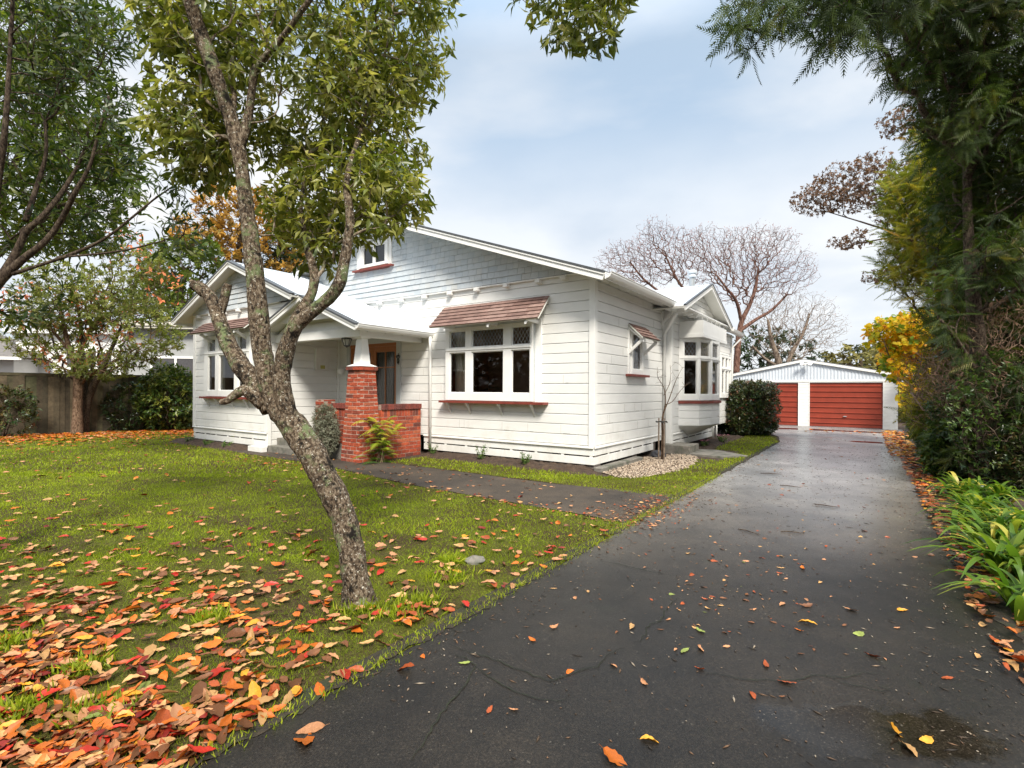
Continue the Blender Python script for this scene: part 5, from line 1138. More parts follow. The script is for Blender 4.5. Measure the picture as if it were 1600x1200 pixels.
# ------------------------------------------------------------------ the leaning tree in front
T0 = at(562, 950, 3.57); T0[2] = 0
def pl(lst): return [(at(x, y, d), .81*r*d/FPX) for (x, y, r, d) in lst]
ft = thing('leaning_tree', 'lichen-covered leaning tree with pruned stubs in the front lawn', 'tree', T0)
limbs = {
 'trunk': [(569,985,62,3.56),(566,966,48,3.57),(561,945,34,3.57),(556,905,25,3.57),(549,860,24,3.58),(538,815,24,3.6),(520,770,24,3.62),(503,738,24,3.64),(485,705,25,3.66),(462,672,25,3.68),(442,645,24,3.7),(428,620,20,3.7),(417,590,18,3.7),(410,550,17,3.7),(405,500,17.5,3.7),(400,450,17,3.7),(396,410,16,3.7),(391,360,14.5,3.7),(383,310,13,3.7),(377,260,12.3,3.7),(371,222,14,3.7),(362,190,13.5,3.7),(348,150,13,3.65),(335,110,13,3.6),(322,75,13.5,3.6),(308,35,13.5,3.55),(296,0,13,3.5),(283,-50,13,3.5),(270,-110,11,3.45),(262,-190,8,3.4)],
 'right': [(458,672,18,3.68),(446,630,16.5,3.66),(440,600,16,3.64),(442,570,15.5,3.62),(449,540,15,3.6),(458,515,14,3.58),(474,498,12.5,3.56),(497,480,12.5,3.55),(518,462,11.5,3.53),(531,442,11,3.5),(538,410,10,3.5),(543,380,9.2,3.5),(547,350,8.2,3.5),(545,320,7.5,3.52),(541,290,6,3.55),(549,250,4.5,3.65),(562,210,3.5,3.8),(575,160,3,3.95),(590,100,2.5,4.1)],
 'right_inner': [(452,535,12,3.62),(460,505,11,3.66),(473,482,9.5,3.7),(487,458,9,3.72),(491,432,8.5,3.75),(487,410,7.5,3.78),(481,392,6.5,3.8),(478,370,5,3.85),(470,330,4,3.9),(475,280,3,4.0)],
 'stub_left': [(424,640,18,3.72),(408,615,17,3.74),(392,592,17,3.77),(374,568,17,3.8),(358,540,14.5,3.84),(347,512,13,3.88),(339,488,12.5,3.9),(331,468,12,3.93),(322,456,10,3.95),(310,446,9,3.97),(301,449,7.5,3.98)],
 'stub_left_top': [(343,490,9,3.9),(350,468,8.5,3.9),(355,450,8,3.9),(357,444,7,3.9)],
 'stub_left_knuckle': [(318,460,7,3.94),(308,450,7,3.93),(301,441,5.5,3.92),(298,440,4,3.92)],
 'stub_low': [(412,632,14,3.7),(396,617,14,3.68),(380,610,11,3.66),(366,618,8,3.65),(356,626,6,3.64),(347,628,5,3.63),(344,629,3.5,3.63)],
 'mid_fork': [(376,228,10,3.7),(384,200,8.5,3.7),(390,170,7.5,3.7),(394,140,7,3.7),(398,112,7,3.68),(412,92,6.5,3.65),(430,72,6,3.6),(448,50,5.5,3.55),(465,25,5.2,3.5),(484,0,5,3.45),(508,-40,4.5,3.4),(530,-90,3,3.4)],
 'mid_fork_stub': [(395,125,5,3.69),(396,100,4.5,3.72),(396,75,4,3.74),(394,58,3.5,3.75)],
 'mid_back': [(370,215,8,3.74),(364,180,6.5,3.8),(366,150,5,3.85),(360,110,4,3.9),(372,60,3,3.95),(380,0,2.5,4.0)],
}
tm = MB(); inodes = []; ipar = []; fixed = []
for nm, lst in limbs.items():
    pts, rad = limb(pl(lst), .03)
    bark_tube(tm, pts, rad, 26 if nm in ('trunk','right','stub_left') else 16, amp=.10 if nm in ('trunk','right','stub_left','stub_low') else .07, fs=11, knob=.25 if nm.startswith('stub') else .1)
    if nm.startswith('stub') or nm == 'mid_fork_stub': continue
    b0 = len(inodes); prev = -1
    if b0:
        A = np.array(inodes); prev = int(np.linalg.norm(A-pts[0], axis=1).argmin())
    for i in range(0, len(pts), 5):
        inodes.append(pts[i]); ipar.append(prev); prev = len(inodes)-1; fixed.append(rad[i])
tv = np.array(tm.v)-T0; tm.v = [tuple(q) for q in tv]
trunk_o = tm.build('trunk', M['bark'], ft, smooth=True)
crown = [(330,120,4.0,95,130,.55,3),(300,210,3.9,55,80,.4,2),(260,20,3.7,45,60,.4,.8),(430,60,4.1,110,110,.7,3.5),(560,60,4.2,125,120,.8,4.5),(640,60,4.3,60,110,.6,2.2),(520,170,4.2,130,90,.8,4),(600,200,4.2,65,80,.6,2.2),(450,200,4.3,70,70,.5,1.8),(560,280,3.9,95,55,.5,2.6),(500,330,4.1,80,65,.45,2.2),(470,380,4.0,40,40,.3,.8),(610,300,3.7,48,48,.35,1.1),(545,350,3.9,50,40,.35,.8),(330,260,4.0,30,25,.3,.4),
         (598,352,3.6,36,16,.2,.4),(640,300,3.7,30,30,.25,.6),(505,395,3.8,24,22,.2,.25),(455,330,4.2,40,50,.3,.8),(330,230,4.0,50,60,.35,1.4),(290,100,4.2,60,60,.4,1.3),(430,-60,4.0,230,60,1.0,2.0),(640,-60,4.0,110,60,.8,1.0)]
cp = thin(clump(blobs(crown, 5600), 1.9, -.21), .066)
P, par = mst(inodes, ipar, cp, .30); rr = radii(P, par, .0022, 2.4, fixed)
bt = MB(); tree_tubes(bt, P, par, rr, skip=len(inodes), sides=(5,8), thr=.012, wob=.06); bt.v = [tuple(np.array(q)-T0) for q in bt.v]
bt.build('branches', M['bark_up'], ft, smooth=True)
ti, td = tips_dirs(P, par); nontip = np.setdiff1d(np.arange(len(inodes), len(P)), ti); nontip = nontip[RNG.random(len(nontip)) < .75]
tip_p = np.vstack([P[ti], P[nontip]]); tip_d = np.vstack([td, unit(P[nontip]-P[par[nontip]])]); tip_d[:, 2] += .15
lp, ld, ln = whorls(tip_p, tip_d, 9, (15, 105), .75, .022)
K = len(lp); Ls = RNG.uniform(.045, .118, K); tr = np.repeat(np.clip(RNG.normal(.45, .24, K//9), 0, 1), 9)
leaves('foliage', lp, ld, ln, Ls, Ls*.34, M['lf_pitto'], ft, LEAF6, rnd=tr+RNG.normal(0, .12, K), off=T0)
print('front tree leaves', K)

# ------------------------------------------------------------------ generic tree
def tree(name, label, cat, base, init, specs, npts, dmin, bf, tip_r, leaf, bark, leaf_mat, nleaf=6, llen=(.06,.1), wr=.3, spread=(30,90), droop=.3, group=None, tmpl=LEAF6, ex=2.3, wob=.08, extra_frac=.6, rnd_mu=.45, sides=(4,8), shell=.0, pts=None, clumping=(.9, -.30)):
    base = np.array(base, float); t = thing(name, label, cat, base, group=group)
    ip, ir = [], []; par0 = []; fx = []
    for li, lst in enumerate(init):
        q, rd = limb([(np.array(p), r) for p, r in lst], .12); prev = -1
        if li: prev = int(np.linalg.norm(np.array(ip)-q[0], axis=1).argmin())
        for a, b in zip(q, rd): ip.append(a); par0.append(prev); prev = len(ip)-1; fx.append(b)
    mbt = MB()
    for lst in init:
        q, rd = limb([(np.array(p), r) for p, r in lst], .08); bark_tube(mbt, q, rd, 12, .08, 7)
    mbt.v = [tuple(np.array(v)-base) for v in mbt.v]; mbt.build('trunk', M[bark], t, smooth=True)
    cp = thin(clump(blobs(specs, npts, shell), *clumping) if pts is None else pts, dmin)
    P, par = mst(ip, par0, cp, bf)
    if wob > .09: P[len(ip):] += RNG.normal(0, dmin*.22, (len(P)-len(ip), 3))
    rr = radii(P, par, tip_r, ex, fx)
    b2 = MB(); tree_tubes(b2, P, par, rr, skip=len(ip), sides=sides, thr=.02, wob=wob); b2.v = [tuple(np.array(v)-base) for v in b2.v]; b2.build('branches', M[bark], t, smooth=True)
    if leaf:
        ti, td = tips_dirs(P, par); nt_ = np.setdiff1d(np.arange(len(ip), len(P)), ti); nt_ = nt_[RNG.random(len(nt_)) < extra_frac]
        tp = np.vstack([P[ti], P[nt_]]); tdd = np.vstack([td, unit(P[nt_]-P[par[nt_]])])
        lp, ld, ln = whorls(tp, tdd, nleaf, spread, droop, llen[0]*.35); K = len(lp); Ls = RNG.uniform(llen[0], llen[1], K)
        tr = np.repeat(RNG.normal(rnd_mu, .2, K//nleaf), nleaf)+RNG.normal(0, .12, K)
        leaves('foliage', lp, ld, ln, Ls, Ls*wr, M[leaf_mat], t, tmpl, rnd=tr, off=base)
    return t, P, par
def P2(lst): return [(at(x, y, d), r) for (x, y, d, r) in lst]

# big dark tree reaching in from the left edge
bx = at(-70, 900, 4.3); bx[2] = 0
tree('dark_leaf_tree', 'dark narrow-leaved tree reaching in from the left edge of the lawn', 'tree', bx,
  [[(bx, .10), (at(-62,620,4.3), .085), (at(-40,500,4.3), .07), (at(-10,450,4.3), .044), (at(30,410,4.3), .029), (at(70,378,4.3), .024), (at(95,345,4.3), .021), (at(118,300,4.2), .018), (at(140,260,4.2), .014), (at(152,215,4.2), .010), (at(170,150,4.2), .009)],
   P2([(-10,450,4.3,.04),(20,405,4.4,.030),(42,360,4.4,.025),(60,345,4.4,.022),(90,310,4.45,.019),(110,280,4.5,.016),(130,240,4.5,.013),(140,190,4.5,.008)]),
   P2([(40,345,4.4,.022),(58,290,4.5,.018),(72,240,4.5,.014),(70,190,4.5,.01)]),
   P2([(-40,500,4.3,.05),(-30,400,4.2,.034),(-5,300,4.2,.024),(8,200,4.1,.02),(15,90,4.1,.014),(20,0,4.1,.014)]),
   P2([(20,428,4.3,.016),(60,415,4.3,.013),(110,398,4.25,.014),(160,375,4.2,.011),(200,345,4.2,.009),(240,312,4.2,.007),(275,288,4.2,.004)]),
   P2([(90,402,4.27,.010),(150,397,4.2,.008),(200,390,4.15,.007),(240,380,4.1,.006),(270,372,4.1,.004)])],
  [(60,80,4.6,130,110,.7,4),(150,110,4.4,80,90,.5,3),(180,200,4.4,60,90,.4,2.4),(60,220,4.8,110,90,.7,3),(40,340,4.8,100,60,.6,1.6),(140,330,5.0,70,50,.5,1.2),(30,20,4.4,120,60,.7,2),(265,290,4.2,26,20,.12,.25),(285,345,4.1,34,26,.15,.5),(280,385,4.1,38,26,.15,.5),(15,470,4.6,60,35,.3,1.0),(60,440,4.7,50,35,.3,.8),(-60,200,4.5,80,200,.8,1.5),(100,30,4.6,100,60,.6,2),(205,280,4.3,30,30,.3,.5)],
  4600, .08, .3, .0022, True, 'bark_dark', 'lf_dark', clumping=(1.7, -.10), nleaf=7, llen=(.08,.14), wr=.20, spread=(20,80), droop=.25, tmpl=LEAF_NARROW, wob=.08)
# backlit yellow-green tree behind it
bx = at(-90, 690, 9.0); bx[2] = 0
tree('backlit_tree', 'yellow-green tree behind the dark tree on the left', 'tree', bx, [[(bx, .12), (at(-80,500,9), .09), (at(-20,350,9), .06), (at(50,200,9), .04)], P2([(-50,440,9,.05),(50,350,9,.035),(130,250,9,.02)])],
  [(60,150,9,120,110,1.2,3),(120,260,9,90,70,1,3),(30,330,9,100,70,1,2.5),(130,350,9,70,45,.8,1.5),(180,300,9,35,35,.5,.6),(40,60,9,120,80,1.2,2)], 3000, .16, .3, .004, True, 'bark_dark', 'lf_backlit', nleaf=9, llen=(.11,.19), wr=.36, droop=.4)

# small tree by the fence with a second dark stem, olive leaves and a few orange ones
bx = at(121, 677, 16.6); bx[2] = 0
tree('fence_tree', 'small brown-stemmed tree with thin olive foliage in front of the fence', 'tree', bx,
  [[(bx, .17), (at(121,640,16.6), .13), (at(122,600,16.6), .13), (at(118,570,16.6), .10), (at(108,545,16.6), .08), (at(100,510,16.6), .06), (at(92,470,16.6), .04)],
   P2([(118,575,16.6,.07),(130,540,16.8,.06),(150,500,16.8,.045),(175,460,16.8,.03)]), P2([(108,548,16.6,.05),(85,520,16.4,.04),(60,490,16.4,.03)])],
  [(110,470,16.6,75,60,1.5,3),(190,470,16.8,60,65,1.3,2.6),(230,520,16.8,50,45,1.1,1.5),(70,520,16.4,50,45,1.2,1.3),(215,420,17,45,40,1,1.2),(150,560,16.6,80,35,1.2,1.3)], 5200, .17, .35, .005, True, 'bark_brown', 'lf_olive', clumping=(.8, -.22), nleaf=15, llen=(.08,.16), wr=.42, extra_frac=.6)
bx = at(131, 672, 17.0); bx[2] = 0
tree('dark_stem_tree', 'dark leaning double stem with orange leaves beside the fence tree', 'tree', bx,
  [[(bx, .14), (at(134,640,17), .12), (at(143,610,17), .11), (at(158,580,17), .09), (at(172,550,17), .06), (at(190,510,17.1), .04)], P2([(134,640,17,.1),(130,590,17,.09),(128,550,17.1,.07),(125,500,17.2,.05),(115,450,17.2,.03)])],
  [(150,500,17.2,60,45,1,1.5),(110,560,17.2,50,30,.8,1),(170,530,17.2,45,35,.8,1),(40,480,17.0,50,40,.8,1),(195,385,17.5,30,35,.6,1.3),(255,450,17.2,32,35,.6,.8)], 1000, .22, .4, .006, True, 'bark_dark', 'lf_orange', nleaf=3, llen=(.13,.22), wr=.5, extra_frac=.2)
# trees farther behind the left wing
bx = at(290, 640, 29); bx[2] = 0
tree('bright_green_tree', 'bright green leafy tree behind the left wing of the bungalow', 'tree', bx, [[(bx, .3), (at(288,520,29), .22), (at(280,440,29), .12)]],
  [(275,430,29,50,55,2,3),(250,470,29,40,45,2,2),(310,400,29,35,35,1.5,1.3),(290,480,29,45,40,1.5,1.5)], 1900, .38, .4, .012, True, 'bark_dark', 'lf_backlit', nleaf=16, llen=(.2,.38), wr=.5)
bx = at(370, 640, 33); bx[2] = 0
tree('rusty_conifer', 'rust-orange conifer behind the left wing of the bungalow', 'tree', bx, [[(bx, .4), (at(372,480,33), .28), (at(375,360,33), .12)], P2([(372,470,33,.15),(330,400,33,.09),(300,350,33,.05)])],
  [(370,330,33,60,45,2.5,3),(320,370,33,45,30,2,1.6),(420,340,33,45,45,2,1.6),(360,385,33,60,30,2,1.5),(440,400,33,40,50,2,1)], 2000, .38, .4, .012, True, 'bark_dark', 'lf_rust', clumping=(.5, -.1), nleaf=18, llen=(.2,.42), wr=.38, droop=-.1)
bx = at(470, 640, 36); bx[2] = 0
tree('tall_green_tree', 'dark green tree rising behind the porch roof', 'tree', bx, [[(bx, .4), (at(470,480,36), .28), (at(470,380,36), .12)]],
  [(470,390,36,60,55,2.5,3),(520,370,36,40,45,2,1.5),(430,430,36,40,40,2,1)], 1500, .45, .4, .012, True, 'bark_dark', 'lf_dist', nleaf=18, llen=(.25,.45), wr=.45)

# shrubs
def shrub(name, label, loc, rad, n, mat, llen, wr=.45, nleaf=7, boxy=0., bark='bark_dark', dmin=None, cat='shrub', cz=None, stems=5, rnd_mu=.45, group=None, tmpl=LEAF6, core=.6):
    loc = np.array(loc, float); cz = rad[2] if cz is None else cz; c = loc+np.array([0, 0, cz])
    if boxy:
        q = RNG.uniform(-1, 1, (n, 3)); k = (np.abs(q)**boxy).sum(1)**(1/boxy); s = RNG.random(n)**.22; q = q/np.maximum(k, 1e-6)[:, None]*s[:, None]; pts = c+q*np.array(rad)
    else: pts = ellipsoid_pts(c, rad, n, core)
    pts = pts[pts[:, 2] > .03]
    pts = pts*1.0
    bump = np.array([mnoise.noise(Vector(p*2.3)) for p in pts]); pts = c+(pts-c)*(1+(.08 if boxy else .22)*bump)[:, None]; pts[:, 2] = np.maximum(pts[:, 2], .03)
    init = []
    for k in range(stems):
        a = 6.28*k/stems+.3; e = c+np.array([rad[0]*.45*math.cos(a), rad[1]*.45*math.sin(a), -rad[2]*.1]); init.append([(loc+np.array([.04*math.cos(a), .04*math.sin(a), 0]), max(rad)*.035), ((loc+e)/2+RNG.normal(0, .04, 3), max(rad)*.025), (e, max(rad)*.012)])
    return tree(name, label, cat, loc, init, None, 0, dmin or max(rad)*.09, .3, max(rad)*.003, True, bark, mat, nleaf=nleaf, llen=llen, wr=wr, group=group, pts=pts, rnd_mu=rnd_mu, tmpl=tmpl, extra_frac=.4)
p = at(263, 668, 18.2); p[2] = 0
shrub('rhododendron', 'glossy yellow-green rhododendron beside the wing corner and fence', p, (1.0, .9, 1.15), 3000, 'lf_rhodo', (.12,.19), .42, nleaf=10, dmin=.115, rnd_mu=.6)
p = at(205, 668, 18.0); p[2] = 0
shrub('dark_shrub', 'dark small-leaved shrub against the fence left of the rhododendron', p, (.95, .7, .85), 2400, 'lf_hedge', (.08,.13), .45, nleaf=11, dmin=.13, rnd_mu=.3)
p = at(5, 660, 15.5); p[2] = 0
shrub('far_left_shrub', 'dark shrub with a few reddish leaves at the left end of the fence', p, (.9, .6, .8), 1500, 'lf_hedge', (.09,.15), .45, nleaf=10, dmin=.16, rnd_mu=.5)
p = at(1163, 680, 17.2)+np.array([.35,.8,0]); p[2] = 0
shrub('clipped_camellia', 'clipped boxy dark green camellia between the bay window and the garage', p, (.95, .95, .93), 9000, 'lf_hedge', (.075,.115), .5, nleaf=9, boxy=4.5, dmin=.082, rnd_mu=.5)
# lavender and fern at the porch
shrub('lavender_bush', 'straggly grey-green lavender bush between the brick piers', hw(-5.24, -2.02), (.27, .2, .54), 3200, 'lavender', (.045,.075), .2, nleaf=14, dmin=.035, rnd_mu=.5, tmpl=LEAF_NARROW, core=.2, stems=9, bark='bark_pale', cz=.62)
def frond(mb, o, yaw, L_, lift, w, r):
    o = np.array(o, float); d = np.array([math.cos(yaw), math.sin(yaw), 0]); sd = np.array([-d[1], d[0], 0]); pts = []
    n = 16
    for i in range(n+1):
        t = i/n; pts.append(o+d*L_*(t*math.cos(lift)+.0)+np.array([0, 0, 1])*L_*(t*math.sin(lift)-.55*t*t))
    mb.tube(pts, [.004*(1-.8*i/n) for i in range(n+1)], 4, r, cap=False)
    for i in range(2, n+1):
        t = i/n; ww = w*math.sin(math.pi*min(1, t*.95+.08))**.8
        for s in (-1, 1):
            a = pts[i]; b = a+sd*s*ww+(pts[min(i+1, n)]-pts[i-1])*.5+np.array([0, 0, -.2*ww]); tdir = unit(pts[min(i+1, n)]-pts[i-1])*L_/n*.42
            mb.add([a-tdir, a+tdir, b], [(0, 1, 2)], r)
fern = thing('fern', 'yellow and green fern clump growing beside the tapered brick pier', 'fern', hw(-4.05, -1.55))
for i in range(85):
    mb = MB(); hgt = RNG.random()
    o = (RNG.normal(0,.10), RNG.normal(0,.10), hgt*.85); r = float(np.clip(hgt*.55+RNG.normal(.12,.15), 0, 1))
    frond(mb, o, RNG.random()*6.28, RNG.uniform(.30,.58), RNG.uniform(.25,1.0), RNG.uniform(.07,.12), r); mb.build('frond', M['fern'], fern)
mb = MB()
for i in range(12): mb.tube([(RNG.normal(0,.05),RNG.normal(0,.05),0),(RNG.normal(0,.07),RNG.normal(0,.07),.35),(RNG.normal(0,.10),RNG.normal(0,.10),RNG.uniform(.5,.8))], .007, 5)
mb.build('stems', M['twig'], fern)
# small bedding plants
M['lf_bed'] = rmat('bedding_leaf', [(.04,.10,.02), (.09,.17,.03), (.16,.22,.05)], .5, .3)
M['petal_mauve'] = pmat('mauve_petal', (.30,.14,.28), (.45,.25,.4), 30, .6); M['petal_pink'] = pmat('pink_petal', (.75,.16,.30), (.85,.45,.55), 14, .5)
def bedding(label, u, v, h, w, flowers=0, name='bedding_plant', n=60, ll=(.03,.06), pet='petal_mauve', group='young bedding plants along the walls'):
    base = hw(u, v); t = thing(name, label, 'plant', base, group=group); mb = MB(); tips = []; dirs = []
    for i in range(9):
        a = RNG.random()*6.28; e = np.array([w*.5*math.cos(a)*RNG.random()**.5, w*.5*math.sin(a)*RNG.random()**.5, h*RNG.uniform(.6,1)]); mb.tube([(0,0,0), e*.5*np.array([.6,.6,1.1]), e], .003, 4)
        for k in range(n//9): q = RNG.uniform(.25,1); tips.append(e*q); dirs.append(unit(e+RNG.normal(0,.15,3)))
    mb.build('stems', M['lf_bed'], t); lp, ld, ln = whorls(np.array(tips), np.array(dirs), 2, (35,90), .1, .004); K = len(lp); Ls = RNG.uniform(*ll, K); leaves('leaves', lp, ld, ln, Ls, Ls*.35, M['lf_bed'], t, LEAF6)
    for i in range(flowers):
        a = RNG.random()*6.28; q = RNG.random()**.5; c = np.array([w*.45*q*math.cos(a), w*.45*q*math.sin(a), h*RNG.uniform(.9,1.1)]); pp = np.repeat(c[None], 6, 0); d = whorls(c[None], np.array([[0,0,1.]]), 6, (40,80), 0, .0)
        leaves('flower', d[0], d[1], d[2], .028 if pet == 'petal_pink' else .015, .018 if pet == 'petal_pink' else .01, M[pet], t, LEAF6)
bedding('small leafy plant in the bed just right of the downpipe', -3.80, -.28, .32, .30, n=110)
bedding('taller mauve-flowered plant in the bed under the big front window', -2.42, -.30, .40, .32, 9, n=110)
bedding('mauve-topped plant in the bed nearest the house corner', -1.32, -.30, .30, .27, 10, n=110)
bedding('small green plant at the left end of the wing bed', -10.9, -2.28, .22, .3, n=110)
bedding('small green plant in the middle of the wing bed', -9.85, -2.28, .2, .34, n=110)
bedding('small green plant at the right end of the wing bed', -8.95, -2.28, .2, .36, n=110)
bedding('pink cyclamen in the side bed nearer the step', .60, 5.5, .20, .30, 12, 'cyclamen', 90, (.04,.07), 'petal_pink', 'pink cyclamens')
bedding('pale pink cyclamen under the bay window by the camellia', .72, 6.9, .24, .42, 20, 'cyclamen', 110, (.04,.07), 'petal_pink', 'pink cyclamens')
# bare sapling and its stakes
bx = hw(.49, 2.37)
def sp(x, y, r): return (at(x, y, 11.15), r)
tree('sapling', 'bare young sapling tied to stakes in the pebbles by the side wall', 'tree', bx,
  [[(bx, .03), sp(1035,680,.024), sp(1035,655,.022), sp(1038,640,.016), sp(1040,625,.012), sp(1037,605,.008), sp(1028,590,.005), sp(1027,578,.003)],
   [sp(1038,642,.012), sp(1046,622,.010), sp(1052,605,.008), sp(1058,590,.005), sp(1066,575,.003)], [sp(1040,632,.010), sp(1050,628,.008), sp(1062,612,.006), sp(1070,603,.005), sp(1078,598,.004)],
   [sp(1037,618,.008), sp(1046,600,.006), sp(1048,585,.004), sp(1047,570,.003)]],
  [(1050,590,11.15,30,28,.25,1)], 46, .08, .2, .0022, False, 'bark_brown', None, wob=.05)
for i, (du, lab) in enumerate(((-.05,'left grey wooden stake tied to the bare sapling'),(.07,'right grey wooden stake tied to the bare sapling'))):
    q = hw(.49+du, 2.30); t = thing('garden_stake', lab, 'stake', q, group='stakes holding the sapling'); m_ = MB(); m_.hexa([(-.014,-.014,0),(.014,-.014,0),(.014,.014,0),(-.014,.014,0),(-.012,-.012,.92),(.012,-.012,.92),(.012,.012,.92),(-.012,.012,.92)]); m_.build('post', M['bark_pale'], t)
    m_ = MB(); pts = [(.06*math.cos(a), .06*math.sin(a), .84+.01*math.sin(3*a)) for a in np.linspace(0, 6.3, 14)]; m_.tube(pts, .012, 6); m_.build('tie', M['iron'], t)

# ------------------------------------------------------------------ bare and evergreen trees behind the garage and roof
def bare(name, label, bx, by, d, init, specs, n, dmin, bark, tip=.010, **k):
    b = at(bx, by, d); b[2] = 0; init[0] = [(b, init[0][0][3])]+[(at(x, y, dd), r) for (x, y, dd, r) in init[0]]
    ii = [init[0]]+[P2(q) for q in init[1:]]
    return tree(name, label, 'tree', b, ii, specs, n, dmin, .38, tip, False, bark, None, wob=.16, ex=2.55, **k)
def buds(t, P, par, n0, mat, s=(.10,.2), m=3):
    ti, td = tips_dirs(P, par); lp, ld, ln = whorls(P[ti], td, m, (5,60), -.1, .08); K = len(lp); Ls = RNG.uniform(*s, K); leaves('twig_tips', lp, ld, ln, Ls, Ls*.16, M[mat], t, LEAF_NARROW, off=np.array(t.location))
M['bud'] = rmat('reddish_bud', [(.24,.07,.045), (.32,.115,.08), (.20,.065,.045)], .8, .2); M['bud2'] = rmat('pale_bud', [(.24,.13,.10), (.30,.19,.15), (.24,.12,.09)], .8, .2)
bt_ = bare('bare_red_tree', 'wide bare tree with reddish twigs behind the side gable', 1150, 680, 34,
  [[(1150,600,34,.22),(1153,540,34,.19),(1158,505,34,.16),(1172,475,34,.12),(1180,450,34,.11),(1185,420,34,.07)],
   [(1152,520,34,.14),(1180,500,34,.11),(1205,485,34,.09),(1230,460,34,.06)], [(1158,500,34,.12),(1150,470,33.5,.10),(1135,450,33,.07),(1120,430,33,.05)], [(1140,560,34,.15),(1110,500,34,.12),(1085,470,34,.10),(1060,440,34,.08),(1040,400,34,.05)], [(1110,500,34,.11),(1060,475,34,.09),(1010,440,34,.07),(985,410,34,.04)]],
  [(1040,400,34,70,44,3,3.4),(980,415,34,52,38,2.5,2.2),(1100,400,34,55,45,3,2.6),(1170,400,34,60,48,3,2.8),(1225,425,34,50,38,2.5,1.6),(1150,450,34,50,25,2,.8),(1020,365,34,30,22,2,.7),(1205,380,34,40,22,2,.7)], 9000, .235, 'bark_red', tip=.008)
buds(*bt_, 0, 'bud')
bt_ = bare('bare_pale_tree', 'smaller bare pale tree directly behind the garage roof', 1240, 680, 40,
  [[(1225,600,40,.30),(1215,560,40,.22),(1205,530,40,.15),(1200,500,40,.09)], [(1225,585,40,.2),(1238,550,40,.16),(1255,520,40,.11),(1265,490,40,.07)], [(1220,575,40,.12),(1195,560,40,.10),(1175,540,40,.06)]],
  [(1200,490,40,40,40,2.5,2),(1255,490,40,45,38,2.5,2),(1290,520,40,28,32,2,1),(1230,540,40,60,25,2,1)], 3400, .27, 'bark_pale', tip=.008)
buds(*bt_, 0, 'bud2')
for nm, lab, bxp, d, spc, mt_, n in (
  ('evergreen', 'dark round evergreen behind the garage left of its peak', 1200, 44, [(1200,545,44,70,35,3,3),(1165,560,44,40,35,2.5,1.5),(1240,560,44,45,28,2.5,1.5)], 'lf_dist', 900),
  ('olive_shrub', 'olive-yellow bushy tree above the right end of the garage roof', 1345, 38, [(1340,565,38,55,25,2.5,2),(1385,555,38,40,30,2.5,1.5),(1300,572,38,35,16,2,1)], 'lf_dist2', 800),
  ('evergreen', 'dark evergreen low behind the garage ridge centre', 1290, 46, [(1290,580,46,60,16,2.5,1),(1380,560,46,60,30,2.5,1)], 'lf_dist', 450)):
    b = at(bxp, 680, d); b[2] = 0
    tree(nm, lab, 'tree', b, [[(b, .35), (at(bxp, 600, d), .25), (at(bxp, 560, d), .1)]], spc, n, .6, .4, .015, True, 'bark_dark', mt_, nleaf=16, llen=(.22,.42), wr=.5, group=None)
for i, (px, py, d, w, h, mt_, lab) in enumerate(((660,640,60,60,20,'lf_dist','low dark trees far behind the bungalow roof'),)): pass

# yellow autumn tree near the garage corner
bx = at(1437, 690, 14.6); bx[2] = 0
tree('autumn_tree', 'small yellow and orange autumn tree at the right corner of the garage', 'tree', bx,
  [[(bx, .06), (at(1425,650,14.6), .05), (at(1410,610,14.6), .035), (at(1392,565,14.6), .02), (at(1380,530,14.6), .012)], P2([(1425,650,14.6,.04),(1440,610,14.8,.03),(1450,560,15,.02)]), P2([(1437,690,14.6,.04),(1450,650,14.7,.03),(1470,600,14.8,.02)])],
  [(1392,522,14.6,34,28,.6,2),(1420,560,14.8,42,38,.8,3),(1440,520,15,40,35,.8,2.2),(1445,600,15,30,30,.6,1),(1398,572,14.5,18,18,.4,.5),(1430,618,14.3,22,30,.4,1),(1430,520,14.3,40,35,.5,1.5)], 1900, .11, .4, .004, True, 'bark_brown', 'lf_yellow', nleaf=7, llen=(.10,.17), wr=.75, droop=.5, rnd_mu=.42, tmpl=LEAF_OVAL)

# ------------------------------------------------------------------ conifers and undergrowth on the right
def spray_template():
    V = []; F = []; 
    for i in range(9):
        t = i/9; ln = .34*(1-t*.75)
        for s in (-1, 1):
            b = len(V); V += [(t, 0, -.16*t*t), (t+.07, 0, -.16*t*t), (t+.06+ln*.75, s*ln*.75, -.16*t*t-.10*ln-.03)]; F.append((b, b+1, b+2) if s > 0 else (b+1, b, b+2))
    b = len(V); V += [(.8, .03, -.10), (.8, -.03, -.10), (1.1, 0, -.2)]; F.append((b, b+1, b+2))
    return np.array(V), np.array(F)
SPRAY = spray_template()
def conifer(name, label, base, init, specs, n, dmin, mat, ns=4, sl=(.22,.42), droop=.55, bark='bark_brown', pts=None, rnd_mu=.45, twigs=None):
    base = np.array(base, float)
    t, P, par = tree(name, label, 'tree', base, init, specs, n, dmin, .45, .006, False, bark, None, wob=.08, pts=pts)
    k0 = len(P); idx = np.arange(k0); hp = par >= 0; idx = idx[hp]
    idx = idx[idx > 30]
    tp = P[idx]; td = unit(P[idx]-P[par[idx]]); lp, ld, ln = whorls(tp, td, ns, (15, 80), droop, .05); K = len(lp); Ls = RNG.uniform(*sl, K)
    tr = np.repeat(RNG.normal(rnd_mu, .2, K//ns), ns)+RNG.normal(0, .1, K)
    leaves('foliage', lp, ld, ln, Ls, Ls*1.0, M[mat], t, SPRAY, rnd=tr, off=base)
    return t
bx = at(1545, 775, 8.2); bx[2] = 0
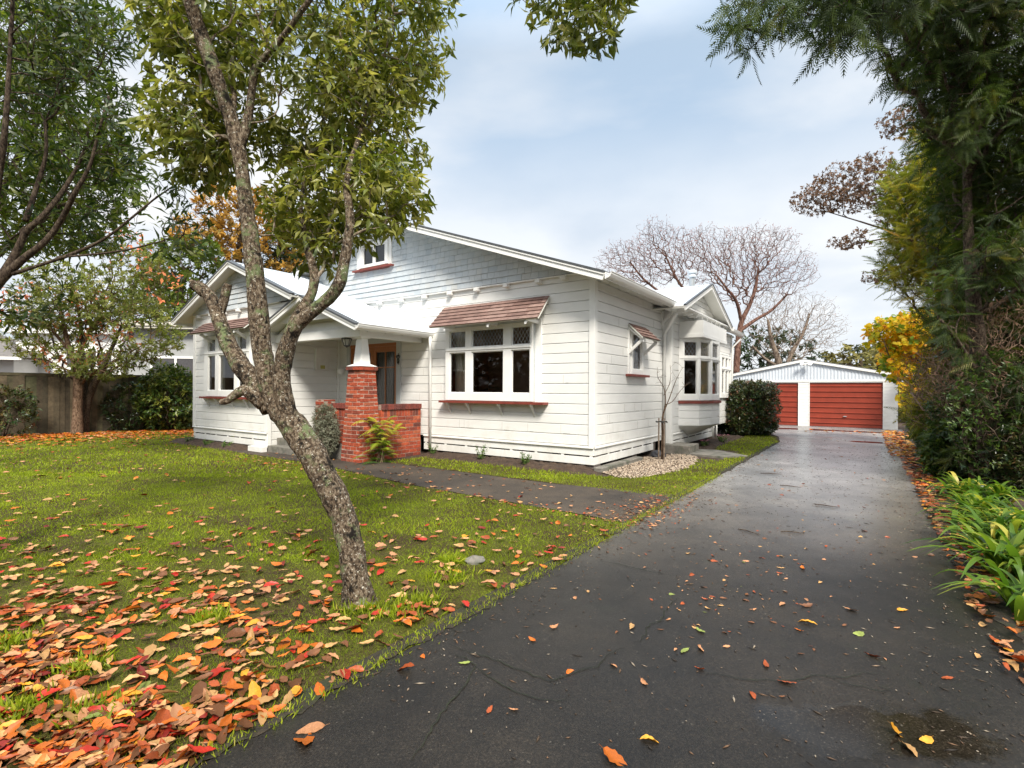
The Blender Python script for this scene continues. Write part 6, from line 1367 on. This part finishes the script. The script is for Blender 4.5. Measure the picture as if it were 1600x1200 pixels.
conifer('big_conifer', 'large dark conifer overhanging the driveway on the right', bx, bark='bark_dark', init=
  [[(bx, .12), (at(1538,640,8.2), .13), (at(1528,540,8.2), .11), (at(1517,430,8.2), .085), (at(1512,340,8.2), .065), (at(1512,250,8.2), .055), (at(1517,160,8.2), .05), (at(1520,20,8.2), .045), (at(1525,-150,8.2), .04), (at(1530,-330,8.2), .02)],
   P2([(1516,160,8.2,.05),(1480,60,7.6,.04),(1430,0,7.0,.03),(1360,-20,6.4,.022),(1280,0,6.0,.015)]), P2([(1535,600,8.2,.05),(1500,540,7.8,.035),(1470,500,7.6,.02)]), P2([(1520,20,8.2,.04),(1560,-60,7.2,.03),(1600,-80,6.2,.02)])],
  specs=[(1560,60,8.0,100,130,1.3,4),(1590,220,8.2,90,120,1.2,3.5),(1500,60,7.6,70,90,.9,2.4),(1450,20,7.2,80,60,.8,2.0),(1350,-5,6.6,100,45,.7,2.0),(1240,-5,6.2,90,50,.6,1.6),(1190,20,6.1,50,45,.45,.7),(1290,50,6.3,60,22,.3,.5),(1540,330,8.6,75,110,1,1.4),(1610,420,8.4,90,120,1,3.2),(1480,190,7.8,45,60,.7,1.3),(1430,90,7.4,35,35,.5,.5),(1600,600,8.4,80,120,.8,2.6),(1560,480,8.9,60,110,.8,2.2),(1560,250,9.2,90,150,.8,2.4),(1480,470,7.9,25,50,.35,.4),(1565,400,7.6,40,60,.35,.8),(1570,640,7.9,60,70,.5,1.5),(1500,690,8.6,40,40,.5,.8),(1520,-80,7.6,200,80,1.5,2)],
  n=9500, dmin=.15, mat='lf_conifer', ns=6, sl=(.16,.36), droop=.75, rnd_mu=.42)
bx = at(1478, 740, 11.5); bx[2] = 0
conifer('olive_conifer', 'olive-yellow conifer behind the big dark conifer along the driveway', bx,
  [[(bx, .16), (at(1478,600,11.5), .13), (at(1470,450,11.5), .10), (at(1475,330,11.5), .07), (at(1480,200,11.5), .03)], P2([(1470,450,11.5,.06),(1440,400,11.5,.04),(1415,360,11.5,.02)])],
  [(1445,300,11.8,50,75,1,3),(1440,400,11.6,42,70,1,2.6),(1470,230,12,40,45,.8,1.2),(1500,380,11.8,55,120,1,2),(1475,500,11.6,38,50,.9,1.4),(1510,560,11.4,40,80,.9,1.2),(1460,640,11.2,28,45,.6,.9)],
  5200, .17, 'lf_conifer2', ns=5, sl=(.24,.44), droop=.35, rnd_mu=.45)
bx = at(1500, 740, 14.5); bx[2] = 0
tree('brown_leaf_tree', 'sparse tree with small brown leaves reaching left over the garage drive', 'tree', bx,
  [[(bx, .14), (at(1495,560,14.5), .11), (at(1480,420,14.5), .08), (at(1440,370,14.5), .05), (at(1390,360,14.5), .03), (at(1340,345,14.5), .018), (at(1290,330,14.5), .01)],
   P2([(1480,420,14.5,.05),(1470,300,14.5,.04),(1450,210,14.5,.025),(1410,200,14.5,.014),(1380,198,14.5,.008)]), P2([(1420,366,14.5,.03),(1370,375,14.5,.02),(1320,385,14.5,.01)])],
  [(1330,290,14.5,60,40,.9,2.6),(1278,312,14.5,42,24,.6,1.3),(1380,280,14.5,46,48,.8,1.8),(1325,375,14.5,36,14,.5,1.1),(1415,190,14.5,42,22,.6,1.2),(1390,330,14.5,30,25,.5,.6),(1375,430,14.5,26,12,.4,.4)], 3200, .10, .4, .003, True, 'bark_dark', 'lf_brown', clumping=(1.4, -.28), nleaf=10, llen=(.045,.095), wr=.6)
# brown twiggy dead lower growth
def twig_mass(name, label, base, specs, n, dmin, tip=.003, seed=0):
    base = np.array(base, float); b0 = base.copy(); t = thing(name, label, 'bush', base); pts = thin(clump(blobs(specs, n), 2.2, -.12), dmin); pts = pts[pts[:, 2] > .05]
    P, par = mst([base, base+np.array([0,0,.5]), base+np.array([0,0,1.1])], [-1,0,1], pts, .5); rr = radii(P, par, tip, 2.3); mb = MB(); tree_tubes(mb, P, par, rr, sides=(4,7), wob=.16)
    mb.v = [tuple(np.array(v)-base) for v in mb.v]; mb.build('twigs', M['twig'], t)
    ti, td = tips_dirs(P, par); lp, ld, ln = whorls(P[ti], td, 5, (10,80), .1, .03); K = len(lp); Ls = RNG.uniform(.06,.16, K)
    leaves('dead_sprays', lp, ld, ln, Ls, Ls*.12, M['lf_brown'], t, LEAF_NARROW, off=base)
bx = at(1520, 770, 8.6); bx[2] = 0
twig_mass('dead_brush', 'mass of dead brown twigs hanging under the conifers on the right', bx, [(1515,580,8.3,45,75,.7,3),(1555,520,8.2,50,50,.7,1.6),(1480,630,9.4,38,75,.8,2),(1440,590,11,25,50,.6,.8)], 4200, .09)
bx = at(1452, 700, 12.6); bx[2] = 0
twig_mass('dead_hedge', 'brown dead hedge between the garage corner and the conifers', bx, [(1450,660,13.2,22,34,.5,2),(1475,635,12.4,32,55,.6,2)], 2600, .09)
# understory
for (px, py, d, rad, mt_, lab, ll) in ((1560,760,7.9,(.75,.45,1.05),'lf_ivy','climbing green foliage covering the foot of the big conifer',(.05,.085)), (1500,745,9.3,(.6,.4,1.0),'lf_ivy','green climber beside the twiggy brush half way down the drive',(.06,.10)), (1505,735,9.0,(.6,.5,.5),'lf_rhodo','broad-leaved green shrub under the conifers by the drive',(.08,.14)), (1470,705,11.8,(.55,.5,.7),'lf_rhodo','pale green shrub beside the dead hedge',(.08,.14)),
                                        (1610,760,7.6,(.5,.45,.55),'lf_hedge','dark shrub under the big conifer at the right edge',(.05,.09)), (1590,700,9.6,(1.2,.8,1.3),'lf_hedge','dark bush filling the gap behind the right edge plants',(.08,.13)), (1530,700,12.0,(1.3,.9,1.5),'lf_conifer','dark growth deep behind the dead twigs',(.08,.13)), (1640,640,9.5,(1.8,1.2,2.2),'lf_hedge','tall dark thicket beyond the right edge of the lawn plants',(.12,.2)), (1560,640,18,(2.2,1.5,2.4),'lf_dist','dark bushy mass far down the right boundary past the garage',(.15,.26)), (1425,620,26,(2.4,1.5,2.2),'lf_dist2','olive bushes behind the right corner of the garage',(.2,.35))):
    p = at(px, py, d); p[2] = 0; shrub('shrub', lab, p, rad, 2600, mt_, ll, .4, nleaf=9, dmin=max(rad)*.085)
def strap(label, loc, n, L_, name='strap_leaf_plant', group='strap-leaved clumps along the right edge of the driveway', lean=(0,0)):
    loc = np.array(loc, float); t = thing(name, label, 'plant', loc, group=group)
    for part in range(2):
        V = []; F = []; rn = []; m = n//2
        for i in range(m):
            a = RNG.random()*6.28; el = RNG.uniform(.75, 1.45); L1 = L_*RNG.uniform(.6, 1.1); w = RNG.uniform(.015, .030); d = np.array([math.cos(a), math.sin(a), 0])+np.array([*lean, 0])*.6; sd = unit(np.cross(d, [0,0,1.])); o = np.array([RNG.normal(0,.09), RNG.normal(0,.09), 0])
            bend = RNG.uniform(.5, 1.1); b = len(V); ns = 8; r = float(np.clip(RNG.normal(.38, .2), 0, 1)) if RNG.random() > .06 else 1.
            for k in range(ns+1):
                q = k/ns; c = o+d*L1*(q*math.cos(el)+.25*q*q)+np.array([0,0,1.])*L1*(q*math.sin(el)-bend*.55*q*q*q-.1*q*q); ww = w*(1-q**3)*(.7+.5*min(1, q*3)); c[2] = max(c[2], .01)
                V += [c-sd*ww+np.array([0,0,.25*ww]), c, c+sd*ww+np.array([0,0,.25*ww])]
            for k in range(ns):
                F += [(b+3*k, b+3*k+1, b+3*k+4, b+3*k+3), (b+3*k+1, b+3*k+2, b+3*k+5, b+3*k+4)]; rn += [r, r]
        npmesh('leaves', V, np.array(F), M['lf_strap'], t, rnd=rn, smooth=True)
for (px, py, n, L_, lab) in ((1590,905,90,.78,'big strap-leaved clump at the right edge nearest the camera'),(1560,862,80,.72,'bright strap-leaved clump just behind the nearest one'),(1600,845,80,.75,'strap-leaved clump at the right edge behind the bright one'),(1530,815,80,.66,'strap-leaved clump in the middle of the row'),(1505,778,70,.62,'strap-leaved clump bending over the asphalt'),(1555,790,70,.66,'strap-leaved clump behind the middle of the row'),(1480,748,60,.58,'strap-leaved clump under the broad-leaved shrub'),(1465,722,55,.52,'farthest strap-leaved clump before the yellow leaves'),(1610,960,60,.6,'strap-leaved clump cut by the right edge low down')):
    p = at2(px, py); strap(lab, (p[0], p[1], 0), n, L_, lean=(-.18,-.12))
for j, (u, v) in enumerate(((5.6,-4.2),(5.9,-2.2))): pass

# leafy twigs hanging into the top of the frame (from a tree beside the camera)
bx = np.array([1.6, -1.5, 0.])
tree('overhead_tree', 'tree beside the viewer with leafy twigs hanging into the top of the view', 'tree', bx,
  [[(bx, .13), ((1.55,-1.3,1.6), .11), ((1.3,-.6,3.2), .09), ((1.0,.6,4.3), .06), ((.75,1.8,4.75), .035), ((.5,2.8,4.7), .015)]],
  [(905,8,3.4,55,26,.25,3),(880,40,3.4,30,26,.2,1.2),(930,45,3.4,40,22,.2,1.2),(850,-5,3.4,40,20,.2,.8),(960,-10,3.4,40,22,.2,.8),(900,-60,3.3,110,50,.4,2)], 380, .07, .3, .002, True, 'bark_up', 'lf_pitto', nleaf=8, llen=(.075,.12), wr=.32, droop=.5, rnd_mu=.3)

# unseen hedges added behind and left of the viewer to darken pane reflections
for (x, y, rad, lab) in ((-21.5,8.5,(1.8,3.4,3.0),'unseen dark hedge added for pane reflections, left side nearest the fence'),(-22,2,(1.8,3.6,3.3),'unseen dark hedge added for pane reflections, left side middle part'),(-22,-5,(1.8,3.6,3.1),'unseen dark hedge added for pane reflections, left side street end'),(-9,-13,(4.5,1.6,2.6),'unseen dark hedge added for pane reflections, behind the viewer, left part'),(0,-14,(5,1.6,2.9),'unseen dark hedge added for pane reflections, behind the viewer, middle part'),(9,-13,(4.5,1.6,2.7),'unseen dark hedge added for pane reflections, behind the viewer, right part'),(-17,-8,(3.5,3,3.2),'unseen rounded bush added for pane reflections, left rear corner')):
    shrub('reflection_hedge', lab, (x, y, 0), rad, 1500, 'lf_dist', (.35,.6), .5, nleaf=14, boxy=3.0, dmin=.42, cat='hedge', group='unseen hedges added to darken the pane reflections')
# ------------------------------------------------------------------ grass
M['grass'] = rmat('grass_blade', [(.09,.115,.010), (.17,.225,.010), (.27,.34,.012), (.38,.42,.025), (.44,.38,.08)], .6, .45, nvar=(.9, .65, 1.25), tcol=(1.4,1.5,.7))
def scatter_lawn(n, ymin, ymax, pw=1.):
    y = ymin+(ymax-ymin)*RNG.random(n)**pw; half = 1.08*y+.4; x = RNG.uniform(-1, 1, n)*half; u, v = to_uv(x, y)
    e = np.array([mnoise.noise(Vector((a*3, b*3, 0))) for a, b in zip(u[:0], v[:0])])
    k = is_lawn(u, v); return x[k], y[k]
def grass(name, label, ymin, ymax, n, h, w):
    x, y = scatter_lawn(n, ymin, ymax); K = len(x)
    bare_ = np.array([mnoise.noise(Vector((a*1.3, b*1.3, 2)))+.6*mnoise.noise(Vector((a*5, b*5, 7))) for a, b in zip(x, y)])
    bare_ = bare_*np.interp(y, [3, 8], [1, .35]); wear = np.clip((6.2-y)/4.2, 0, 1)*.32                      # worn mossy turf near the driveway corner
    keep = RNG.random(K) > np.clip(.15+wear+bare_*.9, 0, .88); x, y = x[keep], y[keep]; bare_ = bare_[keep]; K = len(x)
    pos = np.stack([x, y, np.full(K, .004)], 1); d = unit(np.stack([RNG.normal(0,.5,K), RNG.normal(0,.5,K), np.full(K, .8)], 1)); nn = unit(RNG.normal(size=(K,3))*np.array([1,1,.2]))
    Ls = RNG.uniform(h*.5, h*1.3, K)*(1-.3*np.clip(bare_, -1, 1)); T = (np.array([(0,.5,0),(0,-.5,0),(.55,-.35,.08),(.55,.35,.08),(1,0,.3)]), np.array([(0,1,2,3)])); 
    T3 = (np.array([(0,.5,0),(0,-.5,0),(1,0,.22)]), np.array([(0,1,2)]))
    g = np.clip(.42-.25*bare_-np.clip((5.2-y)/3, 0, 1)*.22+RNG.normal(0,.17,K), 0, 1)
    o = leaves(name, pos, d, nn, Ls, np.full(K, w), M['grass'], None, T3, rnd=g); tag(o, label, 'grass', kind='stuff'); print(name, K)
grass('grass', 'short worn grass of the near front lawn', 1.4, 4.6, 230000, .026, .0035)
grass('grass', 'short green grass of the middle lawn', 4.4, 9.0, 190000, .036, .0075)
grass('grass', 'bright green grass towards the house and fence', 8.6, 21, 190000, .048, .017)
# weeds and tufts along the driveway edge and the bottom left corner
def tuft(n, fn, hh, ww, name, label, mat='grass', mu=.5):
    pos = np.array([fn() for _ in range(n)]); K = len(pos); d = unit(np.stack([RNG.normal(0,.45,K), RNG.normal(0,.45,K), np.full(K,.8)], 1)); nn = unit(RNG.normal(size=(K,3)))
    Ls = RNG.uniform(hh[0], hh[1], K); T = (np.array([(0,.5,0),(0,-.5,0),(.5,-.45,.02),(.5,.45,.02),(.85,-.2,.14),(.85,.2,.14),(1,0,.25)]), None)
    Tq = (np.array([(0,.5,0),(0,-.5,0),(.55,0,.02),(1,0,.28)]), np.array([(0,1,2),(0,2,3)]))
    o = leaves(name, pos, d, nn, Ls, np.full(K, ww), M[mat], None, Tq, rnd=RNG.normal(mu,.2,K)); tag(o, label, 'grass', kind='stuff')
def edge_pt():
    v = -8.5+9.5*random.random(); u = 1.99+random.gauss(0,.035)+edge_noise(v,.05,2.1,4); p = hw(u, v, .005); return p
tuft(5200, edge_pt, (.012,.05), .004, 'edge_grass', 'straggly grass along the left edge of the driveway', mu=.6)
cl = [(*at2(x, y), s) for (x, y, s) in ((10,1010,.06),(130,1050,.05),(150,1120,.07),(620,960,.09),(700,905,.08),(560,955,.07),(330,970,.05),(25,1120,.06),(705,880,.05),(660,945,.07))]
def tuft_pt():
    c = random.choice(cl); return np.array([c[0]+random.gauss(0, c[2]), c[1]+random.gauss(0, c[2]), .004])
tuft(2600, tuft_pt, (.03,.095), .0045, 'grass_tufts', 'longer grass tufts at the tree foot and lower left corner', mu=.45)

# ------------------------------------------------------------------ fallen leaves
leafcols = {'red': (.40,.022,.008), 'deep red': (.19,.017,.010), 'orange': (.50,.125,.012), 'rust': (.30,.062,.014), 'pink-tan': (.43,.20,.09), 'tan': (.47,.265,.10), 'yellow': (.56,.26,.02), 'brown': (.15,.058,.02), 'green': (.20,.24,.05)}
LM = {}
for nm, c in leafcols.items():
    m, nt, N, L, b = new_mat(nm.replace(' ', '_').replace('-', '_')+'_fallen_leaf'); b.inputs['Roughness'].default_value = .5; b.inputs['Specular IOR Level'].default_value = .25
    a = N.new('ShaderNodeAttribute'); a.attribute_name = 'rnd'; tc = N.new('ShaderNodeTexCoord'); n1 = N.new('ShaderNodeTexNoise'); n1.inputs['Scale'].default_value = 22; n1.inputs['Detail'].default_value = 6; L.new(tc.outputs['Object'], n1.inputs['Vector'])
    ad = N.new('ShaderNodeMath'); ad.operation = 'ADD'; L.new(a.outputs['Fac'], ad.inputs[0]); L.new(n1.outputs['Fac'], ad.inputs[1])
    r = ramp(N, [(.55, tuple(q*.62 for q in c)), (.9, c), (1.3 if False else 1.0, tuple(min(.8, q*1.15+.03) for q in c))]); hf = N.new('ShaderNodeMath'); hf.operation = 'MULTIPLY'; hf.inputs[1].default_value = .9; L.new(ad.outputs[0], hf.inputs[0]); L.new(hf.outputs[0], r.inputs['Fac'])
    L.new(r.outputs[0], b.inputs['Base Color']); LM[nm] = m
def big_leaf(var):
    """a curled pointed oval leaf of unit length with a raised fold along the midrib"""
    rs = random.Random(var); V = []; F = []; n = 11; curl = rs.uniform(-.7, 1.3); cup = rs.uniform(-.4, .8); tw = rs.uniform(-1.1, 1.1); wd = rs.uniform(.36, .60); bend = rs.uniform(-.12, .12); ph = rs.random()*6
    for i in range(n+1):
        t = i/n; w = wd*.5*(math.sin(math.pi*min(1, t**.85))**.75)*(1-.25*t)
        if i == n: w = .002
        x = t-.5; z = .14*curl*(x*x*4-.6)+.08
        for s in (-1, -.5, 0, .5, 1):
            V.append((x, s*w*(1+.10*math.sin(i*1.9+ph+s))+bend*(1-4*x*x)*-1, z+cup*abs(s)*w*.8+tw*s*w*x*.8+(.022*math.sin(i*1.9+ph*s) if abs(s) == 1 else 0)-(.014 if s == 0 else 0)))
    for i in range(n):
        for j in range(4): F.append((i*5+j, (i+1)*5+j, (i+1)*5+j+1, i*5+j+1))
    b = len(V); V += [(-.5, .006, V[2][2]), (-.5, -.006, V[2][2]), (-.68, .004, V[2][2]+.03), (-.68, -.004, V[2][2]+.03)]; F.append((b, b+1, b+3, b+2))
    V = np.array(V); V[:, 2] -= V[:, 2].min(); return V, np.array(F)
LV = [big_leaf(k) for k in range(14)]
def leaf_density(x, y):
    px, py = proj(x, y, 0.0); u, v = to_uv(x, y)
    d = np.interp(py, [690, 760, 800, 850, 900, 950, 1000, 1060, 1130, 1250, 1400], [0, 1., 5, 17, 44, 84, 150, 250, 340, 390, 350])
    lat = np.interp(px, [0, 300, 450, 620, 760, 900, 960], [1.1, 1.0, .75, .50, .45, .40, .25]); lat = np.where(py > 980, np.interp(px, [0, 250, 420, 520, 650], [1.1, 1.0, .65, .28, .12]), lat)
    lat = np.where(py < 900, np.interp(px, [0, 200, 500, 800, 960], [1.3, 1.0, .8, .75, .7]), lat)
    return np.where(is_lawn(u, v) | ((v > path_vmin(u)-.1) & (u < 2.1) & False), d*lat, 0)
items = []      # x, y, size, colour, zone
def pick(table):
    return random.choices([a for a, _ in table], [b for _, b in table])[0]
NEAR = [('red',7),('deep red',6),('orange',21),('rust',24),('pink-tan',15),('tan',18),('yellow',4),('brown',22),('green',.5)]
MIDT = [('red',9),('deep red',7),('orange',10),('rust',12),('pink-tan',30),('tan',26),('yellow',3),('brown',8)]
for _ in range(60000):
    y = 1.5+7.5*random.random(); x = random.uniform(-1.1*y-.1, 1.3)
    A = 7.5*(1.1*y+1.4)
    dens = float(leaf_density(np.array([x]), np.array([y]))[0]); cl_ = .55+1.1*max(0, .5+mnoise.noise(Vector((x*1.7, y*1.7, 3)))+.4*mnoise.noise(Vector((x*5, y*5, 9))))
    if random.random() < dens*1.75*cl_*A/60000: items.append((x, y, random.triangular(.05, .14, .085), pick(NEAR if y < 3.6 else MIDT), 'lawn'))
heavy = [(470,1165,.15,'orange','drive'),(485,1148,.12,'pink-tan','drive'),(538,1060,.13,'red','lawn'),(633,1052,.12,'rust','drive'),(725,1040,.07,'green','drive'),(985,983,.09,'tan','drive'),(865,984,.08,'pink-tan','drive'),(1095,990,.08,'green','drive'),(1070,1022,.08,'green','drive'),(1095,1018,.08,'pink-tan','drive'),(960,1192,.11,'orange','drive'),(1015,1165,.08,'yellow','drive'),(802,1115,.05,'pink-tan','drive'),(765,1115,.06,'rust','drive'),(1400,1150,.11,'yellow','drive'),(1420,1178,.09,'tan','drive'),(1445,1162,.07,'yellow','drive'),(1195,1043,.08,'rust','drive'),(1230,1072,.09,'rust','drive'),(1363,1030,.08,'rust','drive'),(1255,892,.09,'orange','drive'),(1220,890,.07,'tan','drive'),(1165,880,.06,'pink-tan','drive'),(1262,978,.11,'yellow','drive'),(1258,950,.10,'brown','drive'),(1222,948,.08,'pink-tan','drive'),(1410,958,.08,'yellow','drive'),(1330,958,.08,'pink-tan','drive'),(1340,995,.08,'green','drive'),(1545,968,.09,'orange','drive'),(1535,980,.09,'tan','drive'),(1570,1018,.10,'yellow','drive'),(1590,1030,.08,'brown','drive'),(1480,1065,.07,'rust','drive'),(1185,728,.10,'tan','drive'),(1210,738,.08,'pink-tan','drive'),(813,778,.09,'red','lawn'),(893,795,.08,'pink-tan','lawn')]
for (px, py, s, c, z) in heavy:
    q = at2(px, py); items.append((q[0], q[1], s, c, z))
for _ in range(130):            # bits in the middle of the drive
    q = at2(random.gauss(1150, 110), random.gauss(920, 55)); items.append((q[0], q[1], random.uniform(.015, .055), pick([('pink-tan',4),('tan',3),('rust',4),('brown',5),('green',.6)]), 'drive'))
for _ in range(150):            # thin scatter over the asphalt
    v = random.uniform(-6.6, 12); u = random.uniform(2.1, 4.9); q = hw(u, v); items.append((q[0], q[1], random.uniform(.025, .07), pick([('pink-tan',4),('tan',3),('rust',3),('orange',2),('brown',3)]), 'drive'))
for _ in range(420):            # debris where the path meets the driveway
    q = hw(1.95+random.gauss(0,.28), -2.3+random.gauss(0,.75)); items.append((q[0], q[1], random.uniform(.02, .06), pick([('rust',4),('brown',8),('pink-tan',2),('tan',2)]), 'path'))
for _ in range(420):            # the path and its mouth
    u = random.uniform(-7, 2.3); v = random.uniform(-3.3, -1.4) if random.random() < .6 else random.gauss(-3.1, .1); q = hw(u, v); items.append((q[0], q[1], random.uniform(.04, .09), pick([('pink-tan',4),('tan',3),('rust',3),('brown',3)]), 'path'))
for _ in range(850):            # drift along the right edge
    v = random.uniform(-5, 6)
    u = 4.93+abs(random.gauss(0, .28))-.16; q = hw(u, v, .0); items.append((q[0], q[1], random.uniform(.06, .13), pick([('rust',8),('brown',7),('orange',4),('pink-tan',4),('tan',2),('yellow',1)]), 'right edge'))
for _ in range(700):            # yellow carpet under the autumn tree
    v = random.uniform(6, 15.5); u = 4.85+abs(random.gauss(0, .4))-.25; q = hw(u, v); items.append((q[0], q[1], random.uniform(.08, .15), pick([('yellow',7),('orange',6),('tan',2),('rust',1)]), 'autumn tree'))
for _ in range(60):
    q = hw(random.uniform(2.2, 5), 14.2+random.gauss(0, .6)); items.append((q[0], q[1], random.uniform(.08, .13), pick([('yellow',3),('orange',3),('pink-tan',3)]), 'drive'))
for _ in range(6500):           # carpet below the fence
    s = random.random(); a = f0+(f1-f0)*(s*1.15-.02); off = abs(random.gauss(0, 2.0))**1.0; q = a+nr*(off+.25); u, v = to_uv(q[0], q[1])
    if u < -11.6 or v < -2.4: items.append((q[0], q[1], random.uniform(.08, .15), pick([('orange',9),('rust',5),('red',1),('yellow',2),('pink-tan',5)]), 'fence'))
for _ in range(260):
    x = random.uniform(-12, -3); y = random.uniform(8, 14); u, v = to_uv(x, y)
    if is_lawn(np.array([u]), np.array([v]))[0]: items.append((x, y, random.uniform(.06, .10), pick(MIDT), 'mid lawn'))
def onscreen(x, y, s):
    px, py = proj(x, y, 0.); return (s*FPX/y) if (0 < px < 1600 and 600 < py < 1200) else 0
items.sort(key=lambda t: -onscreen(t[0], t[1], t[2]))
zone_txt = {'drive': 'on the black asphalt driveway', 'lawn': 'on the near front lawn', 'path': 'on the old path to the porch', 'right edge': 'in the drift along the right edge of the driveway', 'autumn tree': 'in the yellow carpet under the autumn tree', 'fence': 'below the fence', 'mid lawn': 'on the middle lawn'}
lm_cache = {}; rest = {}
def pose(i, x, y, s):
    z = .016 if True else 0
    return (x, y, z+random.random()*.02), (random.gauss(0, .28), random.gauss(0, .28), random.random()*6.283)
nind = 0; indiv = []
for i, (x, y, s, c, z) in enumerate(items):
    if nind < 300 and onscreen(x, y, s) > 0:
        k = random.randrange(14); key = (k, c)
        if key not in lm_cache:
            V, F = LV[k]; o = npmesh('fallen_leaf', V, F, LM[c], rnd=np.full(len(F), RNG.random()*.3), smooth=True); lm_cache[key] = o; o2 = o
        else: o2 = lm_cache[key].copy(); COL.objects.link(o2)
        o2.location, o2.rotation_euler = pose(i, x, y, s); o2.location.z = (.012 if z == 'lawn' else .016)+(.03*random.random() if z == 'lawn' else 0.002)
        o2.scale = (s, s*random.uniform(.85, 1.15), s); px, py = proj(x, y, 0); indiv.append((o2, c, z, px, py)); nind += 1
    else: rest.setdefault(c, []).append((x, y, s, z))
ORD = ['leftmost','second','third','fourth','fifth','sixth','seventh','eighth','ninth','tenth','eleventh','twelfth','thirteenth','fourteenth','fifteenth','sixteenth','seventeenth','eighteenth','nineteenth','twentieth']
def band(z, py, px):
    if z == 'lawn': return 'on the lawn along the bottom of the photo' if py > 1140 else 'on the lawn just above the bottom rows' if py > 1085 else 'on the lawn level with the lowest cracks' if py > 1030 else 'on the lawn below the leaning tree foot' if py > 975 else 'on the lawn beside the leaning tree foot' if py > 920 else 'on the lawn behind the leaning tree foot'
    return {'drive': 'on the near asphalt' if py > 1000 else 'on the middle asphalt' if py > 860 else 'on the far asphalt'}.get(z, zone_txt[z])
grp = {}
for it in indiv: grp.setdefault((it[1], band(it[2], it[4], it[3])), []).append(it)
for (c, bn), its in grp.items():
    its.sort(key=lambda t: t[3])
    for k, it in enumerate(its):
        o_ = ORD[k]+(' from left' if k else '') if k < 20 else f'{k+1}th from left'
        tag(it[0], (f'{c} fallen leaf {bn}' if len(its) == 1 else f'{o_} {c} fallen leaf {bn}'), 'leaf', 'fallen autumn leaves')
# all the smaller and farther ones: one litter
cols9 = list(leafcols); M['litter'] = rmat('leaf_litter', [leafcols[c] for c in cols9], .45, .0, nvar=(20, .7, 1.2))
M['litter'].node_tree.nodes['Color Ramp'].color_ramp.interpolation = 'CONSTANT' if 'Color Ramp' in M['litter'].node_tree.nodes else 'CONSTANT'
for e, k in zip(M['litter'].node_tree.nodes['Color Ramp'].color_ramp.elements, range(len(cols9))): e.position = k/len(cols9)
VV = []; FF = []; RR = []; nb_ = 0
for c, lst in rest.items():
    ci = cols9.index(c)
    for (x, y, s, z) in lst:
        V, F = LV[random.randrange(14)]; (lx, ly, lz), (ax, ay, az) = pose(0, x, y, s)
        ca, sa = math.cos(az), math.sin(az); Rz = np.array([[ca,-sa,0],[sa,ca,0],[0,0,1]]); Rx = np.array([[1,0,0],[0,math.cos(ax),-math.sin(ax)],[0,math.sin(ax),math.cos(ax)]])
        q = (V*s)@(Rz@Rx).T; q[:, 2] -= q[:, 2].min(); hz = .012+(.03*random.random() if z in ('lawn','mid lawn') else .004+(.05*random.random() if z in ('right edge','autumn tree') else 0)); q += np.array([x, y, hz])
        VV.append(q); FF.append(F+nb_); RR.append(np.full(len(F), (ci+.5)/len(cols9))); nb_ += len(V)
o = npmesh('leaf_litter', np.vstack(VV), np.vstack(FF), M['litter'], rnd=np.concatenate(RR), smooth=True); tag(o, 'scattered smaller and farther autumn leaves over lawn and driveway', 'leaves', kind='stuff')
print('leaves individual', nind, 'litter', sum(len(v) for v in rest.values()))
# grit and twig scraps on the asphalt
V = []; F = []; rn = []; cnt = 0
M['grit'] = rmat('grit', [(.02,.017,.014), (.06,.04,.025), (.16,.09,.05), (.30,.26,.2)], .9)
while cnt < 6500:
    v = random.uniform(-7, 9); k = random.random()*1.15; u = 4.9-abs(random.gauss(0, .35)) if k < .35 else (2.02+abs(random.gauss(0, .2)) if k < .6 else random.gauss(3.3, .7))
    if not 2.0 < u < 5.2 and k <= 1: continue
    if k > 1.0: u = 1.9+random.gauss(0,.2); v = -2.2+random.gauss(0,.7); u = max(u, 1.2)
    p = hw(u, v, .017); s = random.uniform(.002, .007)*(1 if v < -2 else 1.15); a = random.random()*6.28; ca, sa = math.cos(a), math.sin(a); st_ = random.choice([1,1,1.5,3,5])
    for q in tmpl:
        x, y, z = q*np.array([s*st_, s, s*.6]); V.append((p[0]+x*ca-y*sa, p[1]+x*sa+y*ca, p[2]+z))
    F += [tuple(cnt*6+i for i in f) for f in tf]; rn += [random.random()]*8; cnt += 1
o = npmesh('grit', V, np.array(F), M['grit'], rnd=rn); tag(o, 'grit and scraps of twig strewn over the driveway', 'debris', kind='stuff')
for (px, py, L_, a, lab) in ((1205,742,.35,.3,'dark twig on the asphalt nearest the side lawn'),(1235,762,.3,-.1,'thin twig on the asphalt in the wet stretch'),(1292,793,.28,-.1,'short dark twig in the middle of the driveway'),(1238,835,.22,.3,'broken twig beside the debris patch'),(1170,834,.25,-.4,'forked twig at the left of the debris patch')):
    q = at2(px, py); m_ = MB(); m_.tube([(-L_/2,0,.004),(-L_/6,.012,.008),(L_/5,-.008,.008),(L_/2,.01,.004)], [.005,.006,.005,.002], 6); o = m_.build('twig', M['bark_dark'], loc=(q[0], q[1], .018)); o.rotation_euler = (0,0,a+HROT); tag(o, lab, 'twig', 'twigs fallen on the driveway')
